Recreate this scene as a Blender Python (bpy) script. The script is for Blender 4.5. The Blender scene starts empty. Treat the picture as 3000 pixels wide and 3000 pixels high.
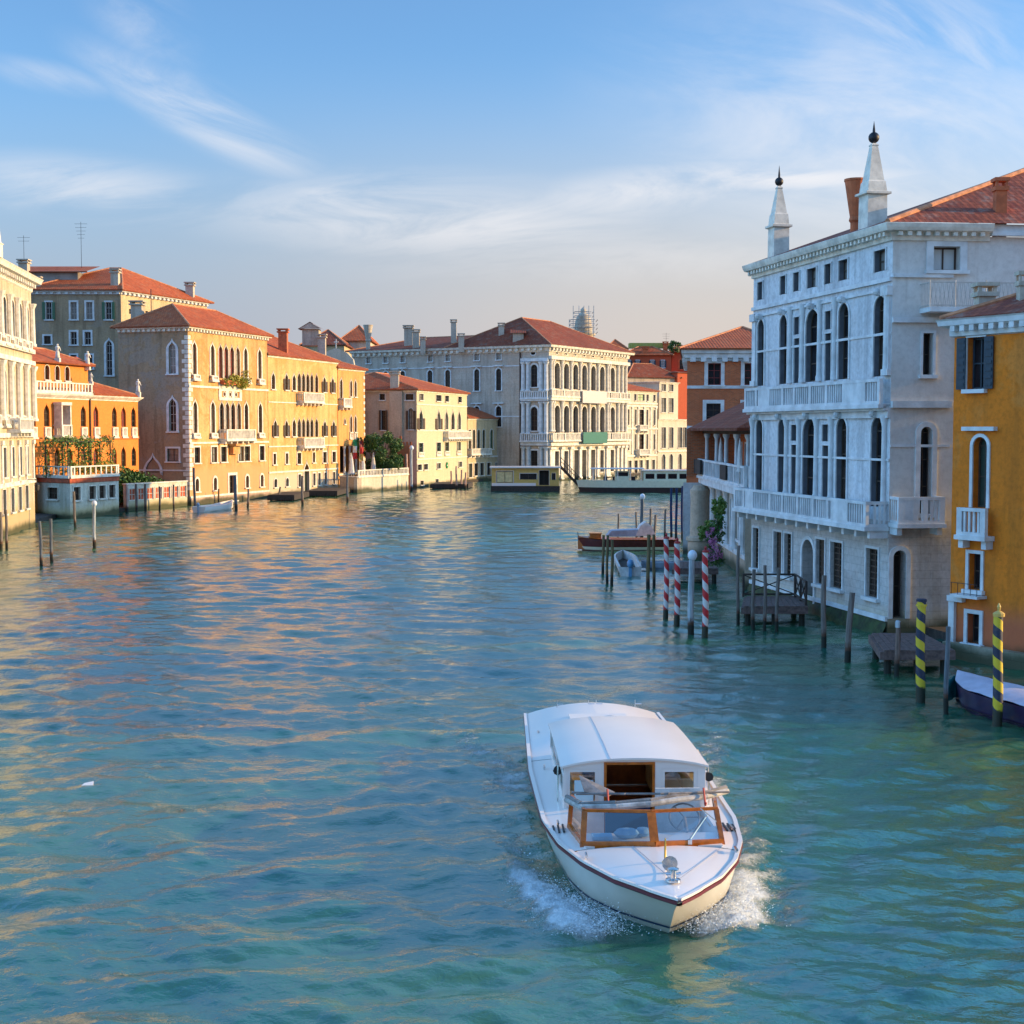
import bpy, math, random
import numpy as np
from mathutils import Vector, Matrix, noise
from mathutils.geometry import delaunay_2d_cdt
random.seed(7)
R = math.radians
C = bpy.context.scene.collection

# ------------------------------------------------------------------ camera
H, FPX, YH = 8.0, 4200.0, 1260.0
PIT = math.atan((1500 - YH) / FPX)
cam_d = bpy.data.cameras.new('camera'); cam = bpy.data.objects.new('camera', cam_d); C.objects.link(cam)
cam.location = (0, 0, H); cam.rotation_euler = (math.pi / 2 - PIT, 0, 0)
cam_d.sensor_width = 36; cam_d.lens = FPX / 3000 * 36; cam_d.clip_start = 0.2; cam_d.clip_end = 6000
S = bpy.context.scene; S.camera = cam
S.render.resolution_x = 1024; S.render.resolution_y = 1024
S.render.engine = 'CYCLES'
# ------------------------------------------------------------------ light
SUN_EL, SUN_AZ = 13.0, R(5)          # azimuth measured from +X towards +Y
S.view_settings.view_transform = 'Standard'; S.view_settings.look = 'None'
S.view_settings.exposure = 0.60; S.view_settings.gamma = 1
sdir = Vector((math.cos(R(SUN_EL)) * math.cos(SUN_AZ), math.cos(R(SUN_EL)) * math.sin(SUN_AZ), math.sin(R(SUN_EL))))
sd = bpy.data.lights.new('sun', 'SUN'); sd.energy = 4.7; sd.angle = R(0.5); sd.color = (1.0, 0.65, 0.27)
so = bpy.data.objects.new('sun', sd); C.objects.link(so); so.rotation_euler = sdir.to_track_quat('Z', 'Y').to_euler()
so.location = (60, 0, 60)
W = bpy.data.worlds.new('World'); S.world = W; W.use_nodes = True

class NT:
    def __init__(s, tree): s.t = tree; s.n = tree.nodes; s.l = tree.links
    def add(s, typ, **kw):
        nd = s.n.new(typ)
        for k, v in kw.items(): setattr(nd, k, v)
        return nd
    def link(s, a, b): s.l.new(a, b)
    def math(s, op, a, b=None, clamp=False):
        m = s.add('ShaderNodeMath', operation=op); m.use_clamp = clamp
        for i, x in enumerate((a, b)):
            if x is None: continue
            if isinstance(x, (int, float)): m.inputs[i].default_value = x
            else: s.link(x, m.inputs[i])
        return m.outputs[0]
    def mix(s, fac, a, b, blend='MIX'):
        m = s.add('ShaderNodeMix', data_type='RGBA', blend_type=blend)
        for i, x in ((0, fac), (6, a), (7, b)):
            if isinstance(x, (int, float)): m.inputs[i].default_value = x
            elif isinstance(x, tuple): m.inputs[i].default_value = (x[0], x[1], x[2], 1)
            else: s.link(x, m.inputs[i])
        return m.outputs[2]
    def maprange(s, v, a, b, c=0.0, d=1.0, smooth=True):
        m = s.add('ShaderNodeMapRange'); m.interpolation_type = 'SMOOTHSTEP' if smooth else 'LINEAR'
        s.link(v, m.inputs[0])
        for i, x in enumerate((a, b, c, d)): m.inputs[i + 1].default_value = x
        return m.outputs[0]
    def noise(s, vec, scale, detail=3, rough=0.55, dist=0.0):
        nn = s.add('ShaderNodeTexNoise'); nn.inputs['Scale'].default_value = scale
        nn.inputs['Detail'].default_value = detail; nn.inputs['Roughness'].default_value = rough
        nn.inputs['Distortion'].default_value = dist
        if vec is not None: s.link(vec, nn.inputs['Vector'])
        return nn.outputs['Fac']
    def mapping(s, vec, scale=(1, 1, 1), rot=(0, 0, 0), loc=(0, 0, 0)):
        m = s.add('ShaderNodeMapping'); s.link(vec, m.inputs[0])
        m.inputs['Location'].default_value = loc; m.inputs['Rotation'].default_value = rot; m.inputs['Scale'].default_value = scale
        return m.outputs[0]

# sky: Nishita + wispy clouds laid out by direction
w = NT(W.node_tree); w.n.clear()
out = w.add('ShaderNodeOutputWorld'); bg = w.add('ShaderNodeBackground'); w.link(bg.outputs[0], out.inputs[0])
sky = w.add('ShaderNodeTexSky', sky_type='NISHITA'); sky.sun_disc = False
sky.sun_elevation = R(SUN_EL); sky.sun_rotation = math.pi / 2 - SUN_AZ
sky.air_density = 1.0; sky.dust_density = 0.6; sky.ozone_density = 1.5; sky.altitude = 0
bg.inputs[1].default_value = 0.13
tc = w.add('ShaderNodeTexCoord'); sep = w.add('ShaderNodeSeparateXYZ'); w.link(tc.outputs['Generated'], sep.inputs[0])
ya = w.math('MAXIMUM', w.math('ABSOLUTE', sep.outputs[1]), 0.05)
U_ = w.math('DIVIDE', sep.outputs[0], ya); V_ = w.math('DIVIDE', sep.outputs[2], ya)
cmb = w.add('ShaderNodeCombineXYZ'); w.link(U_, cmb.inputs[0]); w.link(V_, cmb.inputs[1]); w.link(sep.outputs[1], cmb.inputs[2])
uv = cmb.outputs[0]
def blob(cx, cy, rx, ry, rot):
    m = w.mapping(uv, loc=(-cx, -cy, 0))
    m = w.mapping(m, rot=(0, 0, -rot)); m = w.mapping(m, scale=(1 / rx, 1 / ry, 0))
    ln = w.add('ShaderNodeVectorMath', operation='LENGTH'); w.link(m, ln.inputs[0])
    return w.maprange(ln.outputs['Value'], 1.0, 0.0)
def streak(rot, sx, sy, scale, lo, hi, off=0):
    m = w.mapping(uv, rot=(0, 0, -rot), loc=(off, off, 0)); m = w.mapping(m, scale=(sx, sy, 1))
    return w.maprange(w.noise(m, scale, 7, 0.62, 0.6), lo, hi)
def pxuv(x, y): return ((x - 1500) / FPX, (YH - y) / FPX)
cl = None
def addc(v):
    global cl
    cl = v if cl is None else w.math('MAXIMUM', cl, v)
def ab(px, py, rx, ry, deg, st, amp):
    u0, v0 = pxuv(px, py)
    addc(w.math('MULTIPLY', w.math('MULTIPLY', blob(u0, v0, rx / FPX, ry / FPX, R(deg)), st), amp))
s1 = streak(R(-28), 1.0, 4.5, 5, 0.32, 0.76); s2 = streak(R(6), 1.0, 5, 6, 0.32, 0.62, 3.1); s3 = streak(R(-12), 1, 3, 4, 0.30, 0.72, 7.7)
ab(600, 340, 520, 120, -28, s1, 1.25); ab(430, 80, 300, 160, -50, s1, 0.6)
ab(250, 560, 600, 130, -6, s2, 0.7); ab(150, 240, 330, 60, -10, s1, 0.45)
ab(1250, 640, 900, 170, -2, s2, 0.85); ab(1950, 560, 760, 110, 8, s2, 0.8); ab(1050, 600, 330, 60, -8, s2, 1.0)
ab(2600, 420, 1100, 560, -12, s3, 0.9); ab(2700, 130, 900, 260, -20, s1, 0.7); ab(2300, 530, 700, 70, 0, s2, 1.0)
ab(1900, 760, 1400, 120, 0, s2, 0.3)
ab(600, -1300, 3600, 1300, -10, s3, 0.6)  # unseen veil above the frame, added to lighten the water reflections
# low haze bank near the horizon, warmer to the right
hz = w.maprange(V_, 0.27, 0.05); hz = w.math('MULTIPLY', hz, 0.96)
hcol = w.mix(w.maprange(U_, -0.32, 0.16), (2.1, 2.38, 2.95), (3.62, 3.16, 2.90))
base = w.mix(hz, w.mix(1.0, sky.outputs[0], (0.68, 0.96, 1.28), 'MULTIPLY'), hcol)
# bright high veil well above the picture: unseen sky brightness added to fill the shade
high = w.maprange(sep.outputs[2], 0.30, 0.50); zen = w.maprange(sep.outputs[2], 0.65, 0.95); west = w.maprange(sep.outputs[0], -0.36, -0.75)
base = w.mix(high, base, w.mix(1.0, base, (1.9, 2.25, 2.2), 'MULTIPLY'))
base = w.mix(zen, base, w.mix(1.0, base, (1.15, 0.85, 0.72), 'MULTIPLY'))
base = w.mix(west, base, w.mix(1.0, base, (1.9, 1.8, 1.7), 'MULTIPLY'))  # unseen sky on the left, boosted to brighten shaded walls
skyc = w.mix(w.math('MULTIPLY', cl, 0.72), base, (5.2, 5.0, 4.95))
w.link(skyc, bg.inputs[0])

# ------------------------------------------------------------------ helpers
FW = Vector((0, math.cos(PIT), -math.sin(PIT))); UP = Vector((0, math.sin(PIT), math.cos(PIT))); CO = Vector((0, 0, H))
def ray(x, y): return FW + Vector(((x - 1500) / FPX, 0, 0)) + UP * ((1500 - y) / FPX)
def ground(x, y, z=0.0):
    d = ray(x, y); return CO + d * ((z - H) / d.z)
def atY(x, y, Y):
    d = ray(x, y); return CO + d * (Y / d.y)
def gx(px, Y, y=1260):          # world XY of the pixel column at depth Y
    p = atY(px, y, Y); return Vector((p.x, Y))

WL = {}
class MB:
    def __init__(s): s.v = []; s.f = []; s.m = []; s.uv = []
    def face(s, pts, mi=0, uv=None):
        i = len(s.v); s.v += [tuple(p) for p in pts]; s.f.append(tuple(range(i, i + len(pts)))); s.m.append(mi)
        s.uv.append(uv if uv else [(0, 0)] * len(pts))
    def box(s, c, size, ax=None, mi=0):
        c = Vector(c); X, Y, Z = ax if ax else (Vector((1, 0, 0)), Vector((0, 1, 0)), Vector((0, 0, 1)))
        a, b, h = size[0] / 2, size[1] / 2, size[2] / 2
        P = lambda i, j, k: c + X * (i * a) + Y * (j * b) + Z * (k * h)
        for q in (((-1,-1,-1),(-1,1,-1),(1,1,-1),(1,-1,-1)), ((-1,-1,1),(1,-1,1),(1,1,1),(-1,1,1)),
                  ((-1,-1,-1),(1,-1,-1),(1,-1,1),(-1,-1,1)), ((1,-1,-1),(1,1,-1),(1,1,1),(1,-1,1)),
                  ((1,1,-1),(-1,1,-1),(-1,1,1),(1,1,1)), ((-1,1,-1),(-1,-1,-1),(-1,-1,1),(-1,1,1))):
            s.face([P(*t) for t in q], mi, [(0, 0), (size[0], 0), (size[0], size[2]), (0, size[2])])
    def tube(s, p0, p1, r0, r1=None, n=8, mi=0, caps=True):
        p0 = Vector(p0); p1 = Vector(p1); r1 = r0 if r1 is None else r1
        d = (p1 - p0).normalized(); a = d.orthogonal().normalized(); b = d.cross(a)
        c0 = [p0 + (a * math.cos(t) + b * math.sin(t)) * r0 for t in [2 * math.pi * i / n for i in range(n)]]
        c1 = [p1 + (a * math.cos(t) + b * math.sin(t)) * r1 for t in [2 * math.pi * i / n for i in range(n)]]
        for i in range(n):
            j = (i + 1) % n; s.face([c0[i], c0[j], c1[j], c1[i]], mi)
        if caps: s.face(c0[::-1], mi); s.face(c1, mi)
    def path(s, pts, r, n=6, mi=0):
        for a, b in zip(pts[:-1], pts[1:]): s.tube(a, b, r, r, n, mi)
    def lathe(s, c, prof, n=12, mi=0, sq=False, rot=0):
        c = Vector(c); off = (math.pi / 4 if sq else 0) + rot; k = math.sqrt(2) if sq else 1
        rings = [[c + Vector((r * k * math.cos(off + 2 * math.pi * i / n), r * k * math.sin(off + 2 * math.pi * i / n), z)) for i in range(n)] for r, z in prof]
        for A, B in zip(rings[:-1], rings[1:]):
            for i in range(n):
                j = (i + 1) % n; s.face([A[i], A[j], B[j], B[i]], mi)
        s.face(rings[0][::-1], mi); s.face(rings[-1], mi)
    def prism(s, pts, vec, mi=0):
        a = [Vector(p) for p in pts]; vec = Vector(vec); b = [p + vec for p in a]
        s.face(a[::-1], mi); s.face(b, mi)
        for i in range(len(a)):
            j = (i + 1) % len(a); s.face([a[i], a[j], b[j], b[i]], mi)
    def ball(s, c, r, n=10, mi=0, sq=(1, 1, 1)):
        c = Vector(c); rr = []
        for k in range(n // 2 + 1):
            th = math.pi * k / (n // 2)
            rr.append([c + Vector((r * sq[0] * math.sin(th) * math.cos(2 * math.pi * i / n), r * sq[1] * math.sin(th) * math.sin(2 * math.pi * i / n), -r * sq[2] * math.cos(th))) for i in range(n)])
        for A, B in zip(rr[:-1], rr[1:]):
            for i in range(n):
                j = (i + 1) % n; s.face([A[i], A[j], B[j], B[i]], mi)
    def build(s, name, mats, parent=None, loc=None, smooth=False, weld=False):
        if loc is None:
            loc = WL[parent.name] if parent else Vector((0, 0, 0))
        loc = Vector(loc); me = bpy.data.meshes.new(name)
        me.from_pydata([(x - loc.x, y - loc.y, z - loc.z) for x, y, z in s.v], [], s.f)
        if not isinstance(mats, (list, tuple)): mats = [mats]
        for m in mats: me.materials.append(m)
        me.polygons.foreach_set('material_index', s.m)
        ul = me.uv_layers.new(name='UVMap'); ul.data.foreach_set('uv', [c for f in s.uv for p in f for c in p])
        if weld or smooth:
            import bmesh
            bm = bmesh.new(); bm.from_mesh(me); bmesh.ops.remove_doubles(bm, verts=bm.verts, dist=1e-4); bm.to_mesh(me); bm.free()
        if smooth:
            me.polygons.foreach_set('use_smooth', [True] * len(me.polygons))
        me.update()
        o = bpy.data.objects.new(name, me); C.objects.link(o)
        pl = WL[parent.name] if parent else Vector((0, 0, 0))
        o.location = loc - pl
        if parent: o.parent = parent
        WL[o.name] = loc
        if smooth and smooth != 'all':
            try:
                mod = None
                me.set_sharp_from_angle(angle=R(40))
            except Exception: pass
        return o

def tag(o, label=None, cat=None, group=None, kind=None):
    if label: o['label'] = label
    if cat: o['category'] = cat
    if group: o['group'] = group
    if kind: o['kind'] = kind
    return o
def thing(name, label, cat, loc, group=None):
    o = bpy.data.objects.new(name, None); C.objects.link(o); o.location = loc; o.empty_display_size = 0.3
    WL[o.name] = Vector(loc); return tag(o, label, cat, group)

# ------------------------------------------------------------------ materials
def _m(name):
    m = bpy.data.materials.new(name); m.use_nodes = True; t = NT(m.node_tree); b = t.n['Principled BSDF']; return m, t, b
def simple(name, col, rough=0.6, metal=0.0, var=0.15, scale=3.0, bump=0.0, spec=0.5):
    m, t, b = _m(name); tcn = t.add('ShaderNodeTexCoord').outputs['Object']
    n = t.noise(tcn, scale, 4)
    c = t.mix(t.maprange(n, 0.3, 0.7), tuple(x * (1 - var) for x in col), tuple(min(1, x * (1 + var)) for x in col))
    t.link(c, b.inputs['Base Color']); b.inputs['Roughness'].default_value = rough; b.inputs['Metallic'].default_value = metal
    b.inputs['Specular IOR Level'].default_value = spec
    if bump:
        bp = t.add('ShaderNodeBump'); bp.inputs['Strength'].default_value = bump; bp.inputs['Distance'].default_value = 0.02
        t.link(t.noise(tcn, scale * 6, 4), bp.inputs['Height']); t.link(bp.outputs[0], b.inputs['Normal'])
    return m
def plaster(name, col, stain, patch=None, amt=1.0, blocks=None, streak=0.65, pamt=0.5, low=None):
    """weathered render: fine mottling, rain streaks, flaked patches, optional block joints and a damp band near the water"""
    m, t, b = _m(name); geo = t.add('ShaderNodeNewGeometry').outputs['Position']
    n1 = t.noise(geo, 0.35, 6, 0.65); n2 = t.noise(t.mapping(geo, (1.4, 1.4, 0.12)), 1.0, 5, 0.6); n3 = t.noise(geo, 5, 5, 0.7)
    c = t.mix(t.maprange(n1, 0.35, 0.68), col, tuple(x * 0.62 + y * 0.38 for x, y in zip(col, stain)))
    c = t.mix(t.math('MULTIPLY', t.maprange(n2, 0.47, 0.66), streak), c, stain)
    if patch: c = t.mix(t.math('MULTIPLY', t.maprange(t.noise(geo, 0.30, 8, 0.72, 0.8), 0.50, 0.57), pamt), c, patch)
    c = t.mix(t.math('MULTIPLY', t.maprange(n3, 0.38, 0.72), 0.34 * amt), c, tuple(x * 0.45 for x in stain))
    sp = t.add('ShaderNodeSeparateXYZ'); t.link(geo, sp.inputs[0])
    zz = t.math('ADD', sp.outputs[2], t.math('MULTIPLY', n1, 1.2))
    if low: c = t.mix(t.math('MULTIPLY', t.maprange(zz, low[1] + 0.9, low[1] - 0.2), 0.85), c, low[0])
    wet = t.maprange(zz, 1.45, 0.85); c = t.mix(t.math('MULTIPLY', wet, 0.9), c, (0.035, 0.045, 0.02))
    h = n3
    if blocks:
        uvn = t.add('ShaderNodeUVMap'); br = t.add('ShaderNodeTexBrick'); t.link(uvn.outputs[0], br.inputs['Vector'])
        br.inputs['Scale'].default_value = 1.0; br.inputs['Brick Width'].default_value = blocks[0]; br.inputs['Row Height'].default_value = blocks[1]
        br.inputs['Mortar Size'].default_value = blocks[2]; br.inputs['Mortar Smooth'].default_value = 0.4
        br.inputs['Color1'].default_value = (1, 1, 1, 1); br.inputs['Color2'].default_value = (blocks[3],) * 3 + (1,); br.inputs['Mortar'].default_value = (blocks[4],) * 3 + (1,)
        c = t.mix(1.0, c, br.outputs['Color'], 'MULTIPLY')
    t.link(c, b.inputs['Base Color']); b.inputs['Roughness'].default_value = 0.88; b.inputs['Specular IOR Level'].default_value = 0.25
    bp = t.add('ShaderNodeBump'); bp.inputs['Strength'].default_value = 0.35; bp.inputs['Distance'].default_value = 0.03
    t.link(h, bp.inputs['Height']); t.link(bp.outputs[0], b.inputs['Normal'])
    return m
def tiles(name, c1, c2, c3, bs=0.4):
    m, t, b = _m(name); uvn = t.add('ShaderNodeUVMap').outputs[0]; geo = t.add('ShaderNodeNewGeometry').outputs['Position']
    br = t.add('ShaderNodeTexBrick'); t.link(uvn, br.inputs['Vector']); br.offset = 0.5
    br.inputs['Scale'].default_value = 1; br.inputs['Brick Width'].default_value = 0.28; br.inputs['Row Height'].default_value = 0.36; br.inputs['Mortar Size'].default_value = 0.02
    br.inputs['Color1'].default_value = (*c1, 1); br.inputs['Color2'].default_value = (*c2, 1); br.inputs['Mortar'].default_value = tuple(x * 0.45 for x in c1) + (1,)
    br.inputs['Bias'].default_value = 0.0
    c = t.mix(t.math('MULTIPLY', t.maprange(t.noise(geo, 1.3, 6, 0.7), 0.5, 0.68), 0.7), br.outputs['Color'], c3)
    c = t.mix(t.math('MULTIPLY', t.maprange(t.noise(geo, 0.25, 4), 0.4, 0.7), 0.35), c, tuple(x * 0.55 for x in c2))
    t.link(c, b.inputs['Base Color']); b.inputs['Roughness'].default_value = 0.85; b.inputs['Specular IOR Level'].default_value = 0.2
    wv = t.add('ShaderNodeTexWave', bands_direction='X'); t.link(uvn, wv.inputs['Vector']); wv.inputs['Scale'].default_value = 1.12; wv.inputs['Distortion'].default_value = 1.2
    bp = t.add('ShaderNodeBump'); bp.inputs['Strength'].default_value = bs; bp.inputs['Distance'].default_value = 0.05
    t.link(wv.outputs['Fac'], bp.inputs['Height']); t.link(bp.outputs[0], b.inputs['Normal']); return m
def brick(name, c1, c2, mortar, stain):
    m, t, b = _m(name); uvn = t.add('ShaderNodeUVMap').outputs[0]; geo = t.add('ShaderNodeNewGeometry').outputs['Position']
    br = t.add('ShaderNodeTexBrick'); t.link(uvn, br.inputs['Vector']); br.inputs['Scale'].default_value = 1
    br.inputs['Brick Width'].default_value = 0.30; br.inputs['Row Height'].default_value = 0.10; br.inputs['Mortar Size'].default_value = 0.012
    br.inputs['Color1'].default_value = (*c1, 1); br.inputs['Color2'].default_value = (*c2, 1); br.inputs['Mortar'].default_value = (*mortar, 1)
    c = t.mix(t.math('MULTIPLY', t.maprange(t.noise(geo, 0.5, 7, 0.7), 0.42, 0.66), 0.7), br.outputs['Color'], stain)
    t.link(c, b.inputs['Base Color']); b.inputs['Roughness'].default_value = 0.9; b.inputs['Specular IOR Level'].default_value = 0.2
    return m
def stripes(name, ca, cb, pitch, duty=0.5):
    m, t, b = _m(name); sp = t.add('ShaderNodeSeparateXYZ'); tcn = t.add('ShaderNodeTexCoord').outputs['Object']; t.link(tcn, sp.inputs[0])
    an = t.math('DIVIDE', t.math('ARCTAN2', sp.outputs[1], sp.outputs[0]), 2 * math.pi)
    fr = t.math('FRACT', t.math('ADD', t.math('DIVIDE', sp.outputs[2], pitch), t.math('ADD', an, 20.0)))
    st = t.math('LESS_THAN', fr, duty); n = t.noise(tcn, 6, 5, 0.7)
    c = t.mix(st, ca, cb); c = t.mix(t.math('MULTIPLY', t.maprange(n, 0.5, 0.75), 0.35), c, (0.16, 0.13, 0.10))
    zz = t.math('ADD', sp.outputs[2], t.math('MULTIPLY', n, 0.25))
    c = t.mix(t.maprange(zz, 0.62, 0.52), c, (0.018, 0.022, 0.012))
    t.link(c, b.inputs['Base Color']); b.inputs['Roughness'].default_value = 0.55; return m
def woodpole(name, col, wet=(0.012, 0.014, 0.009)):
    m, t, b = _m(name); tcn = t.add('ShaderNodeTexCoord').outputs['Object']; sp = t.add('ShaderNodeSeparateXYZ'); t.link(tcn, sp.inputs[0])
    n = t.noise(t.mapping(tcn, (9, 9, 0.7)), 1.6, 6, 0.7)
    c = t.mix(t.maprange(n, 0.3, 0.7), tuple(x * 0.5 for x in col), tuple(min(1, x * 1.4) for x in col))
    zz = t.math('ADD', sp.outputs[2], t.math('MULTIPLY', t.noise(tcn, 4, 3), 0.5))
    c = t.mix(t.maprange(zz, 1.0, 0.75), c, (0.09, 0.04, 0.022)); c = t.mix(t.maprange(zz, 0.75, 0.6), c, wet)
    t.link(c, b.inputs['Base Color']); b.inputs['Roughness'].default_value = 0.8
    bp = t.add('ShaderNodeBump'); bp.inputs['Strength'].default_value = 0.6; bp.inputs['Distance'].default_value = 0.02; t.link(n, bp.inputs['Height']); t.link(bp.outputs[0], b.inputs['Normal'])
    return m
def leafy(name, col, col2):
    m, t, b = _m(name); geo = t.add('ShaderNodeNewGeometry').outputs['Position']
    n = t.noise(geo, 2.2, 3); c = t.mix(t.maprange(n, 0.35, 0.65), col, col2)
    t.link(c, b.inputs['Base Color']); b.inputs['Roughness'].default_value = 0.6
    b.inputs['Subsurface Weight'].default_value = 0.0
    return m

M = {}
M['istria'] = plaster('istrian_stone', (0.62, 0.51, 0.36), (0.32, 0.24, 0.15), (0.52, 0.42, 0.32), low=((0.42, 0.32, 0.17), 2.2))
M['trim'] = simple('stone_trim', (0.66, 0.62, 0.54), 0.8, var=0.2, scale=2, bump=0.3, spec=0.3)
M['trimcool'] = simple('white_stone_trim', (0.60, 0.62, 0.63), 0.75, var=0.16, scale=1.5, bump=0.3, spec=0.3)
M['villa'] = plaster('orange_render', (0.74, 0.245, 0.05), (0.56, 0.20, 0.05), None, streak=0.35)
M['villadark'] = simple('dark_orange_band', (0.48, 0.14, 0.03), 0.8)
M['pav'] = plaster('pavilion_render', (0.62, 0.60, 0.52), (0.36, 0.33, 0.24), None, low=((0.50, 0.40, 0.20), 1.2))
M['greybrown'] = plaster('grey_brown_render', (0.44, 0.32, 0.20), (0.22, 0.16, 0.10), (0.34, 0.28, 0.22), pamt=0.6)
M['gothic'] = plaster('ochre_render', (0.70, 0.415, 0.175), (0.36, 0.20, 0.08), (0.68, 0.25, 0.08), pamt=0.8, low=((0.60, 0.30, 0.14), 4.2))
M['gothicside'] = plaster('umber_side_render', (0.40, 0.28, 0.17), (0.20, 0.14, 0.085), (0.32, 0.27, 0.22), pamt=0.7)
M['yellow'] = plaster('yellow_ochre_render', (0.73, 0.455, 0.185), (0.40, 0.22, 0.085), (0.72, 0.29, 0.09), pamt=0.7, low=((0.52, 0.44, 0.33), 3.0))
M['annex'] = plaster('deep_ochre_render', (0.72, 0.36, 0.12), (0.44, 0.22, 0.08), None)
M['cream'] = plaster('cream_render', (0.60, 0.51, 0.34), (0.48, 0.42, 0.28), None, streak=0.4)
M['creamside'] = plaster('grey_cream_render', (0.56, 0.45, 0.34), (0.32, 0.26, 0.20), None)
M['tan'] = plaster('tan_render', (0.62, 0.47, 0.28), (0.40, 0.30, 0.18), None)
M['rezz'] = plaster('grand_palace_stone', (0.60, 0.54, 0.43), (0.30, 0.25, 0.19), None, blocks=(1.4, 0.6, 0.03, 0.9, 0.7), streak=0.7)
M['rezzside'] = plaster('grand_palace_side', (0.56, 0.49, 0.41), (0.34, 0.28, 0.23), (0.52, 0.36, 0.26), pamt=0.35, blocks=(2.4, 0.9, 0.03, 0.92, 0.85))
M['palewhite'] = plaster('pale_stone_front', (0.64, 0.58, 0.46), (0.48, 0.42, 0.32), None)
M['redwall'] = plaster('red_render', (0.50, 0.10, 0.045), (0.36, 0.08, 0.04), None, streak=0.3)
M['brickw'] = brick('old_brick', (0.60, 0.15, 0.05), (0.36, 0.09, 0.035), (0.34, 0.22, 0.14), (0.42, 0.12, 0.05))
M['white'] = plaster('white_palace_render', (0.70, 0.73, 0.76), (0.36, 0.37, 0.39), (0.56, 0.52, 0.50), pamt=0.3, streak=0.7)
M['whitelow'] = plaster('white_palace_ashlar', (0.58, 0.57, 0.56), (0.40, 0.35, 0.30), (0.50, 0.42, 0.38), pamt=0.4, blocks=(0.85, 0.32, 0.012, 0.90, 0.72), low=((0.60, 0.50, 0.32), 1.0))
M['beige'] = plaster('beige_flank_render', (0.66, 0.64, 0.61), (0.46, 0.41, 0.37), (0.56, 0.50, 0.46), pamt=0.25, amt=0.6)
M['orangeR'] = plaster('amber_render', (0.78, 0.205, 0.016), (0.46, 0.14, 0.018), (0.60, 0.26, 0.07), pamt=0.35, streak=0.55, low=((0.46, 0.12, 0.06), 2.0))
M['roof'] = tiles('terracotta_tiles', (0.54, 0.130, 0.045), (0.36, 0.08, 0.032), (0.36, 0.17, 0.09))
M['roofdk'] = tiles('old_dark_tiles', (0.30, 0.075, 0.035), (0.20, 0.05, 0.028), (0.22, 0.15, 0.11))
M['roofnear'] = tiles('mottled_red_tiles', (0.36, 0.095, 0.05), (0.20, 0.05, 0.035), (0.30, 0.22, 0.18), 0.14)
M['ridge'] = simple('ridge_tiles', (0.48, 0.20, 0.10), 0.85, var=0.3)
M['pane'] = simple('dark_glass', (0.018, 0.018, 0.022), 0.12, var=0.5, scale=0.8, spec=0.22)
M['pane2'] = simple('brown_glass', (0.045, 0.032, 0.026), 0.2, var=0.5, scale=0.8, spec=0.22)
M['pane3'] = simple('grey_curtain_glass', (0.20, 0.19, 0.18), 0.25, var=0.3, scale=0.8)
M['paneb'] = simple('pale_blind_glass', (0.50, 0.55, 0.56), 0.25, var=0.1, scale=0.8)
M['wine'] = simple('wine_red_shutter', (0.20, 0.02, 0.02), 0.6)
M['green'] = simple('green_shutter', (0.05, 0.13, 0.07), 0.6, scale=8)
M['dkgreen'] = simple('dark_green_shutter', (0.012, 0.035, 0.025), 0.6, scale=8)
M['navy'] = simple('blue_black_shutter', (0.015, 0.035, 0.055), 0.6, scale=8)
M['brown'] = simple('brown_shutter', (0.06, 0.035, 0.022), 0.6, scale=8)
M['greyshut'] = simple('grey_shutter', (0.30, 0.27, 0.22), 0.7, scale=8)
M['joinw'] = simple('pale_joinery', (0.45, 0.43, 0.40), 0.6)
M['joinb'] = simple('dark_joinery', (0.05, 0.035, 0.025), 0.6)
M['iron'] = simple('wrought_iron', (0.03, 0.03, 0.035), 0.5, metal=0.6)
M['steel'] = simple('polished_steel', (0.62, 0.62, 0.62), 0.2, metal=1.0)
M['terra'] = simple('terracotta_chimney', (0.46, 0.12, 0.045), 0.85, var=0.25, scale=2)
M['chimw'] = plaster('chimney_render', (0.55, 0.49, 0.40), (0.33, 0.28, 0.22), None)
M['wood'] = woodpole('weathered_pole', (0.16, 0.135, 0.12))
M['woodw'] = woodpole('olive_brown_pole', (0.15, 0.11, 0.05))
M['woodred'] = woodpole('rusty_pole', (0.17, 0.11, 0.09))
M['greypole'] = woodpole('blue_grey_pole', (0.11, 0.13, 0.15))
M['whitepole'] = woodpole('white_painted_pole', (0.36, 0.40, 0.43))
M['bluepole'] = woodpole('blue_painted_pole', (0.004, 0.025, 0.09))
M['pinkpole'] = woodpole('faded_pink_pole', (0.50, 0.32, 0.26))
M['redstripe'] = stripes('red_white_stripes', (0.62, 0.58, 0.57), (0.50, 0.012, 0.02), 0.66, 0.50)
M['yelstripe'] = stripes('yellow_navy_stripes', (0.60, 0.44, 0.02), (0.012, 0.022, 0.055), 0.56, 0.5)
M['deckw'] = simple('jetty_planks', (0.135, 0.088, 0.078), 0.85, var=0.35, scale=6, bump=0.4)
M['deckdk'] = simple('dark_jetty_timber', (0.04, 0.03, 0.025), 0.85, var=0.4, scale=6)
M['leaf'] = leafy('deep_leaves', (0.018, 0.07, 0.012), (0.05, 0.14, 0.02))
M['leafl'] = leafy('bright_leaves', (0.07, 0.16, 0.02), (0.16, 0.24, 0.04))
M['leafy'] = leafy('yellow_green_leaves', (0.22, 0.24, 0.02), (0.36, 0.30, 0.03))
M['pink'] = leafy('pink_petals', (0.42, 0.08, 0.26), (0.55, 0.22, 0.42))
M['bark'] = simple('bark', (0.07, 0.05, 0.035), 0.9)
M['algae'] = simple('green_algae', (0.022, 0.045, 0.010), 0.7, var=0.6, scale=2.5, bump=0.8)
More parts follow.
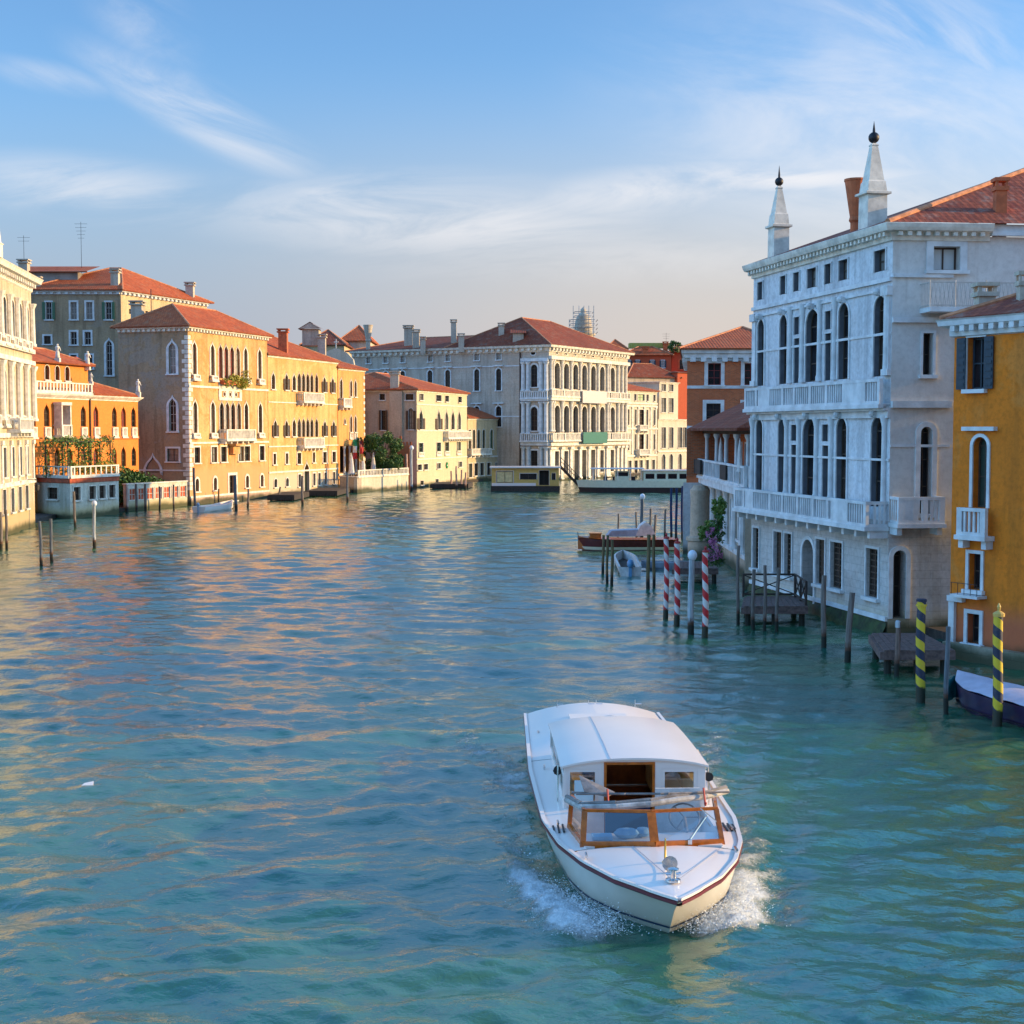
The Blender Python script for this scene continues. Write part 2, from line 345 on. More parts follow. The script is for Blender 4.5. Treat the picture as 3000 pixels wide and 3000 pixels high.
M['gel'] = simple('white_gelcoat', (0.80, 0.72, 0.67), 0.22, var=0.02, scale=0.7)
M['gelcream'] = simple('cream_hull_paint', (0.62, 0.59, 0.51), 0.25, var=0.05, scale=1)
M['mahog'] = simple('varnished_mahogany', (0.42, 0.11, 0.012), 0.18, var=0.25, scale=7)
M['mahogdk'] = simple('dark_mahogany', (0.09, 0.012, 0.012), 0.25, var=0.25, scale=4)
M['rub'] = simple('maroon_rub_rail', (0.13, 0.012, 0.02), 0.35, var=0.1)
M['black'] = simple('black_rubber', (0.012, 0.012, 0.014), 0.5)
M['canvas'] = simple('grey_canvas', (0.20, 0.18, 0.17), 0.8, var=0.3, scale=5, bump=0.6)
M['canvasw'] = simple('white_canvas', (0.62, 0.60, 0.58), 0.8, var=0.15, scale=4, bump=0.6)
M['tarp'] = simple('blue_grey_tarpaulin', (0.30, 0.36, 0.45), 0.65, var=0.2, scale=3, bump=0.5)
M['lilac'] = simple('lilac_tarpaulin', (0.46, 0.45, 0.56), 0.6, var=0.12, scale=2, bump=0.4)
M['teal'] = simple('teal_tarpaulin', (0.02, 0.26, 0.28), 0.6, var=0.3, scale=4, bump=0.5)
M['purple'] = simple('dark_purple_hull', (0.03, 0.015, 0.05), 0.3)
M['navydoor'] = simple('navy_cabin_lining', (0.012, 0.028, 0.075), 0.4)
M['interior'] = simple('cabin_mahogany', (0.38, 0.13, 0.03), 0.35, var=0.3, scale=3)
M['seat'] = simple('cream_upholstery', (0.70, 0.55, 0.27), 0.7)
M['bluebag'] = simple('light_blue_cloth', (0.22, 0.42, 0.62), 0.7, bump=0.5)
M['sign'] = simple('pale_blue_notice', (0.50, 0.66, 0.72), 0.5, var=0.03)
M['gy'] = simple('landing_stage_yellow', (0.58, 0.38, 0.10), 0.5, var=0.08)
M['cream2'] = simple('ferry_cream_paint', (0.66, 0.66, 0.50), 0.4, var=0.06)
M['bluep'] = simple('ferry_roof_blue_grey', (0.42, 0.52, 0.60), 0.4)
M['banner_w'] = simple('white_banner_cloth', (0.60, 0.52, 0.50), 0.8, var=0.04)
M['banner_g'] = simple('green_banner_cloth', (0.035, 0.16, 0.13), 0.8, var=0.05)
M['flag_g'] = simple('flag_green', (0.02, 0.22, 0.08), 0.8); M['flag_w'] = simple('flag_white', (0.7, 0.7, 0.7), 0.8); M['flag_r'] = simple('flag_red', (0.5, 0.03, 0.03), 0.8)
M['disc'] = simple('green_sign_paint', (0.01, 0.20, 0.06), 0.5, var=0.05)
M['redpanel'] = simple('red_lattice_panel', (0.42, 0.08, 0.03), 0.8, var=0.3, scale=3)
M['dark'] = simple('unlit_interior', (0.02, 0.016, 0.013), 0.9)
M['opal'] = simple('opal_lamp_glass', (0.62, 0.68, 0.76), 0.25, var=0.03)
def glassm():
    m, t, b = _m('clear_window_glass'); b.inputs['Base Color'].default_value = (0.75, 0.78, 0.80, 1); b.inputs['Roughness'].default_value = 0.03
    tr = t.add('ShaderNodeBsdfTransparent'); tr.inputs[0].default_value = (0.80, 0.83, 0.85, 1); mx = t.add('ShaderNodeMixShader'); mx.inputs[0].default_value = 0.26
    g = t.add('ShaderNodeBsdfGlossy'); g.inputs['Roughness'].default_value = 0.03; t.link(tr.outputs[0], mx.inputs[1]); t.link(g.outputs[0], mx.inputs[2])
    t.link(mx.outputs[0], t.n['Material Output'].inputs['Surface']); return m
M['glass'] = glassm()

# ------------------------------------------------------------------ boat placement (used by the water too)
BS = ground(1733, 2092, .72).xy; BB = ground(1990, 2640, .87).xy; BL = (BB - BS).length
BD = (BB - BS).normalized(); BN = Vector((BD.y, -BD.x))     # BN points to the boat's starboard side (image left)
# ------------------------------------------------------------------ water
def make_water():
    ys = [-60.0, -10.0]; y = 6.0
    while y < 330: ys.append(y); y += max(0.035, y * 0.0026)
    ys += [400.0, 700.0, 2500.0]; ys = np.array(ys)
    n = 330; ts = np.concatenate([[-9], np.linspace(-1, 1, n), [9]])
    Y, T = np.meshgrid(ys, ts, indexing='ij')
    X = T * (np.clip(Y, 0, 500) * 0.46 + 5.0)
    X = np.where(np.abs(T) > 5, np.sign(T) * 1500.0, X)
    dy = np.maximum(0.035, Y * 0.0026); dx = (np.clip(Y, 0, 500) * 0.46 + 5) * 2 / n; sp = np.maximum(dy, dx)
    rng = np.random.RandomState(3); Z = np.zeros_like(X)
    wx = X + 1.3 * np.sin(Y * 0.11 + 0.3) + 0.9 * np.sin(X * 0.07 + Y * 0.05); wy = Y + 1.1 * np.sin(X * 0.13 + 1.1) + 0.8 * np.sin(Y * 0.06 - X * 0.09)
    for k in range(80):
        lam = 0.26 * (15.0 ** (rng.rand())); th = rng.normal(math.pi / 2 + 0.15, 0.62); ph = rng.rand() * 6.28
        A = 0.0058 * lam ** 0.82 * (0.6 + 0.8 * rng.rand())
        fade = np.clip(lam / (2.6 * sp) - 0.6, 0, 1)
        a = 2 * math.pi / lam * (wx * math.cos(th) + wy * math.sin(th)) + ph
        env = 0.55 + 0.45 * np.sin(wx * rng.normal(0, 0.22) + wy * rng.normal(0, 0.22) + rng.rand() * 6)
        Z += A * env * fade * (np.sin(a) + 0.22 * np.cos(2 * a))
    # long crossing swells left by earlier traffic
    for (px, py, ang, lam, A, L) in ((1100, 2380, 2.05, 1.5, .028, 5.0), (600, 2500, 2.3, 1.9, .030, 6.5), (1450, 2750, 1.9, 1.2, .020, 3.5), (900, 2850, 1.75, 1.4, .026, 5), (1200, 2150, 1.4, 1.9, .026, 8), (300, 2200, 1.9, 2.2, .026, 9), (1350, 1980, 1.15, 1.6, .028, 8), (2500, 2700, 1.2, 0.9, .012, 5), (700, 1950, 1.6, 2.6, .024, 14)):
        g = ground(px, py); dxx = X - g.x; dyy = Y - g.y
        a = dxx * math.cos(ang) + dyy * math.sin(ang); b_ = -dxx * math.sin(ang) + dyy * math.cos(ang); a = a + 0.02 * b_ * b_ / 1.5
        Z += A * np.cos(2 * math.pi * a / lam) * np.exp(-(a / (1.4 * lam)) ** 2 - (b_ / L) ** 2)
    # boat frame: s = metres behind the bow tip, q = to the image right
    rx = X - BB.x; ry = Y - BB.y
    s_ = -(rx * BD.x + ry * BD.y); q = -(rx * BN.x + ry * BN.y)
    foam = np.zeros_like(X)
    def nz(sc, o):
        return 0.5 + 0.25 * (np.sin(X * sc * 1.0 + 1.7 * np.sin(Y * sc * .7 + o) + o) + np.sin(Y * sc * 1.3 + 1.5 * np.sin(X * sc * .9 + 2 * o)))
    for sg in (-1, 1):
        qq = q * sg
        arm = (1.15 + 0.26 * np.clip(s_, 0, 60)) if sg < 0 else (0.72 + 0.27 * np.clip(s_, 0, 60))
        d = qq - arm
        on = np.clip((s_ - 0.6) / 0.8, 0, 1) * np.exp(-np.clip(s_, 0, 99) / 14.0)
        Z += on * (0.20 * np.exp(-(d / 0.45) ** 2) * np.exp(-np.clip(s_, 0, 99) / 3.5) + 0.050 * np.cos(d * 2 * math.pi / 1.3) * np.exp(-(d / 2.0) ** 2))
        inner = np.clip((qq - 0.2) / 0.5, 0, 1) * (d < 0.9)
        f1 = 1.3 * np.exp(-((d + 0.05) / (0.62 if sg > 0 else 0.50)) ** 2) * np.clip((s_ - 0.5) / 0.7, 0, 1) * np.exp(-((s_ - 2.2) / 2.7) ** 2)
        foam = np.maximum(foam, f1 * (1.0 if sg > 0 else 0.95))
        side = np.exp(-((qq - (2.0 + 0.05 * s_)) / 0.5) ** 2) * (s_ > 1.5) * np.exp(-((s_ - 5) / 6.0) ** 2) * (0.55 if sg > 0 else 0.45)
        foam = np.maximum(foam, side)
        tr = np.exp(-((qq - (2.2 + 0.30 * np.clip(s_ - 12, 0, 30))) / 0.8) ** 2) * (s_ > 10) * np.exp(-(s_ - 10) / 13.0) * 0.72
        foam = np.maximum(foam, tr)
    foam *= 0.55 + 0.45 * nz(5.0, 0.6) + 0.0
    lim = np.clip(1 - np.clip(Y - 60, 0, 40) / 40, 0, 1); foam *= lim
    Z += foam * 0.05 * np.sin(X * 23 + 3 * np.sin(Y * 17)) * np.sin(Y * 21 + 2 * np.sin(X * 13))
    Z = np.where((Y < 0) | (Y > 350) | (np.abs(T) > 5), 0, Z)
    nr, nc = X.shape; co = np.stack([X, Y, Z], -1).reshape(-1, 3)
    me = bpy.data.meshes.new('water'); me.vertices.add(nr * nc); me.vertices.foreach_set('co', co.ravel())
    idx = np.arange(nr * nc).reshape(nr, nc); q4 = np.stack([idx[:-1, :-1], idx[:-1, 1:], idx[1:, 1:], idx[1:, :-1]], -1).reshape(-1, 4)
    me.loops.add(q4.size); me.loops.foreach_set('vertex_index', q4.ravel()); me.polygons.add(len(q4))
    me.polygons.foreach_set('loop_start', np.arange(0, q4.size, 4)); me.polygons.foreach_set('loop_total', np.full(len(q4), 4))
    me.polygons.foreach_set('use_smooth', np.ones(len(q4), bool)); me.update(); me.validate()
    at = me.attributes.new('foam', 'FLOAT', 'POINT'); at.data.foreach_set('value', foam.ravel().astype(np.float32))
    m, t, b = _m('canal_water'); geo = t.add('ShaderNodeNewGeometry').outputs['Position']
    fa = t.add('ShaderNodeAttribute', attribute_name='foam').outputs['Fac']
    fn = t.noise(geo, 5.0, 8, 0.72, 0.6); fm = t.maprange(t.math('ADD', t.math('MULTIPLY', fa, 1.0), t.math('MULTIPLY', fn, 0.85)), 0.72, 1.12)
    fm = t.math('MULTIPLY', fm, t.maprange(fa, 0.02, 0.18))
    body = t.mix(t.maprange(t.noise(geo, 0.09, 3), 0.35, 0.65), (0.006, 0.100, 0.078), (0.036, 0.130, 0.058))
    col = t.mix(t.math('MULTIPLY', fm, 0.9), body, (0.70, 0.76, 0.80))
    t.link(col, b.inputs['Base Color']); b.inputs['IOR'].default_value = 2.1; b.inputs['Specular IOR Level'].default_value = 0.5
    t.link(t.math('ADD', t.math('MULTIPLY', fm, 0.5), 0.02), b.inputs['Roughness'])
    n1 = t.noise(t.mapping(geo, (1, 1.25, 1)), 3.6, 4, 0.60, 0.5); n2 = t.noise(t.mapping(geo, (0.55, 1.0, 1)), 1.1, 4, 0.55, 0.3)
    n0 = t.noise(t.mapping(geo, (1, 1.2, 1)), 9.5, 3, 0.6, 0.4); hh = t.math('ADD', t.math('ADD', t.math('MULTIPLY', n1, 0.021), t.math('MULTIPLY', n0, 0.008)), t.math('MULTIPLY', n2, 0.040)); hh = t.math('ADD', hh, t.math('MULTIPLY', t.math('MULTIPLY', fn, fm), 0.10))
    bp = t.add('ShaderNodeBump'); bp.inputs['Strength'].default_value = 1.0; bp.inputs['Distance'].default_value = 1.0; t.link(hh, bp.inputs['Height']); t.link(bp.outputs[0], b.inputs['Normal'])
    me.materials.append(m); o = bpy.data.objects.new('water', me); C.objects.link(o); tag(o, 'rippled blue green canal water with foam beside the motor launch', kind='structure')
make_water()

# ------------------------------------------------------------------ facades
def outline(u, z0, z1, w, kind, e=0.0, eb=None):
    eb = e if eb is None else eb
    a = w / 2 + e; b0 = z0 - eb; t1 = z1 + e
    if kind == 'rect': return [(u - a, b0), (u + a, b0), (u + a, t1), (u - a, t1)]
    if kind == 'oval':
        return [(u + a * math.cos(t), (z0 + z1) / 2 + ((z1 - z0) / 2 + e) * math.sin(t)) for t in [2 * math.pi * i / 12 for i in range(12)]]
    if kind == 'arch':
        sp = t1 - a; pts = [(u - a, b0), (u + a, b0)]
        return pts + [(u + a * math.cos(t), sp + a * math.sin(t)) for t in [math.pi * i / 10 for i in range(11)]]
    k = 2.2 * (w / 2) + e * 1.6; sp = t1 - k          # gothic ogee
    pr = [(1, 0), (1.0, .18), (.93, .36), (.74, .54), (.46, .68), (.2, .80), (.07, .90)]
    return [(u - a, b0), (u + a, b0)] + [(u + a * x, sp + k * y) for x, y in pr] + [(u, t1 + 0.02)] + [(u - a * x, sp + k * y) for x, y in pr[::-1]]

class Facade:
    def __init__(s, root, A, B, z0, z1, wall, trim, name='wall', flat=False):
        s.root = root; s.A = Vector((A[0], A[1], 0)); s.B = Vector((B[0], B[1], 0)); s.L = (s.B - s.A).length
        s.U = (s.B - s.A).normalized(); s.N = Vector((s.U.y, -s.U.x, 0)); s.z0, s.z1 = z0, z1
        s.wall, s.trim, s.name = wall, trim, name; s.ops = []; s.panes = [M['pane'], M['pane'], M['pane2']]; s.join = M['joinb']; s.depth = 0.22; s.tops = None; s.rev = None
    def P(s, u, z, d=0.0): return s.A + s.U * u + s.N * d + Vector((0, 0, z))
    def mp(s, x, y):
        d = ray(x, y); t = (s.A - CO).dot(s.N) / d.dot(s.N); p = CO + d * t
        return (p - s.A).dot(s.U), p.z
    def box(s, mb, u0, u1, z0, z1, d0, d1, mi=0):
        mb.box(s.P((u0 + u1) / 2, (z0 + z1) / 2, (d0 + d1) / 2), (u1 - u0, abs(d1 - d0), z1 - z0), (s.U, -s.N, Vector((0, 0, 1))), mi)
    def row(s, xs, yt, yb, ref, w, kind='rect', **k):
        zt = s.mp(ref, yt)[1]; zb = s.mp(ref, yb)[1]; wm = abs(s.mp(ref + w / 2, yt)[0] - s.mp(ref - w / 2, yt)[0])
        for i, x in enumerate(xs):
            kk = dict(k)
            if isinstance(x, tuple): x, kk['wm'] = x[0], wm * x[1]
            u = s.mp(x, (yt + yb) / 2)[0]
            s.win(u, zb, zt, kk.pop('wm', wm), kind, **kk)
    def win(s, u, z0, z1, w, kind, **k):
        z0 = max(z0, s.z0 + 0.05); z1 = min(z1, s.z1 - 0.05)
        if u - w / 2 < 0.03 or u + w / 2 > s.L - 0.03: return
        for o in s.ops:
            if abs(o['u'] - u) < (o['w'] + w) / 2 + 0.02 and z0 < o['z1'] + 0.02 and z1 > o['z0'] - 0.02: return
        s.ops.append(dict(u=u, z0=z0, z1=z1, w=w, kind=kind, **k))
    def finish(s):
        pts = [(0, s.z0), (s.L, s.z0), (s.L, s.z1), (0, s.z1)]
        if s.tops: pts = [(0, s.z0), (s.L, s.z0)] + s.tops
        edges = [(i, (i + 1) % len(pts)) for i in range(len(pts))]; holes = []
        for o in s.ops:
            lp = outline(o['u'], o['z0'], o['z1'], o['w'], o['kind']); holes.append(lp); i0 = len(pts); pts += lp
            edges += [(i0 + i, i0 + (i + 1) % len(lp)) for i in range(len(lp))]
        vo, eo, fo, *_ = delaunay_2d_cdt([Vector(p) for p in pts], edges, [], 1 if not s.tops else 1, 1e-5)
        def inside(p, poly):
            c = False; j = len(poly) - 1
            for i in range(len(poly)):
                if (poly[i][1] > p[1]) != (poly[j][1] > p[1]) and p[0] < (poly[j][0] - poly[i][0]) * (p[1] - poly[i][1]) / (poly[j][1] - poly[i][1]) + poly[i][0]: c = not c
                j = i
            return c
        mb = MB()
        for f in fo:
            cx = sum(vo[i][0] for i in f) / len(f); cy = sum(vo[i][1] for i in f) / len(f)
            if any(inside((cx, cy), h) for h in holes): continue
            mb.face([s.P(vo[i][0], vo[i][1]) for i in f], 0, [(vo[i][0], vo[i][1]) for i in f])
        for o, lp in zip(s.ops, holes):
            dp = o.get('depth', s.depth)
            for i in range(len(lp)):
                a, b = lp[i], lp[(i + 1) % len(lp)]
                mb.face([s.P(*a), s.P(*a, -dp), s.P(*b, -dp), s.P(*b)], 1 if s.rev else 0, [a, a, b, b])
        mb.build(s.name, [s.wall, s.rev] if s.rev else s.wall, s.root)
        for o in s.ops: s.window(o)
    def window(s, o):
        u, z0, z1, w, kind = o['u'], o['z0'], o['z1'], o['w'], o['kind']; dp = o.get('depth', s.depth); loc = s.P(u, z0)
        nm = o.get('name', 'window'); h = z1 - z0
        # joinery
        lp = outline(u, z0, z1, w, kind); il = outline(u, z0 + 0.0, z1, w, kind, -min(0.07, w * 0.1)); mb = MB(); n = len(lp)
        for i in range(n):
            j = (i + 1) % n; mb.face([s.P(*lp[i], -dp + .04), s.P(*lp[j], -dp + .04), s.P(*il[j], -dp + .04), s.P(*il[i], -dp + .04)])
            mb.face([s.P(*il[i], -dp + .04), s.P(*il[j], -dp + .04), s.P(*il[j], -dp), s.P(*il[i], -dp)])
        if not o.get('plain'):
            top = z1 - (w * 0.5 if kind == 'arch' else w * 1.0 if kind == 'gothic' else 0)
            b = min(0.05, w * 0.08)
            if nm != 'door' or True:
                s.box(mb, u - b / 2, u + b / 2, z0, z1 - 0.06 - (w * .1 if kind != 'rect' else 0), -dp + 0.002, -dp + .05)
            nb = o.get('nb', max(1, int(h / 0.9)))
            for k in range(1, nb + 1):
                zz = z0 + (top - z0) * k / (nb if kind != 'rect' else nb + 1)
                s.box(mb, u - w / 2 + .05, u - b / 2 - .002, zz - b / 2, zz + b / 2, -dp + 0.003, -dp + .045)
                s.box(mb, u + b / 2 + .002, u + w / 2 - .05, zz - b / 2, zz + b / 2, -dp + 0.003, -dp + .045)
        W_ = mb.build(nm, o.get('join', s.join), s.root, loc)
        pn = MB(); pn.face([s.P(*p, -dp) for p in outline(u, z0, z1, w, kind)])
        pm = o.get('pane') or random.choice(s.panes)
        pn.build('pane' if nm == 'window' else 'leaf', pm, W_, loc)
        t = o.get('t', 0.14)
        if t:
            ob = 0.0; ring0 = outline(u, z0, z1, w, kind, 0.0, ob); ring1 = outline(u, z0, z1, w, kind, t, ob); pr = o.get('proud', 0.06); sm = MB(); n = len(ring0)
            for i in range(n):
                j = (i + 1) % n
                if i == 0 and kind != 'oval': continue
                sm.face([s.P(*ring0[i], pr), s.P(*ring0[j], pr), s.P(*ring1[j], pr), s.P(*ring1[i], pr)])
                sm.face([s.P(*ring1[i], pr), s.P(*ring1[j], pr), s.P(*ring1[j], 0), s.P(*ring1[i], 0)])
                sm.face([s.P(*ring0[i], 0.0), s.P(*ring0[j], 0.0), s.P(*ring0[j], pr), s.P(*ring0[i], pr)])
            if kind != 'oval' and o.get('sill', True):
                s.box(sm, u - w / 2 - t - .06, u + w / 2 + t + .06, z0 - .14, z0 - 0.002, 0.002, pr + .12)
            if o.get('hood'):
                s.box(sm, u - w / 2 - t - .25, u + w / 2 + t + .25, z1 + t + .18, z1 + t + .36, 0.002, .35)
                s.box(sm, u - .18, u + .18, z1 + t + 0.002, z1 + t + .178, 0.002, .2)
            sm.build('surround', o.get('trim', s.trim), W_, loc)
        sh = o.get('sh')
        if sh:
            hs = h if kind == 'rect' else h - w * (0.5 if kind == 'arch' else 0.9)
            for sg in (-1, 1):
                mbs = MB(); uu = u + sg * (w / 2 + t * 0.4 + w / 4)
                s.box(mbs, uu - w / 4, uu + w / 4, z0, z0 + hs, pr + .004, pr + .05)
                for k in range(int(hs / .25)):
                    s.box(mbs, uu - w / 4 + .05, uu + w / 4 - .05, z0 + .1 + k * .25, z0 + .22 + k * .25, pr + .05, pr + .07)
                mbs.build('shutter', sh, W_, loc)
        if o.get('par'):       # small parapet panel below the window
            s.balcony(u - w / 2 - t - .05, u + w / 2 + t + .05, z0 - o['par'] - .05, o['par'], o.get('pj', 0.12), brk=False, mat=o.get('trim', s.trim))
        if o.get('balc'):
            s.balcony(u - w / 2 - t - .3, u + w / 2 + t + .3, z0 - .25, .95, o['balc'])
    def band(s, z, h, proj, mat=None, name='string_course', u0=0, u1=None):
        mb = MB(); s.box(mb, u0, s.L if u1 is None else u1, z - h / 2, z + h / 2, 0.003, proj); mb.build(name, mat or s.trim, s.root)
    def balcony(s, u0, u1, z, h, proj, brk=True, mat=None, gap=0.2, piers=None, bw=0.09, skip=()):
        """slab at z, balustrade of height h; name balcony > balustrade"""
        mat = mat or s.trim; u0 = max(u0, 0.0); u1 = min(u1, s.L)
        mb = MB(); s.box(mb, u0 - .05, u1 + .05, z - .16, z, 0.004, proj + .06)
        if brk:
            n = max(2, int((u1 - u0) / 1.1) + 1)
            for i in range(n):
                uu = u0 + .12 + (u1 - u0 - .24) * i / (n - 1); s.box(mb, uu - .1, uu + .1, z - .45, z - .162, 0.004, proj * .8)
        B_ = mb.build('balcony', mat, s.root, s.P((u0 + u1) / 2, z)); bl = MB()
        s.box(bl, u0, u1, z + h - .12, z + h, proj - .16, proj); s.box(bl, u0, u1, z + .001, z + .12, proj - .16, proj)
        ps = [u0 + .11, u1 - .11] + (piers or [])
        for p in ps: s.box(bl, p - .11, p + .11, z + .121, z + h - .121, proj - .155, proj - .005)
        k = u0 + .22 + gap / 2
        while k < u1 - .2:
            if not any(abs(k - p) < .11 + bw / 2 + .02 for p in ps) and not any(a < k < b for a, b in skip): s.box(bl, k - bw / 2, k + bw / 2, z + .121, z + h - .121, proj - .12, proj - .04)
            k += gap
        for a, b in skip: s.box(bl, a, b, z + .122, z + h - .122, proj - .145, proj - .01)
        if proj > .5:
            for e in (u0, u1 - .1):
                s.box(bl, e, e + .1, z + h - .12, z + h, 0.005, proj - .162); s.box(bl, e + .02, e + .08, z + .001, z + .11, 0.005, proj - .162)
                q = .15
                while q < proj - .25: s.box(bl, e + .02, e + .09, z + .111, z + h - .121, q - .04, q + .04); q += .2
        bl.build('balustrade', mat, B_)
    def columns(s, us, z0, z1, r, mat=None, n=8):
        for u in us:
            mb = MB(); c = s.P(u, 0, r * .55)
            mb.lathe(c, [(r * 1.35, z0), (r * 1.35, z0 + .18), (r * 1.05, z0 + .25), (r, z0 + .5), (r * .85, z1 - .5), (r * .9, z1 - .42), (r * 1.45, z1 - .12), (r * 1.5, z1)], n)
            mb.build('column', mat or s.trim, s.root, c + Vector((0, 0, z0)), smooth=True)
    def pilasters(s, us, z0, z1, w, pr=0.1, mat=None):
        for u in us:
            mb = MB(); s.box(mb, u - w / 2, u + w / 2, z0 + .25, z1 - .35, 0.002, pr); s.box(mb, u - w * .65, u + w * .65, z0, z0 + .249, 0.002, pr * 1.5)
            s.box(mb, u - w * .7, u + w * .7, z1 - .349, z1, 0.002, pr * 1.9); mb.build('pilaster', mat or s.trim, s.root)

def offs(path, d, closed=False):
    n = len(path); o = []
    for i in range(n):
        p = Vector(path[i][:2])
        a = Vector(path[i - 1][:2]) if (i > 0 or closed) else None; b = Vector(path[(i + 1) % n][:2]) if (i < n - 1 or closed) else None
        ns = []
        if a is not None: t = (p - a).normalized(); ns.append(Vector((t.y, -t.x)))
        if b is not None: t = (b - p).normalized(); ns.append(Vector((t.y, -t.x)))
        m = sum(ns, Vector((0, 0))) / len(ns); m = m / max(m.length_squared, .2); o.append(p + m * d)
    return o
def cornice(root, path, z, prof, mat, dent=None, name='cornice', closed=False):
    """sweep prof [(out, dz)...] along the footprint path, mitred; dent=(pitch,w,h,out0,dz)"""
    mb = MB(); rings = [[(q.x, q.y, z + dz) for q in offs(path, o, closed)] for o, dz in prof]; n = len(path)
    for a, b in zip(rings[:-1], rings[1:]):
        for i in range(n if closed else n - 1):
            j = (i + 1) % n; mb.face([a[i], a[j], b[j], b[i]])
    if not closed:
        mb.face([r[0] for r in rings]); mb.face([r[-1] for r in rings][::-1])
    if dent:
        pi_, dw, dh, do, dz = dent
        for i in range(n if closed else n - 1):
            a = Vector(path[i][:2]); b = Vector(path[(i + 1) % n][:2]); L = (b - a).length; U = (b - a) / L; N = Vector((U.y, -U.x)); k = pi_ / 2
            while k < L - dw * .5:
                p = a + U * k + N * (do / 2 + .01)
                mb.box((p.x, p.y, z + dz), (dw, do, dh), (Vector((U.x, U.y, 0)), Vector((-N.x, -N.y, 0)), Vector((0, 0, 1)))); k += pi_
    return mb.build(name, mat, root)
def roofface(mb, pts, mi=0):
    a, b = Vector(pts[0]), Vector(pts[1]); U = (b - a).normalized(); n = (b - a).cross(Vector(pts[2]) - a).normalized(); V = n.cross(U)
    mb.face(pts, mi, [((Vector(p) - a).dot(U), (Vector(p) - a).dot(V)) for p in pts])
def hip(root, quad, z, over, h, ins=None, mat='roof', name='roof', axis=0, hips=True):
    """hipped roof over a footprint quad (front-left, front-right, back-right, back-left)"""
    q = [Vector((p.x, p.y, z)) for p in offs([Vector(p[:2]) for p in quad], over, True)]
    if axis == 1: q = q[1:] + q[:1]
    m1 = (q[0] + q[3]) / 2; m2 = (q[1] + q[2]) / 2; L = (m2 - m1).length; wd = min((q[0] - q[3]).length, (q[1] - q[2]).length)
    i1 = i2 = wd / 2
    if ins is not None: i1, i2 = ins
    d = (m2 - m1).normalized(); up = Vector((0, 0, h)); r1 = m1 + d * min(i1, L * .49) + up; r2 = m2 - d * min(i2, L * .49) + up
    mb = MB(); roofface(mb, [q[0], q[1], r2, r1]); roofface(mb, [q[1], q[2], r2]); roofface(mb, [q[2], q[3], r1, r2]); roofface(mb, [q[3], q[0], r1])
    lo = [p - Vector((0, 0, .14)) for p in q]
    for i in range(4): mb.face([q[i], q[(i + 1) % 4], lo[(i + 1) % 4], lo[i]])
    mb.face(lo[::-1])
    rf = mb.build(name, M[mat], root)
    if hips:
        rb = MB()
        for a, b in ((q[0], r1), (q[3], r1), (q[1], r2), (q[2], r2), (r1, r2)): rb.tube(a, b, .11, .11, 6)
        rb.build('ridge_tiles', M['ridge'], rf)
    return rf
def chimney(rf, p, z0, z1, w, mat='chimw', style='box'):
    mb = MB(); p = Vector(p)
    if style == 'box':
        mb.box((p.x, p.y, (z0 + z1) / 2), (w, w, z1 - z0)); mb.box((p.x, p.y, z1 + .08), (w * 1.3, w * 1.3, .158))
        for sx in (-1, 1):
            for sy in (-1, 1): mb.box((p.x + sx * w * .45, p.y + sy * w * .45, z1 + .26), (w * .2, w * .2, .198))
        mb.box((p.x, p.y, z1 + .43), (w * 1.35, w * 1.35, .138))
    elif style == 'bell':
        h = z1 - z0; mb.lathe((p.x, p.y, 0), [(w * .38, z0), (w * .38, z0 + h * .42), (w * .5, z0 + h * .45), (w * .42, z0 + h * .5), (w * .5, z0 + h * .58), (w * .85, z1 - .1), (w * .9, z1 - .09), (w * .9, z1), (w * .8, z1)], 14)
    return mb.build('chimney', M[mat], rf, (p.x, p.y, z0))
def antenna(root, p, z0, z1, n=4):
    mb = MB(); p = Vector(p); mb.tube((p.x, p.y, z0), (p.x, p.y, z1), .035, .025, 5)
    for i in range(n):
        zz = z1 - .25 - i * .45; mb.tube((p.x - .8 + i * .1, p.y, zz), (p.x + .8 - i * .1, p.y, zz), .02, .02, 4)
    return mb.build('antenna', M['iron'], root)
def body(root, quad, z0, z1, mat, skip=(), name='wall'):
    """plain outer walls for the sides that have no facade"""
    mb = MB()
    for i in range(4):
        if i in skip: continue
        a, b = quad[i], quad[(i + 1) % 4]; L = (Vector(b[:2]) - Vector(a[:2])).length
        mb.face([(a[0], a[1], z0), (b[0], b[1], z0), (b[0], b[1], z1), (a[0], a[1], z1)], 0, [(0, z0), (L, z0), (L, z1), (0, z1)])
    return mb.build(name, mat, root)
def quad_of(A, B, depth):
    A = Vector(A); B = Vector(B); U = (B - A).normalized(); N = Vector((U.y, -U.x)); return [A, B, B - N * depth, A - N * depth]
CP = [(0, -.55), (.12, -.5), (.14, -.28), (.42, -.22), (.46, -.04), (.5, 0), (0, .02)]
CPs = [(0, -.35), (.1, -.3), (.12, -.16), (.28, -.12), (.32, 0), (0, .02)]
def zat(px, py, Y): return atY(px, py, Y).z
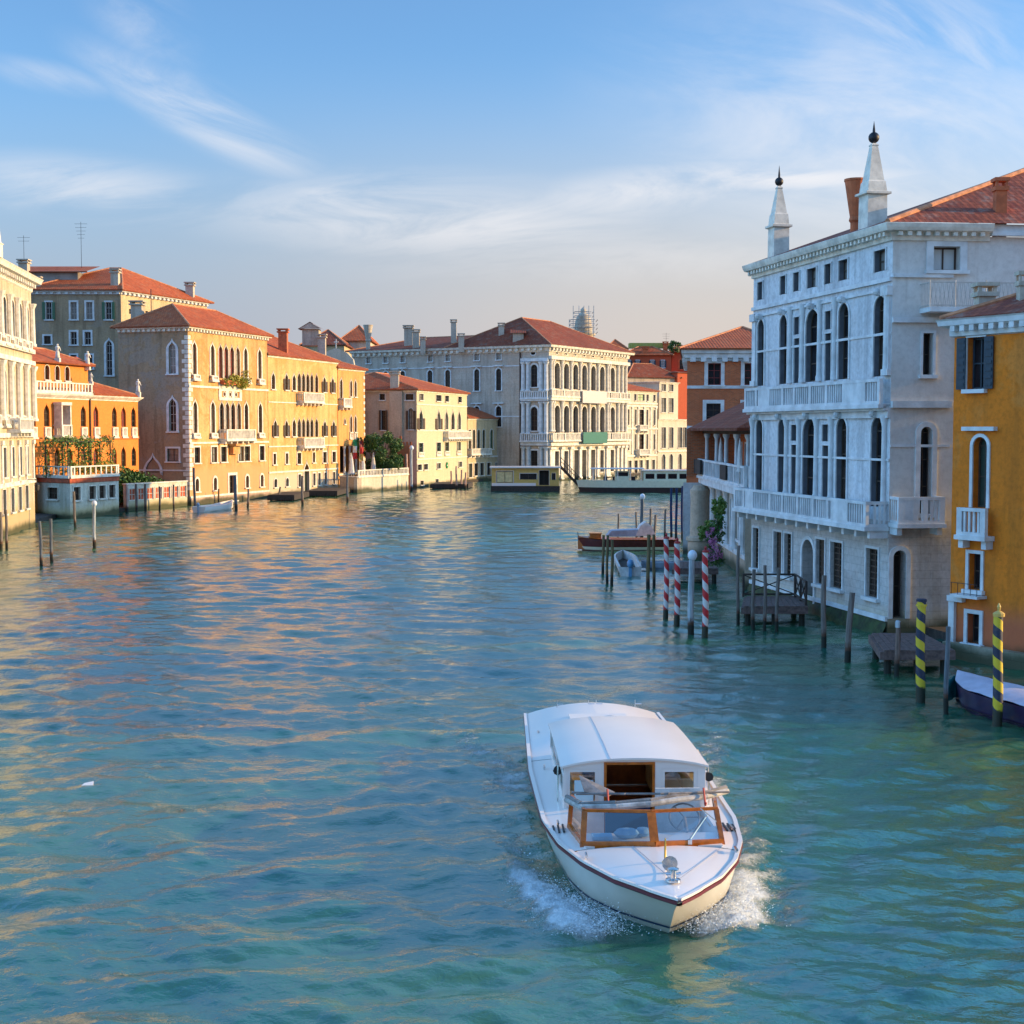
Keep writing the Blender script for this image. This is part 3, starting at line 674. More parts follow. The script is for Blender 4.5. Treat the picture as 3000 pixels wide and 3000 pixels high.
def statue(root, p, z, h=1.7, mat='trim'):
    mb = MB(); p = Vector(p); mb.box((p.x, p.y, z + .15 * h), (.34 * h / 1.7 + .1, .34 * h / 1.7 + .1, .3 * h))
    k = h * .7; b = z + .3 * h
    mb.lathe((p.x, p.y, 0), [(.13 * k, b), (.17 * k, b + .05 * k), (.13 * k, b + .4 * k), (.11 * k, b + .55 * k), (.17 * k, b + .75 * k), (.13 * k, b + .83 * k), (.05 * k, b + .86 * k), (.085 * k, b + .93 * k), (.06 * k, b + k)], 9)
    mb.tube((p.x + .13 * k, p.y, b + .76 * k), (p.x + .24 * k, p.y - .05, b + .5 * k), .045 * k, .03 * k, 5); mb.tube((p.x - .13 * k, p.y, b + .76 * k), (p.x - .1 * k, p.y - .12 * k, b + .55 * k), .045 * k, .03 * k, 5)
    return mb.build('statue', M[mat], root, (p.x, p.y, z), smooth=True)

# ------------------------------------------------------------------ land under the buildings
def land():
    for pts, lb in (([(-300, 60), (-34.2, 60), (-34.6, 74), (-40.6, 119.4), (-41.5, 129), (-41.5, 136), (-38, 142), (-35, 152.5), (-29.2, 168.5), (-23.2, 187), (-20.5, 182.5), (-14.5, 195.5), (-13.5, 199), (-7, 219), (-2, 232), (4, 232), (6, 226), (19.5, 249), (26, 262), (34, 290), (34, 900), (-300, 900)], 'paved left bank of the canal under the palaces'),
                    ([(14.4, 64), (16, 56), (17, 51.5), (21, 38), (24, 10), (300, 10), (300, 900), (36, 900), (36, 300), (26, 180), (18.5, 140), (17, 95), (14.2, 78)], 'paved right bank of the canal under the palaces')):
        mb = MB(); mb.prism([(x, y, -2) for x, y in pts], (0, 0, 2.35)); tag(mb.build('ground', M['deckdk']), lb, kind='structure')
land()

# ================================================================== LEFT BANK
def far_left_palace():
    A, B = gx(-420, 74), gx(98, 119.4); q = quad_of(A, B, 16)
    zt = zat(90, 818, 119)
    rt = thing('stone_palace', 'sunlit white stone palace cut by the left edge of the photo', 'building', (B.x, B.y, 0))
    F = Facade(rt, A, B, -1, zt, M['istria'], M['trim']); F.panes = [M['pane'], M['pane2'], M['pane3']]
    xs = [-180, -130, -90, -50, -15, 12, 36, 58, 78]
    F.row(xs, 880, 985, 36, 10, 'arch', t=.12, par=.7, pj=.3); F.row(xs, 1085, 1215, 36, 11, 'arch', t=.12, par=.8, pj=.3)
    F.row(xs, 1310, 1395, 36, 10, 'rect', t=.1); F.row(xs, 1430, 1500, 36, 9, 'rect', t=.1)
    F.finish(); zf = lambda y: F.mp(36, y)[1]
    us = [F.mp(x, 1000)[0] for x in (-155, -110, -70, -33, -2, 24, 47, 69, 90)]
    F.columns(us, zf(1000), zf(868), .26); F.columns(us, zf(1232), zf(1062), .28); F.pilasters(us, zf(1420), zf(1290), .5)
    for y in (1016, 1052, 1275, 1418): F.band(zf(y), .35, .28 if y != 1418 else .15)
    F.balcony(F.mp(20, 1270)[0], F.mp(62, 1270)[0], zf(1262), .95, 1.0)
    body(rt, q, -1, zt, M['istria'], (0,))
    cornice(rt, [q[0], q[1], q[2]], zt, [(0, -1.1), (.12, -1.0), (.15, -.5), (.7, -.35), (.8, -.1), (.9, .05), (0, .1)], M['trim'], (.7, .3, .3, .5, -.62))
    rf = hip(rt, q, zt + .12, .5, 2.2); p = gx(-3, 104)
    mb = MB(); mb.lathe((p.x, p.y, 0), [(.4, zt), (.4, zt + .9), (.48, zt + 1.0), (.32, zt + 1.1), (.12, zt + 3.9), (.02, zt + 4.0)], 4, sq=True); mb.build('obelisk', M['trim'], rt)
    lm = MB(); lp = F.P(F.mp(75, 1430)[0], zf(1432), .9); a = F.P(F.mp(75, 1430)[0], zf(1412), 0.02)
    lm.tube(a, (lp.x, lp.y, a.z), .03); lm.tube((lp.x, lp.y, a.z), lp, .02); lm.lathe((lp.x, lp.y, lp.z), [(.05, .3), (.22, .1), (.16, -.35), (.05, -.45)], 6); lm.build('lantern', M['iron'], rt)
far_left_palace()

def villa():
    A, B = gx(82, 131), gx(405, 150.5); q = quad_of(A, B, 9); zt = zat(85, 1150, 131)
    rt = thing('orange_villa', 'orange villa with pointed arch windows and small statues on its roofs', 'building', (A.x, A.y, 0))
    F = Facade(rt, A, B, 0, zt, M['villa'], M['trim']); F.panes = [M['pane2'], M['pane'], M['wine']]; zf = lambda y: F.mp(244, y)[1]
    F.row([96, 137, 171, 199, 244, 281, 335, 362, 391], 1185, 1250, 244, 15, 'gothic', t=.0, par=.95, pj=.16)
    F.row([96, 138, 168, 205, 245, 281, 335, 362, 392], 1308, 1372, 244, 15, 'gothic', t=0, par=.0)
    F.finish(); F.band(zf(1283), .32, .1, M['villadark']); F.band(zf(1170), .1, .06)
    b = MB(); u = F.mp(171, 1250)[0]
    for k, du in enumerate((-.75, .75)): F.box(b, u + du - .09, u + du + .09, zf(1255), zf(1190), .08, .9)
    F.box(b, u - .9, u + .9, zf(1190) + .01, zf(1181), .06, .95); b.build('balcony_canopy', M['trim'], rt)
    F.balcony(u - .9, u + .9, zf(1278), 1.1, .95)
    pp = MB(); uu = F.mp(262, 1200)[0]; F.box(pp, uu - .07, uu + .07, 1, zf(1160), .02, .15); pp.build('drainpipe', M['brown'], rt)
    body(rt, q, 0, zt, M['villa'], (0,)); cornice(rt, q, zt, [(0, -.4), (.12, -.35), (.4, -.12), (.45, 0), (0, .02)], M['trim'], closed=True)
    # terrace balustrade
    F.z1 = zt + 6; F.balcony(.1, F.mp(262, 1140)[0], zt + .17, .95, .35, brk=False, gap=.55, bw=.22)
    # penthouse
    un = F.mp(300, 1120)[0]; P0 = F.P(.9, 0, -1.6); P1 = F.P(un, 0, -1.6); q2 = quad_of(P0.xy, P1.xy, 6); z2 = zt + 3.05
    G = Facade(rt, q2[0], q2[1], zt + .02, z2, M['villa'], M['trim'], 'penthouse_wall'); G.panes = [M['pane2']]
    G.row([137, 167, 196], 1072, 1114, 167, 13, 'arch', t=.08); G.row([253], 1085, 1120, 253, 68, 'rect', t=.1, depth=.9, pane=M['pane2'], nb=0); G.finish()
    body(rt, q2, zt, z2, M['villa'], (0,), 'penthouse_wall'); rf = hip(rt, q2, z2 + .02, .55, 1.5, axis=0)
    q3 = [F.P(F.mp(266, 1140)[0], 0, .35).xy, F.P(F.L, 0, .2).xy, F.P(F.L, 0, -6).xy, F.P(F.mp(300, 1140)[0] + .1, 0, -6).xy]; hip(rt, q3, zt + .16, 0, 1.25, ins=(3, 4))
    for px, py, zb, d in ((118, 1040, z2 - .1, -1.4), (207, 1048, z2 - .1, -1.4), (294, 1062, z2 - .5, -1.4), (402, 1145, zt, .1), (262, 1120, zt + 1.0, .2)):
        p = F.P(F.mp(px, py)[0], 0, d); statue(rt, p, zb, 1.9 if px != 262 else 1.2)
    p = F.P(F.mp(343, 1110)[0], 0, -5); ch = MB(); ch.box((p.x, p.y, zt + 1.6), (1.6, 1.6, 3.2)); ch.lathe((p.x, p.y, 0), [(1.0, zt + 3.2), (.9, zt + 3.7), (.3, zt + 4.1)], 4, sq=True); ch.build('stair_turret', M['redwall'], rt)
villa()

def leaves(mb, n, fn, size, mi=0):
    for _ in range(n):
        c = fn(); 
        if c is None: continue
        c = Vector(c); a = Vector((random.gauss(0, 1), random.gauss(0, 1), random.gauss(0, .6))).normalized(); b = a.orthogonal().normalized(); b.rotate(Matrix.Rotation(random.random() * 6.3, 3, a)); d = a.cross(b); s = size * random.uniform(.6, 1.3)
        mb.face([c - b * s, c + d * s * .45, c + b * s, c - d * s * .45], mi)
def clump(cs):
    def fn():
        c, r = random.choice(cs); v = Vector((random.gauss(0, 1), random.gauss(0, 1), random.gauss(0, 1))).normalized() * r * random.uniform(.55, 1.05)
        return Vector(c) + v
    return fn

def pavilion():
    Bc = gx(202, 129); Bl = gx(100, 132.5); Br = gx(345, 136); zt = zat(202, 1412, 129)
    back = [Vector((Br.x - 6.5, Br.y + 3.2)), Vector((Bl.x - 1, Bl.y + 4))]
    rt = thing('canal_pavilion', 'low white canalside pavilion with roof terrace below the orange villa', 'building', (Bc.x, Bc.y, 0))
    F1 = Facade(rt, Bl, Bc, -1, zt, M['pav'], M['trim']); F1.row([155], 1428, 1462, 155, 30, 'rect', t=.06, pane=M['pane2']); F1.finish()
    F2 = Facade(rt, Bc, Br, -1, zt, M['pav'], M['trim']); F2.row([225, 270, 299, 328], 1424, 1462, 270, 19, 'rect', t=.12, pane=M['pane2']); F2.finish()
    mb = MB(); poly = [Bl, Bc, Br] + back
    mb.face([(p.x, p.y, zt + .3) for p in poly]); a, b = Br, back[0]; mb.face([(a.x, a.y, -1), (b.x, b.y, -1), (b.x, b.y, zt + .3), (a.x, a.y, zt + .3)]); mb.build('terrace_floor', M['deckw'], rt)
    cornice(rt, [Bl, Bc, Br], zt + .3, [(0, -.45), (.1, -.4), (.1, -.05), (.18, 0), (0, .02)], M['redpanel'], name='brick_band')
    for F in (F1, F2): F.z1 = 30; F.balcony(.02, F.L - .02, zt + .46, .95, .1, brk=False, gap=.8, bw=.16)
    # pergola with climbers
    pt = thing('pergola', 'vine covered pergola on the white pavilion terrace', 'pergola', (Bc.x, Bc.y + 1, zt + .3)); pb = MB(); zz = zt + 3.6; cs = []
    for u in (0.6, 3, 5.4, F2.L - .4):
        for d in (-.6, -3.0):
            p = F2.P(u, 0, d); pb.tube((p.x, p.y, zt + .3), (p.x, p.y, zz), .07, .07, 6)
            for k in range(5): cs.append(((p.x, p.y, zt + .8 + k * .6), .45))
    for d in (-.6, -3.0):
        a = F2.P(.3, zz, d); b = F2.P(F2.L - .2, zz, d); pb.tube(a, b, .06); 
        for k in range(14): cs.append((a.lerp(b, k / 13) + Vector((0, 0, random.uniform(-.2, .25))), random.uniform(.3, .6)))
    pb.build('frame', M['deckdk'], pt); lv = MB(); leaves(lv, 3000, clump(cs), .12); lv.build('vine', M['leafl'], pt)
    cs = [(F2.P(random.uniform(.4, F2.L - .3), zt + random.uniform(.9, 1.5), -.35), random.uniform(.25, .45)) for _ in range(16)]
    lv = MB(); leaves(lv, 1200, clump(cs), .11); tag(lv.build('terrace_plants', M['leafy']), 'row of yellow green potted plants behind the pavilion terrace rail', 'plants')
    # neighbouring hedge and the panelled water wall
    cs = []
    for k in range(26):
        t = k / 25; p = gx(352 + 128 * t, 144 + 7 * t); cs.append(((p.x, p.y, zat(0, 1375 + 45 * t, 142) - random.uniform(.6, 1.2)), random.uniform(.7, 1.1))); cs.append(((p.x, p.y, 1.6), .9))
    lv = MB(); leaves(lv, 9000, clump(cs), .19); tag(lv.build('hedge', M['leaf']), 'dense green hedge sloping down beside the white pavilion', 'hedge')
    a, b = gx(368, 141.5), gx(546, 150.5); r2 = thing('garden_wall', 'white water wall with red lattice panels below the hedge', 'wall', (a.x, a.y, 0))
    F = Facade(r2, a, b, -1, 2.6, M['pav'], M['trim']); 
    for k in range(7): F.win(.9 + k * (F.L - 1.6) / 6, 1.0, 2.2, 1.05, 'rect', t=.07, sill=False, depth=.1, pane=M['redpanel'], nb=1, join=M['trim'], name='panel')
    F.finish(); q = quad_of(a, b, .4); body(r2, q, -1, 2.6, M['pav'], (0,)); cornice(r2, q, 2.72, [(0, -.13), (.08, -.12), (.08, 0), (-.2, .01)], M['trim'], name='coping', closed=True)
pavilion()

def rear_left():
    A, B, D = gx(86, 177), gx(360, 177), gx(610, 194.5); zt = zat(358, 850, 177)
    rt = thing('tall_rear_house', 'tall grey brown house with green shutters rising behind the orange villa', 'building', (B.x, B.y, 0))
    F = Facade(rt, A, B, 0, zt, M['greybrown'], M['trimcool'])
    F.row([143, 318], 885, 936, 143, 17, 'rect', sh=M['green'], t=.18, join=M['joinw']); F.row([216, 262], 885, 936, 216, 18, 'rect', t=.22, join=M['joinw'], pane=M['pane3'])
    F.row([139], 984, 1008, 139, 20, 'rect', t=.2); F.row([216, 257], 972, 1010, 216, 18, 'rect', t=.22, join=M['joinw']); F.row([320], 995, 1100, 320, 17, 'gothic', t=.28, join=M['joinw'])
    F.row([140, 216, 262], 1040, 1080, 216, 18, 'rect', t=.2); F.finish()
    G = Facade(rt, B, D, 0, zt, M['tan'], M['trim']); G.row([382, 430, 470, 520, 565], 905, 920, 382, 8, 'rect', t=0, depth=.15); G.finish()
    dv = G.N * -13; q = [B, D, Vector((D.x + dv.x, D.y + dv.y)), Vector((B.x + dv.x, B.y + dv.y))]
    U = (A - B).normalized()
    quad = [A, B, D, D + (A - B)]; body(rt, quad, 0, zt, M['greybrown'], (0, 1))
    cornice(rt, [A, B, D], zt, CP, M['trimcool'], (.9, .35, .25, .35, -.38))
    rf = hip(rt, quad, zt + .05, .6, 3.6, ins=(5, 7), axis=0)
    gl = MB(); p = gx(165, 182); gl.box((p.x, p.y, zt + 1.6), (7.0, 3, 2.0)); gl.build('roof_lantern', M['pane3'], rf)
    rp = MB(); roofface(rp, [(p.x - 4.2, p.y - 2, zt + 2.65), (p.x + 4.8, p.y - 2, zt + 2.65), (p.x + 4.8, p.y + 4, zt + 3.9), (p.x - 4.2, p.y + 4, zt + 3.9)]); rp.prism([(p.x - 4.2, p.y - 2, zt + 2.5), (p.x + 4.8, p.y - 2, zt + 2.5), (p.x + 4.8, p.y - 1.8, zt + 2.5), (p.x - 4.2, p.y - 1.8, zt + 2.5)], (0, 0, .14)); rp.build('lantern_roof', M['roof'], rf)
    for px, y0, y1, Y, w_ in ((80, 830, 772, 180, 1.3), (120, 850, 822, 178, .8), (345, 845, 800, 178.5, 1.1), (562, 880, 838, 192, 1.2)):
        p = gx(px, Y); chimney(rf, p, zat(px, y0, Y) - 1, zat(px, y1, Y), w_ * .85)
    for px, y1 in ((80, 690), (247, 650)): p = gx(px, 184); antenna(rf, p, zt, zat(px, y1, 184), 2 if px < 100 else 5)
rear_left()

def gothic_palace():
    A, B = gx(554, 152.5), gx(785, 169); q = quad_of(A, B, 8.6); zt = zat(554, 955, 152.5)
    rt = thing('gothic_palace', 'tall ochre gothic palace with stone quoins and yellow planter under its upper windows', 'building', (A.x, A.y, 0))
    F = Facade(rt, A, B, -1, zt, M['gothic'], M['trim']); zf = lambda y: F.mp(680, y)[1]; F.panes = [M['pane'], M['pane3'], M['pane2']]; uf = lambda x: F.mp(x, 1200)[0]
    F.row([569, 622, 719, 760], 1012, 1104, 680, 11, 'gothic', t=.2, par=.5, pj=.4, pane=M['pane3'])
    F.row([645.5, 662, 679], 1012, 1110, 680, 12, 'gothic', t=.10, sill=False, pane=M['wine']); F.row([696], 1012, 1110, 680, 12, 'gothic', t=.10, sill=False, pane=M['greyshut'])
    F.row([571, 623, 721, 762], 1176, 1268, 680, 11, 'gothic', t=.2, par=.4, pj=.3); F.row([649, 665.5, 682, 699], 1176, 1268, 680, 12, 'gothic', t=.1, sill=False)
    F.row([657, 673.5, 690.5], 1150, 1162, 680, 6, 'oval', t=.08, pane=M['wine'], plain=1)
    F.row([577, 767], 1308, 1352, 680, 15, 'rect', t=.16, join=M['dkgreen']); F.row([627, 655, 706, 724], 1308, 1352, 680, 16, 'rect', t=.16, join=M['dkgreen'])
    F.row([577, 630, 724, 767], 1396, 1432, 680, 9, 'arch', t=.22); F.row([681], 1392, 1466, 681, 20, 'rect', t=.3, name='door', pane=M['dark'], depth=.5)
    F.finish()
    tr = MB(); F.box(tr, uf(641), uf(708), zf(1174), zf(1122), .003, .05)
    # leave the tracery panel as a frame round the three roundels
    tr = MB(); F.box(tr, uf(641), uf(707), zf(1147), zf(1126), .003, .09); F.box(tr, uf(641), uf(707), zf(1174), zf(1165), .003, .09)
    for x in (644, 665, 682, 704): F.box(tr, uf(x) - .28, uf(x) + .28, zf(1165) + .002, zf(1147) - .002, .003, .09)
    tr.build('tracery_panel', M['trim'], rt)
    for y, h in ((1138, .22), (1296, .2), (1448, .3)): F.band(zf(y), h, .12, u0=0 if y > 1140 else 0, u1=None)
    F.balcony(uf(641), uf(727), zf(1288), 1.15, 1.0)
    pl = MB(); F.box(pl, uf(643), uf(713), zf(1128), zf(1116), .14, .6); pl.build('planter_box', M['terra'], rt)
    cs = [(F.P(random.uniform(uf(643), uf(714)), zf(random.uniform(1106, 1130)), .55), random.uniform(.3, .55)) for _ in range(30)] + [(F.P(uf(712), zf(1090), .4), .4)]
    lv = MB(); leaves(lv, 1500, clump(cs), .13); tag(lv.build('trailing_plants', M['leafy']), 'yellow green plants trailing from the gothic palace planter', 'plants')
    pl = MB(); F.box(pl, 0.01, F.L - .01, -1, zf(1449), .004, .16); pl.build('plinth', plaster('pink_plinth_stone', (0.60, 0.42, 0.32), (0.4, 0.28, 0.2), None, blocks=(1.5, .5, .03, .85, .7)), rt)
    cn = MB(); F.box(cn, uf(668), uf(694), zf(1306), zf(1300), .02, 1.0); F.box(cn, uf(671), uf(690), zf(1330), zf(1306) - .01, .02, .5); cn.build('door_canopy', M['gothic'], rt)
    # side
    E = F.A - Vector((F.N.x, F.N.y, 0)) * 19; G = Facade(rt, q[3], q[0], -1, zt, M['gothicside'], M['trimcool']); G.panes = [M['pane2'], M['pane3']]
    G.row([505], 1000, 1095, 505, 21, 'gothic', t=.3, join=M['joinw']); G.row([506], 1165, 1264, 505, 21, 'gothic', t=.3, join=M['joinw']); G.row([507], 1314, 1352, 507, 34, 'rect', t=.2)
    G.row([448], 1335, 1384, 448, 42, 'gothic', t=.3, pane=M['gothicside'], plain=1, sill=False, depth=.12); G.finish(); G.band(G.mp(500, 1378)[1], .16, .08, u0=max(0, G.L - 8))
    for FF, e in ((F, 0), (G, 1)):      # quoins
        qb = MB(); z = 1.6; k = 0
        while z < zt - 1.0:
            wq = .75 if k % 2 else .42
            u0, u1 = (0.0, wq) if e == 0 else (FF.L - wq, FF.L); FF.box(qb, u0, u1, z, z + .42, .003, .05); z += .5; k += 1
        qb.build('quoins', M['trim'], rt)
    body(rt, q, -1, zt, M['gothicside'], (0, 3)); cornice(rt, [q[3], q[0], q[1], q[2]], zt, CP, M['trim'], (.62, .26, .25, .33, -.38))
    rf = hip(rt, q, zt + .05, .6, 2.7, ins=(4.6, 5), axis=0, mat='roof')
    p = gx(408, 158); chimney(rf, p, zt - .2, zat(408, 895, 158), 1.2); p = gx(450, 161); p2 = gx(448, 160)
    mb = MB(); mb.tube((p2.x, p2.y, zt + 1), (p2.x, p2.y, zt + 4.6), .05); mb.build('antenna', M['iron'], rf)
gothic_palace()

def yellow_palace():
    A, B = gx(786, 169.4), gx(989, 188); q = quad_of(A, B, 16); zt = zat(786, 1038, 169.4)
    rt = thing('yellow_palace', 'yellow palace with two stacked five light window groups and grey balconies', 'building', (A.x, A.y, 0))
    F = Facade(rt, A, B, -1, zt, M['yellow'], M['trim']); zf = lambda y: F.mp(900, y)[1]; uf = lambda x: F.mp(x, 1200)[0]; F.panes = [M['pane'], M['pane'], M['pane2']]
    k5 = [876, 888.5, 901, 913, 927]
    F.row([800, 861], 1098, 1146, 900, 9, 'gothic', t=.14); F.row([839, 950, 974], 1098, 1146, 900, 8, 'gothic', t=.12, sh=M['brown']); F.row(k5, 1092, 1148, 900, 9, 'gothic', t=.07, sill=False)
    F.row([861], 1226, 1278, 900, 9.5, 'gothic', t=.14); F.row([806, 839, 951, 977], 1230, 1278, 900, 8, 'gothic', t=.12, sh=M['brown']); F.row(k5, 1224, 1280, 900, 9, 'gothic', t=.07, sill=False)
    F.row([804, 840, 919], 1326, 1356, 900, 7, 'rect', t=.18); F.row([876, 951, 978], 1326, 1358, 900, 11, 'rect', t=.18)
    F.row([898], 1352, 1440, 898, 15, 'gothic', t=.2, name='door', pane=M['dkgreen'], depth=.4)
    F.row([807, 841], 1396, 1420, 900, 8, 'arch', t=.12); F.row([877, 920, 935, 953, 978], 1388, 1424, 900, 7, 'rect', t=.16); F.finish()
    for y, h in ((1182, .12), (1306, .14), (1378, .2)): F.band(zf(y), h, .09)
    F.balcony(uf(871), uf(931), zf(1178), 1.15, .95); F.balcony(uf(871), uf(931), zf(1309), 1.15, .95)
    body(rt, q, -1, zt, M['yellow'], (0,)); cornice(rt, [q[3], q[0], q[1], q[2]], zt, CPs, M['trim'])
    rf = hip(rt, q, zt + .04, .35, 3.8, ins=(6, 8)); p = gx(832, 176); chimney(rf, p, zt, zat(832, 975, 176), 1.05, 'terra')
    p = gx(945, 190); chimney(rf, p, zt + .5, zat(945, 990, 190), 1.0)
    p = gx(915, 192); dm = MB(); dm.box((p.x, p.y, zt + 3.4), (2.2, 2.2, 2.2)); roofface(dm, [(p.x - 1.5, p.y - 1.5, zt + 4.5), (p.x + 1.5, p.y - 1.5, zt + 4.5), (p.x, p.y - 1.5, zt + 5.3)]); 
    dm.build('dormer', M['chimw'], rf); d2 = MB(); roofface(d2, [(p.x - 1.6, p.y - 1.6, zt + 4.45), (p.x - 1.6, p.y + 1.6, zt + 4.45), (p.x, p.y + 1.6, zt + 5.4), (p.x, p.y - 1.6, zt + 5.4)]); roofface(d2, [(p.x + 1.6, p.y - 1.6, zt + 4.45), (p.x + 1.6, p.y + 1.6, zt + 4.45), (p.x, p.y + 1.6, zt + 5.4), (p.x, p.y - 1.6, zt + 5.4)]); d2.build('dormer_roof', M['roofdk'], rf)
    # narrower end house
    A2, B2 = gx(990.5, 188.3), gx(1069, 196); q = quad_of(A2, B2, 14); z2 = zat(990, 1076, 188)
    r2 = thing('ochre_end_house', 'narrow deep ochre house with ground floor loggia right of the yellow palace', 'building', (A2.x, A2.y, 0))
    G = Facade(r2, A2, B2, -1, z2, M['annex'], M['trim']); zg = lambda y: G.mp(1030, y)[1]; ug = lambda x: G.mp(x, 1200)[0]
    G.row([999], 1110, 1168, 1030, 7, 'gothic', t=.12); G.row([1028, 1041], 1112, 1162, 1030, 6, 'gothic', t=.12); G.row([1028, 1041], 1216, 1266, 1030, 6, 'gothic', t=.12, par=.8)
    G.row([1010], 1225, 1242, 1030, 5, 'gothic', t=.06); G.row([1024], 1306, 1384, 1024, 56, 'rect', t=.0, depth=2.2, pane=M['dark'], plain=1, name='loggia'); G.finish()
    G.balcony(.2, ug(1016), zg(1192), 1.1, .8); G.columns([ug(1006), ug(1022), ug(1040)], zg(1384), zg(1307), .16)
    G.band(zg(1388), .25, .12)
    qb = MB(); z = 3; 
    while z < z2 - 1: G.box(qb, G.L - .45, G.L, z, z + .4, .003, .05); z += .85
    qb.build('quoins', M['trim'], r2)
    body(r2, q, -1, z2, M['annex'], (0,)); cornice(r2, [q[0], q[1], q[2]], z2, CPs, M['trim']); hip(r2, q, z2 + .04, .4, 2.3, ins=(4, 5))
yellow_palace()

def garden():
    a, b = gx(1046, 182.5), gx(1196, 195.5); rt = thing('garden_terrace_wall', 'pale canal wall with balustrade in front of the garden tree', 'wall', (a.x, a.y, 0))
    F = Facade(rt, a, b, -1, 1.9, M['palewhite'], M['trim']); F.finish(); q = quad_of(a, b, .5); body(rt, q, -1, 1.9, M['palewhite'], (0,)); F.z1 = 9; F.balcony(.1, F.L - .1, 2.06, .85, .1, brk=False, gap=.4, bw=.15)
    a2, b2 = gx(994, 184.5), gx(1045, 182.5); r2 = thing('landing_wall', 'low grey landing wall under the ochre loggia', 'wall', (a2.x, a2.y, 0)); q2 = quad_of(a2, b2, .8); body(r2, q2, -1, 2.0, M['creamside']); cornice(r2, q2, 2.1, [(0, -.15), (.08, -.14), (.08, 0), (-.5, .01)], M['trim'], name='coping', closed=True)
    # tree
    p = gx(1108, 193); t = thing('garden_tree', 'round dark green tree in the garden between the ochre and cream houses', 'tree', (p.x, p.y, .4)); tb = MB(); tb.tube((p.x, p.y, .3), (p.x, p.y, 3.5), .25, .16, 8)
    tips = []
    for k in range(9):
        an = k * .7; e = Vector((p.x + 1.8 * math.cos(an), p.y + 1.8 * math.sin(an), 5 + (k % 3))); tb.tube((p.x, p.y, 2.4 + .2 * (k % 4)), e, .1, .03, 5); tips.append(e)
    tb.build('trunk', M['bark'], t); cs = []
    for k in range(34):
        u = random.uniform(-1, 1); z = random.uniform(2.6, 7.4); rr = 3.1 * math.sqrt(max(.15, 1 - ((z - 4.7) / 3.3) ** 2)); cs.append(((p.x + u * rr, p.y + random.uniform(-1, 1) * rr, z), random.uniform(.45, .9)))
    lv = MB(); leaves(lv, 9500, clump(cs), .16); lv.build('crown', M['leaf'], t)
    # crenellated red brick wall
    a, b = gx(1143, 196.5), gx(1200, 196.5); zz = zat(1170, 1305, 196.5); r3 = thing('red_brick_wall', 'red brick garden wall with battlements behind the garden tree', 'wall', (a.x, a.y, 0)); q = quad_of(a, b, .6)
    body(r3, q, 0, zz, M['brickw']); mb = MB()
    for k in range(6):
        u = .3 + k * .5; mb.box((a.x + u, a.y + .3, zz + .25), (.28, .5, .5))
    mb.box((a.x + 1.4, a.y + .3, zz + .9), (.3, .5, .8)); mb.build('battlement', M['brickw'], r3)
    um = None
    for px, lb in ((1029, 'folded white parasol left of the flags'), (1062, 'folded white parasol right of the flags beside the tree'), (1093, 'folded white parasol in front of the garden tree')):
        p = gx(px, 184.8 if px < 1045 else 186.5 + (px - 1046) * .09); z0 = 1.2
        t = thing('folded_parasol', lb, 'parasol', (p.x, p.y, z0), 'folded parasols on the garden terrace'); m1 = MB(); m1.tube((p.x, p.y, z0), (p.x, p.y, z0 + 3.9), .04); m1.build('pole', M['joinw'], t)
        m2 = MB(); m2.lathe((p.x, p.y, z0), [(.42, 1.2), (.38, 1.4), (.30, 2.2), (.16, 3.2), (.03, 3.8)], 7); m2.build('canopy', M['canvasw'], t)
    for px, y0, y1, cols, lb in ((1034, 1288, 1345, ('flag_g', 'flag_w', 'flag_r'), 'green white and red flag hanging from a pole by the loggia'), (1053, 1290, 1350, ('wine', 'flag_r', 'gy'), 'dark red and gold flag hanging beside the tricolour')):
        Y = 185.5; t = thing('flag', lb, 'flag', (*gx(px, Y), 2.0), 'flags in front of the loggia'); p = gx(px, Y); m1 = MB(); zt_ = zat(px, y0, Y); zb = zat(px, y1, Y); m1.tube((p.x, p.y, 1.6), (p.x, p.y, zt_ + .2), .04); m1.build('pole', M['joinw'], t)
        m2 = MB(); n = 9
        for k in range(n):
            for j in range(3):
                za = zt_ - (zt_ - zb) * (k / n); zc = zt_ - (zt_ - zb) * ((k + 1) / n); xa = p.x + j * .17; wv = lambda z, x: p.y - .1 + .12 * math.sin(z * 3 + x * 9)
                m2.face([(xa, wv(zc, xa), zc), (xa + .17, wv(zc, xa + .17), zc), (xa + .17, wv(za, xa + .17), za), (xa, wv(za, xa), za)], min(2, int(k / 3)))
        m2.build('cloth', [M[c] for c in cols], t)
garden()

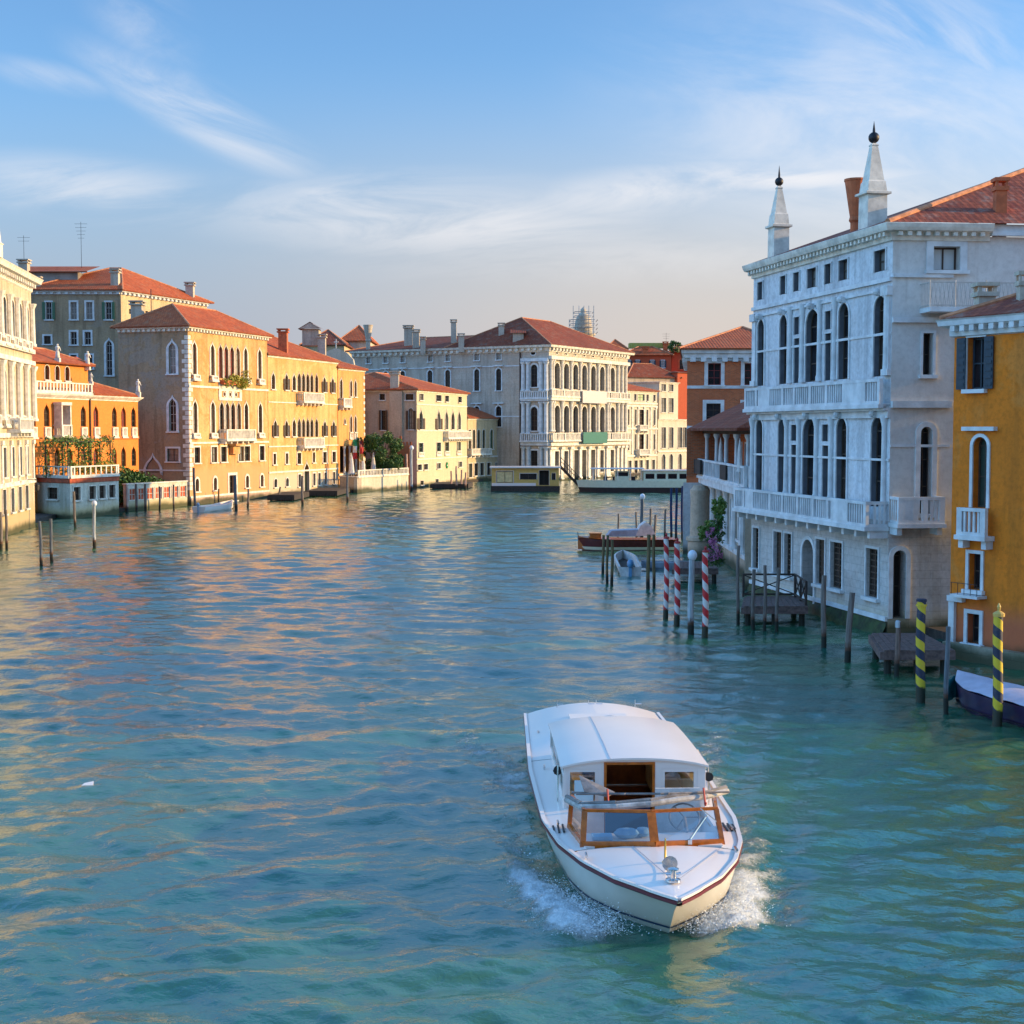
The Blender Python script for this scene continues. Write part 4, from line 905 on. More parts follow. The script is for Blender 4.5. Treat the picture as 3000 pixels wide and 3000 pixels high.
def cream_palace():
    A, B = gx(1221, 197.5), gx(1368, 219.6); q = quad_of(A, B, 17); zt = zat(1221, 1141, 197.5)
    rt = thing('cream_palace', 'cream palace with red hipped roof and round green sign near the water', 'building', (A.x, A.y, 0))
    F = Facade(rt, A, B, -1, zt, M['cream'], M['trim']); zf = lambda y: F.mp(1295, y)[1]; uf = lambda x: F.mp(x, 1250)[0]; F.panes = [M['pane2'], M['pane3'], M['pane']]
    F.row([1234, 1309, 1347], 1158, 1176, 1295, 11, 'rect', t=.06); F.row([1285], 1158, 1176, 1295, 15, 'rect', t=.06)
    F.row([1233, 1285], 1200, 1258, 1295, 9.5, 'gothic', t=.1, sh=M['brown']); F.row([1308, 1326.5, 1345], 1200, 1258, 1295, 10, 'gothic', t=.12)
    F.row([1233, 1285, 1309, 1344], 1296, 1322, 1295, 12, 'rect', t=.1, join=M['green'], par=.5); F.row([1229, 1247, 1285, 1348], 1356, 1372, 1295, 11, 'rect', t=.1); F.row([1236, 1280], 1402, 1414, 1295, 8, 'rect', t=.06); F.finish()
    for y in (1188, 1262, 1342): F.band(zf(y), .14, .08)
    F.balcony(uf(1299), F.L - .2, zf(1284), 1.0, .8)
    p = F.P(uf(1308), zf(1364), .06); m = MB(); m.tube(p, p + F.N * .08, .46, .46, 20); m.build('round_sign', M['disc'], rt)
    m = MB(); F.box(m, uf(1308) - .2, uf(1308) + .2, p.z - .07, p.z + .07, .145, .16); m.build('sign_mark', M['trim'], rt)
    G = Facade(rt, q[3], q[0], -1, zt, M['creamside'], M['trimcool']); G.row([1120], 1154, 1172, 1120, 16, 'rect', t=.05); G.row([1200], 1154, 1172, 1200, 24, 'rect', t=.05)
    G.row([1123], 1202, 1260, 1123, 12, 'rect', t=.05, sh=M['brown']); G.row([1204], 1196, 1258, 1204, 14, 'arch', t=.05, sh=M['brown'], pane=M['pane3']); G.finish()
    m = MB(); u0, u1 = G.mp(1143, 1200)[0], G.mp(1180, 1200)[0]; G.box(m, u0, u1, 0, zt - .2, .003, .35); m.build('chimney_breast', M['creamside'], rt)
    body(rt, q, -1, zt, M['creamside'], (0, 3)); cornice(rt, [q[3], q[0], q[1], q[2]], zt, CPs, M['trim'])
    rf = hip(rt, q, zt + .04, .45, 2.6, ins=(6.5, 8)); p = gx(1157, 199); chimney(rf, p, zt - .4, zat(1157, 1098, 199), 1.15)
    # small tan house
    A, B = gx(1369.5, 221), gx(1490, 233); q = quad_of(A, B, 9); zt = zat(1370, 1224, 221)
    r2 = thing('tan_house', 'small tan house with tall green windows right of the cream palace', 'building', (A.x, A.y, 0))
    F = Facade(r2, A, B, -1, zt, M['tan'], M['trim']); uf = lambda x: F.mp(x, 1300)[0]; zf = lambda y: F.mp(1420, y)[1]
    F.row([1376, 1388, 1402, 1417], 1258, 1316, 1420, 8, 'arch', t=.1, pane=M['dkgreen']); F.row([1440, 1476], 1258, 1316, 1420, 9, 'arch', t=.12, pane=M['green'])
    F.row([1378], 1356, 1396, 1420, 10, 'rect', t=.1, name='door', pane=M['dkgreen']); F.row([1395, 1412, 1432, 1456, 1476], 1356, 1392, 1420, 11, 'rect', t=.1, pane=M['dark']); F.finish()
    F.balcony(.1, uf(1430), zf(1330), .9, .7); F.band(zf(1338), .25, .15); body(r2, q, -1, zt, M['tan'], (0,)); cornice(r2, q, zt, CPs, M['trim'], closed=True); hip(r2, q, zt + .04, .4, 1.7)
cream_palace()

def grand_palace():
    A, B = gx(1608, 224.7), gx(1838, 249); zt = zat(1608, 1010, 224.7); q = quad_of(A, B, 38)
    rt = thing('grand_stone_palace', 'huge stone palace with seven bay colonnaded front carrying two banners', 'building', (A.x, A.y, 0))
    F = Facade(rt, A, B, -1, zt, M['rezz'], M['trim']); zf = lambda y: F.mp(1711, y)[1]; uf = lambda x: F.mp(x, 1200)[0]; F.panes = [M['pane'], M['pane2'], M['pane']]; F.depth = .6
    bays = [1631, 1658, 1685, 1711, 1737, 1763, 1793]
    F.row(bays, 1036, 1045, 1711, 7, 'oval', t=.12, plain=1, pane=M['dark']); F.row(bays, 1070, 1142, 1711, 14.5, 'arch', t=.16, sill=False, proud=.12); F.row(bays, 1190, 1284, 1711, 15, 'arch', t=.16, sill=False, proud=.12)
    F.row([1631, 1658, 1763, 1793], 1320, 1385, 1711, 11, 'rect', t=.2); F.row([1688, 1711, 1737], 1318, 1408, 1711, 13, 'rect', t=.2, name='door', pane=M['dark'], depth=1.2, plain=1); F.finish()
    cols = [1612, 1618.5, 1644, 1671, 1698, 1724, 1750, 1777, 1783, 1808, 1820, 1831]
    us = [uf(x) for x in cols]
    F.columns(us, zf(1147), zf(1062), .26); F.columns(us, zf(1264), zf(1178), .28); F.pilasters(us, zf(1400), zf(1308), .7, .25)
    for y, h, pj in ((1056, .55, .5), (1170, .7, .5), (1300, .5, .45), (1024, .2, .2)): F.band(zf(y), h, pj)
    F.balcony(.05, F.L - .05, zf(1165), 1.1, .55, brk=False, gap=.42, bw=.2, piers=us); F.balcony(.05, F.L - .05, zf(1290), 1.25, .75, brk=False, gap=.42, bw=.2, piers=us)
    for (x0, x1, y0, y1, mt, lb) in ((1693, 1764, 1145, 1181, 'banner_w', 'blank white banner hung on the upper balcony of the grand palace'), (1692, 1763, 1266, 1299, 'banner_g', 'green banner hung on the lower balcony of the grand palace')):
        m = MB(); d = .85 if mt == 'banner_w' else 1.05; F.box(m, uf(x0), uf(x1), zf(y1), zf(y0), d, d + .04); tag(m.build('banner', M[mt], None, F.P(uf(x0), zf(y1), d)), lb, 'banner', 'banners on the grand palace')
    # side: stone return bay then plain wall
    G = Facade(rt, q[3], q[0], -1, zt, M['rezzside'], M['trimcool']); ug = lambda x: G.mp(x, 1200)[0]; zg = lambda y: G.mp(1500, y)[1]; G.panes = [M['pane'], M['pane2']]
    G.row([1030, 1080, 1130, 1180, 1261, 1312, 1397, 1461], 1032, 1054, 1461, 14, 'rect', t=.12, join=M['joinw'], pane=M['pane3']); G.row([1130, 1180, 1260, 1312, 1397, 1461], 1080, 1144, 1461, 15, 'arch', t=.2, hood=1)
    G.row([1312, 1397, 1461], 1190, 1250, 1461, 16, 'arch', t=.2, hood=1); G.row([1565], 1068, 1134, 1565, 19, 'arch', t=.3, hood=0); G.row([1565], 1192, 1262, 1565, 20, 'arch', t=.3); G.row([1565], 1320, 1385, 1565, 20, 'rect', t=.25, pane=M['dark']); G.row([1562], 1030, 1040, 1562, 14, 'oval', t=.12, plain=1, pane=M['dark']); G.finish()
    u0 = ug(1528); cs_ = [u0 + .4, u0 + 1.3, G.L - 1.3, G.L - .4]
    for za, zb in ((1147, 1062), (1272, 1178), (1400, 1308)):
        G.columns(cs_, zg(za), zg(zb), .34, M['trimcool'])
    for y, h in ((1056, .5), (1170, .6), (1300, .5)): G.band(zg(y), h, .4, u0=u0)
    for y in (1072, 1220): G.band(zg(y), .18, .08, u1=u0)
    G.balcony(u0, G.L, zg(1168), 1.1, .5, brk=False, gap=.4, bw=.2); G.balcony(u0, G.L, zg(1292), 1.2, .6, brk=False, gap=.4, bw=.2)
    m = MB(); uu = u0 - .2; G.box(m, uu - .1, uu + .1, 1, zt - 1, .01, .2); m.build('drainpipe', M['brown'], rt)
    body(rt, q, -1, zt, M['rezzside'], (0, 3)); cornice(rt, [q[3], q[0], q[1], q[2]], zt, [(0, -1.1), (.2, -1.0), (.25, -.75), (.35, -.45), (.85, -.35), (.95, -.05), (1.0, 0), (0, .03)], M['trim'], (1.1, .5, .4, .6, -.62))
    # roofs: tall hip at the front, long low hip behind
    U = F.U.xy; N = F.N.xy; fq = [A, B, B - N * 18, A - N * 18]; rf = hip(rt, fq, zt + .05, .9, 5.0, ins=(8.0, 12.5), mat='roofdk', axis=0)
    bq = [A - N * 14, B - N * 14, q[2], q[3]]; r2 = hip(rt, bq, zt + .04, .9, 2.9, ins=(6, 6), mat='roofdk', axis=1)
    for px, y0, y1, Y, w_, st in ((1080, 1010, 952, 243, .95, 'bell'), (1198, 990, 962, 243, 1.4, 'box'), (1220, 1008, 974, 238, 1.1, 'box'), (1330, 985, 945, 240, .9, 'box'), (1240, 1010, 995, 235, .8, 'box'), (1352, 1005, 986, 232, .9, 'box'), (1469, 975, 955, 232, .9, 'box')):
        p = gx(px, Y); chimney(rf, p, zat(px, y0, Y) - 1.5, zat(px, y1, Y), w_, 'chimw', st)
    p = gx(1518, 228); dm = MB(); z = zat(1518, 1000, 228); dm.box((p.x, p.y + 1, z + .3), (1.7, 2.2, 1.9)); dm.build('dormer', M['chimw'], rf); d2 = MB(); roofface(d2, [(p.x - 1.3, p.y - .5, z + 1.3), (p.x + 1.3, p.y - .5, z + 1.3), (p.x + 1.3, p.y + 3.3, z + 2.1), (p.x - 1.3, p.y + 3.3, z + 2.1)]); d2.build('dormer_roof', M['roofdk'], rf)
grand_palace()

def far_things():
    # roof cluster and white gable behind the yellow palace
    A, B = gx(888, 262), gx(1010, 262); q = quad_of(A, B, 14); zt = zat(900, 1010, 262)
    r = thing('distant_tiled_house', 'distant red tiled house rising behind the ochre roofs', 'building', (A.x, A.y, 0)); body(r, q, 0, zt, M['tan']); hip(r, q, zt, .5, 3.2, mat='roofdk')
    A, B = gx(1000, 275), gx(1085, 275); q = quad_of(A, B, 14); zt = zat(1000, 998, 275); r = thing('distant_hipped_house', 'distant house with hipped red roof left of the tall bell chimney', 'building', (A.x, A.y, 0)); body(r, q, 0, zt, M['chimw']); hip(r, q, zt, .5, 3.4)
    # white curved gable
    p = gx(985, 214); r = thing('church_gable', 'white curved gable with small cross behind the yellow palace roof', 'gable', (p.x, p.y, 0)); a = [(-2.9, 0), (2.9, 0), (2.9, 12.2), (2.6, 13.4), (1.7, 14.1), (.5, 14.5), (0, 14.6), (-.5, 14.5), (-1.7, 14.1), (-2.6, 13.4), (-2.9, 12.2)]
    zr = zat(985, 1020, 214) / 14.6; m = MB(); m.prism([(p.x + x, p.y, z * zr) for x, z in a], (0, 1.2, 0)); m.build('wall', M['palewhite'], r); m = MB(); zz = zat(985, 1020, 214); m.box((p.x, p.y + .6, zz + .7), (.16, .16, 1.4)); m.box((p.x, p.y + .6, zz + .95), (.7, .15, .16)); m.build('cross', M['trim'], r)
    # pale stone house
    A, B = gx(1833, 252), gx(1924, 262); q = quad_of(A, B, 12); zt = zat(1833, 1142, 252); r = thing('pale_narrow_house', 'pale narrow stone house with green roof blind next to the grand palace', 'building', (A.x, A.y, 0))
    F = Facade(r, A, B, -1, zt, M['palewhite'], M['trim']); uf = lambda x: F.mp(x, 1250)[0]; zf = lambda y: F.mp(1878, y)[1]; F.panes = [M['pane3'], M['pane2']]
    F.row([1841, 1861, 1897, 1917], 1155, 1174, 1878, 6, 'rect', t=.05); F.row([1878], 1155, 1174, 1878, 20, 'rect', t=.08, pane=leafy('pale_green_blind', (.30, .42, .22), (.34, .45, .25)))
    for y0, y1 in ((1200, 1245), (1272, 1318)): F.row([1878], y0, y1, 1878, 18, 'rect', t=.14); F.row([1841, 1862, 1896, 1917], y0, y1, 1878, 5, 'rect', t=.08)
    F.row([1852, 1906], 1226, 1234, 1878, 6, 'oval', t=.06, plain=1); F.row([1845, 1863, 1878, 1896, 1914], 1348, 1385, 1878, 9, 'rect', t=.1); F.finish()
    for y in (1182, 1190, 1256, 1335): F.band(zf(y), .3, .2)
    F.balcony(uf(1866), uf(1890), zf(1260), .9, .7); F.balcony(uf(1862), uf(1894), zf(1332), 1.0, .9); F.pilasters([uf(x) for x in (1836, 1852, 1870, 1887, 1906, 1921)], zf(1330), zf(1192), .45)
    body(r, q, -1, zt, M['palewhite'], (0,)); cornice(r, q, zt, CPs, M['trim'], closed=True); hip(r, q, zt + .03, .4, 1.8)
    # white tower house with wider lower block
    A, B = gx(1927, 263), gx(2014, 273); q = quad_of(A, B, 12); zl = zat(1960, 1228, 266); r = thing('white_tower_house', 'white stepped house with tall narrow upper block near the brick palace', 'building', (A.x, A.y, 0))
    F = Facade(r, A, B, -1, zl, M['palewhite'], M['trim']); F.panes = [M['pane3']]
    F.row([1944, 1966, 1992, 2005], 1252, 1312, 1966, 13, 'rect', t=.1); F.row([1944, 1966, 1992], 1330, 1378, 1966, 10, 'arch', t=.1); F.finish(); F.band(F.mp(1966, 1322)[1], .3, .2)
    body(r, q, -1, zl, M['palewhite'], (0,)); cornice(r, q, zl, CPs, M['trim'], closed=True); mb = MB(); mb.face([(p.x, p.y, zl + .02) for p in q]); mb.build('flat_roof', M['trim'], r)
    C1 = gx(1931, 264); C2 = gx(1986, 270); q = quad_of(C1, C2, 8); z2 = zat(1935, 1118, 264); F = Facade(r, C1, C2, zl + .02, z2, M['palewhite'], M['trim'], 'upper_wall'); F.panes = [M['pane3']]
    F.row([1944, 1966], 1126, 1146, 1955, 13, 'rect', t=.06); F.row([1944, 1966], 1166, 1208, 1955, 14, 'rect', t=.08); F.finish(); body(r, q, zl, z2, M['palewhite'], (0,), 'upper_wall'); cornice(r, q, z2, CPs, M['trim'], closed=True); mb = MB(); mb.face([(p.x, p.y, z2 + .02) for p in q]); mb.build('flat_roof', M['trim'], r)
    # red houses
    A, B = gx(1826, 290), gx(1965, 290); q = quad_of(A, B, 12); zt = zat(1850, 1040, 290); r = thing('red_house', 'red house with blue shuttered attic windows above the pale narrow house', 'building', (A.x, A.y, 0))
    F = Facade(r, A, B, 0, zt, M['redwall'], M['trimcool']); F.row([1842, 1868, 1911, 1942], 1056, 1077, 1868, 9, 'rect', t=.14, sh=M['navy'], pane=M['paneb']); F.finish(); body(r, q, 0, zt, M['redwall'], (0,)); rf = hip(r, q, zt + .03, .5, 2.6); p = gx(1889, 291); chimney(rf, p, zt - 2, zat(1889, 1022, 291), 1.2, 'terra'); p = gx(1948, 294); chimney(rf, p, zt, zat(1948, 1008, 294), .9, 'terra'); antenna(rf, gx(1950, 296), zt, zat(1950, 975, 296), 3)
    m = MB(); p = gx(1905, 296); m.box((p.x, p.y, zt + 2.2), (9, 3, 1.0)); m.build('roof_terrace', leafy('mossy_green_paint', (.28, .32, .05), (.34, .36, .1)), rf)
    A, B = gx(1966, 292), gx(2030, 292); q = quad_of(A, B, 12); zt = zat(1990, 1032, 292); r = thing('orange_red_house', 'bright red house with arched dormers left of the brick palace', 'building', (A.x, A.y, 0)); F = Facade(r, A, B, 0, zt, M['redwall'], M['trim']); F.row([1970, 1998], 1052, 1082, 1990, 14, 'arch', t=.3, trim=M['terra']); F.finish(); body(r, q, 0, zt, M['redwall'], (0,)); hip(r, q, zt + .03, .5, 2.0)
    cs = []; 
    for k in range(12): p = gx(1960 + k * 2.4, 291); cs.append(((p.x, p.y, zt + random.uniform(.2, 2.0)), .5))
    lv = MB(); leaves(lv, 700, clump(cs), .2); tag(lv.build('roof_bush', M['leaf']), 'dark green bush on the roof of the bright red house', 'bush')
    A, B = gx(1838, 278), gx(1990, 284); q = quad_of(A, B, 8); zt = zat(1900, 1105, 280); r = thing('grey_roofed_house', 'low house with brown roof between the red house and pale narrow house', 'building', (A.x, A.y, 0)); body(r, q, 0, zt, M['creamside']); hip(r, q, zt + .03, .4, 2.8, mat='roofdk')
    A, B = gx(1984, 283), gx(2030, 287); q = quad_of(A, B, 5); zt = zat(2000, 1092, 285); r = thing('red_back_wall_house', 'plain bright red block right behind the white stepped house', 'building', (A.x, A.y, 0)); body(r, q, 0, zt, M['redwall']); hip(r, q, zt, .2, .4, mat='roofdk', hips=False)
    A, B = gx(1775, 300), gx(1835, 300); q = quad_of(A, B, 8); zt = zat(1800, 1022, 300); r = thing('distant_gabled_house', 'distant house whose red roof peaks behind the grand palace cornice', 'building', (A.x, A.y, 0)); body(r, q, 0, zt, M['redwall']); hip(r, q, zt, .4, 2.2)
    # domed bell tower in scaffolding
    Y = 354; p = gx(1708, Y); z0 = zat(1708, 985, Y); z1 = zat(1708, 900, Y); h = z1 - z0; r = thing('domed_tower', 'pale domed bell tower wrapped in scaffolding behind the grand palace', 'tower', (p.x, p.y, 0))
    m = MB(); m.lathe((p.x, p.y, 0), [(2.7, 0), (2.7, z0 + .1), (3.0, z0 + .2), (3.0, z0 + .6), (2.2, z0 + .7), (2.2, z0 + h * .28), (2.45, z0 + h * .3), (2.1, z0 + h * .34), (2.0, z0 + h * .5), (1.6, z0 + h * .66), (1.0, z0 + h * .78), (.7, z0 + h * .8), (.7, z0 + h * .92), (.15, z1)], 14); m.build('dome', M['chimw'], r, smooth=True)
    m = MB(); 
    for k in range(6):
        rr = 3.3 if k < 4 else 2.3; zz = z0 + .8 + k * h * .14
        for s_ in (-1, 1):
            m.tube((p.x - rr, p.y + s_ * rr, zz), (p.x + rr * .8, p.y + s_ * rr, zz), .09, .09, 4); m.tube((p.x + s_ * rr, p.y - rr, zz), (p.x + s_ * rr, p.y + rr, zz), .09, .09, 4)
        m.box((p.x - rr * .2, p.y - rr, zz + .05), (rr * 1.5, .6, .1))
    for x_ in (-3.6, -2.6, -1.2, 0, 1.2, 2.4): m.tube((p.x + x_, p.y - (3.6 if x_ < -3 else 2.6), z0 - 2), (p.x + x_, p.y - (3.6 if x_ < -3 else 2.6), z0 + h * (.55 if x_ < -3 else 1.02)), .09, .09, 4)
    m.build('scaffolding', M['joinw'], r)
far_things()

# ================================================================== RIGHT BANK
def brick_palace():
    A, B = gx(2012, 129), gx(2330, 129); q = [A, B, gx(2330, 149), gx(2016, 149)]; zt = zat(2100, 1022, 129)
    r = thing('brick_palace', 'red brick palace with white framed windows left of the white palace', 'building', (A.x, A.y, 0)); F = Facade(r, A, B, -1, zt, M['brickw'], M['trimcool']); F.panes = [M['pane']]
    F.row([2093, 2200], 1064, 1128, 2093, 38, 'rect', t=.32, join=M['wine'], nb=2, sill=True); F.row([2090, 2200], 1182, 1240, 2090, 42, 'rect', t=.32, nb=2); F.row([2060, 2130], 1300, 1370, 2090, 30, 'rect', t=.25); F.finish()
    for y in (1134, 1252, 1392): F.band(F.mp(2100, y)[1], .26, .08)
    body(r, q, -1, zt, M['brickw'], (0,)); cornice(r, q, zt, [(0, -1.1), (.1, -1.05), (.1, -.9), (.3, -.8), (.34, -.5), (.5, -.4), (.55, 0), (0, .02)], M['trimcool'], (.95, .45, .35, .45, -.98), closed=True)
    hip(r, q, zt + .04, .7, 2.6, ins=(6, 6), axis=0)
brick_palace()

def loggia_house():
    r = thing('loggia_house', 'shadowy low house with tiled porch roof and canal terrace between brick and white palaces', 'building', (15, 85, 0))
    z1 = zat(2100, 1398, 92)       # terrace level
    A, B = Vector((15.1, 92.5)), Vector((14.3, 73.5))
    pts = [Vector((13.0, 92.5)), Vector((12.7, 84)), Vector((13.6, 76)), Vector((13.6, 71)), Vector((22, 71)), Vector((22, 92.5))]
    m = MB(); pa = [Vector((14.9, 92)), Vector((13.9, 71.2)), Vector((24, 71.2)), Vector((24, 92))]
    # terrace slab
    ts = [(p.x, p.y, z1 - .35) for p in (Vector((13.35, 92.6)), Vector((13.1, 88)), Vector((12.9, 71.4)), Vector((24, 71.4)), Vector((24, 92.6)))]
    m.prism(ts, (0, 0, .35)); m.build('terrace', M['trimcool'], r)
    F = Facade(r, gx(2062, 92.3), Vector((22, 92.3)), -1, z1 - .36, M['white'], M['trimcool'], 'lower_wall'); F.finish()
    # canal wall below the terrace (faces left)
    G = Facade(r, Vector((14.3, 92.2)), Vector((13.85, 71.6)), -1, z1 - .36, M['creamside'], M['trimcool'], 'lower_wall'); G.panes = [M['pane']]
    for k, u in enumerate((2.4, 5.6, 9.0, 12.5, 16, 19)): G.win(u, 1.9 if k % 2 else 1.2, 4.0, 1.2, 'arch' if k % 2 else 'rect', t=.18)
    G.finish(); G.columns([.6, 4.0, 7.3, 10.8, 14.2, 17.6], 1.2, z1 - .4, .22, M['trimcool']); G.band(1.15, .25, .2)
    # front wall facing the camera below the terrace
    K = Facade(r, Vector((12.95, 71.55)), Vector((15.6, 71.55)), -1, z1 - .36, M['creamside'], M['trimcool'], 'lower_wall'); K.win(1.1, .9, 3.6, .9, 'rect', t=.1, pane=M['pane2'], name='door'); K.finish()
    # upper room set back under the roof
    zr = zat(2130, 1262, 88)
    Fu = Facade(r, Vector((15.6, 91.5)), Vector((15.2, 72)), z1 + .02, zr, M['brickw'], M['trimcool'], 'upper_wall'); Fu.panes = [M['dark']]
    for u in (2, 5, 8, 11, 14, 17): Fu.win(u, z1 + .1, zr - .8, 1.6, 'rect', t=.12, nb=1, join=M['navy'])
    Fu.finish(); Ku = Facade(r, Vector((15.2, 72)), Vector((22, 72)), z1 + .02, zr, M['brickw'], M['trimcool'], 'upper_wall'); Ku.finish()
    Kf = Facade(r, gx(2072, 91.6), Vector((22, 91.6)), z1 + .02, zr, M['brickw'], M['trimcool'], 'upper_wall'); Kf.finish()
    # columns and beam
    for yy in (74.5, 78.5, 82.5, 86.5, 91):
        x = 13.55 + (yy - 71) * .006; c = MB(); c.lathe((x, yy, 0), [(.2, z1 + .02), (.2, z1 + .2), (.14, z1 + .3), (.11, zr - .5), (.2, zr - .3), (.2, zr - .18)], 10); c.build('column', M['trimcool'], r, smooth=True)
    b = MB(); b.box((13.6, 82, zr - .05), (.3, 21, .25)); b.box((15.3, 71.9, zr - .05), (3.6, .3, .25)); b.build('beam', M['deckdk'], r)
    rf = MB(); zc = zr + .15; zz = zr + 2.3
    e = [Vector((12.7, 93.2, zc)), Vector((12.4, 70.8, zc)), Vector((20, 70.8, zc + .2)), Vector((20, 93.2, zc + .2))]; rr = [Vector((17.0, 91.5, zz)), Vector((17.0, 75.5, zz + .1))]
    roofface(rf, [e[0], e[1], rr[1], rr[0]]); roofface(rf, [e[1], e[2], rr[1]]); roofface(rf, [e[3], e[0], rr[0]]); roofface(rf, [e[2], e[3], rr[0], rr[1]])
    rf.face([p - Vector((0, 0, .15)) for p in e]); 
    for i in range(4): rf.face([e[i], e[(i + 1) % 4], e[(i + 1) % 4] - Vector((0, 0, .15)), e[i] - Vector((0, 0, .15))])
    rf.build('roof', M['roofdk'], r)
    for a, b_ in ((Vector((13.25, 92.4)), Vector((13.0, 71.6))),):
        T = Facade(r, a, b_, z1, 30, M['trimcool'], M['trimcool']); T.balcony(.1, T.L - .1, z1 + .16, 1.05, .1, brk=False, gap=.35, bw=.07, piers=[2.2, 4.4, 8.6, 12.8, 17])
    T = Facade(r, Vector((13.0, 71.5)), Vector((15.4, 71.5)), z1, 30, M['trimcool'], M['trimcool']); T.balcony(.1, 2.3, z1 + .16, 1.05, .1, brk=False, gap=.35, bw=.07)
    m = MB(); m.box((12.98, 90.2, z1 + .72), (.12, 3.0, .9)); m.box((12.95, 79, z1 + .7), (.1, 2.2, .8)); m.build('rail_screen', M['deckdk'], r)
    # round plastered bastion at the canal edge
    p = gx(2052, 89) + Vector((1.3, 0)); m = MB(); zt = z1 - .4
    m.lathe((p.x, p.y, 0), [(.74, -1), (.74, 1.1), (.84, 1.15), (.84, 1.35), (.62, 1.45), (.60, 2.2), (.58, zt - .8), (.62, zt - .3), (.4, zt)], 20); m.build('round_buttress', M['creamside'], r, smooth=True); r.location.x -= 1.3
    for px, Y, z0_, lb in ((2168, 73.2, None, 'folded cream parasol standing on the shaded terrace beside the white palace'), (2112, 84, None, 'folded cream parasol at the brick palace end of the shaded terrace')):
        q_ = gx(px, Y); t = thing('folded_parasol', lb, 'parasol', (q_.x, q_.y, z1 + .02), 'folded parasols on the shaded terrace'); m1 = MB(); m1.tube((q_.x, q_.y, z1 + .02), (q_.x, q_.y, z1 + 2.6), .03); m1.build('pole', M['joinw'], t); m2 = MB(); m2.lathe((q_.x, q_.y, z1), [(.17, .9), (.15, 1.3), (.10, 2.1), (.02, 2.6)], 7); m2.build('canopy', M['canvasw'], t)
    # plants
    def bush(nm, lb, px0, px1, y0, y1, Y, mt, n, sz, cat='plant'):
        cs = []
        for _ in range(26): 
            pp = atY(random.uniform(px0, px1), random.uniform(y0, y1), Y + random.uniform(-.5, .5)); cs.append((pp, random.uniform(.1, .26)))
        lv = MB(); leaves(lv, n, clump(cs), sz); o = lv.build(nm, mt if isinstance(mt, list) else [mt], None, cs[0][0])
        return tag(o, lb, cat)
    bush('climbing_plant', 'bright green climbing plant beside the shaded terrace', 2092, 2122, 1460, 1510, 74, M['leafl'], 700, .09)
    bush('bush', 'green bush left of the pink flowers at the canal edge', 2050, 2085, 1530, 1580, 74, M['leafl'], 800, .08, 'bush')
    bush('dark_bush', 'dark leafy mass hanging above the pink flowers', 2085, 2120, 1510, 1570, 73, M['leaf'], 900, .08, 'bush')
    bush('pink_flowers', 'pink flowering creeper hanging over the canal edge', 2072, 2108, 1545, 1635, 72.6, M['pink'], 1000, .05, 'flowers')
    bush('flower_foliage', 'dark green creeper leaves under the pink flowers', 2070, 2112, 1550, 1650, 72.9, M['leaf'], 1200, .07)
loggia_house()

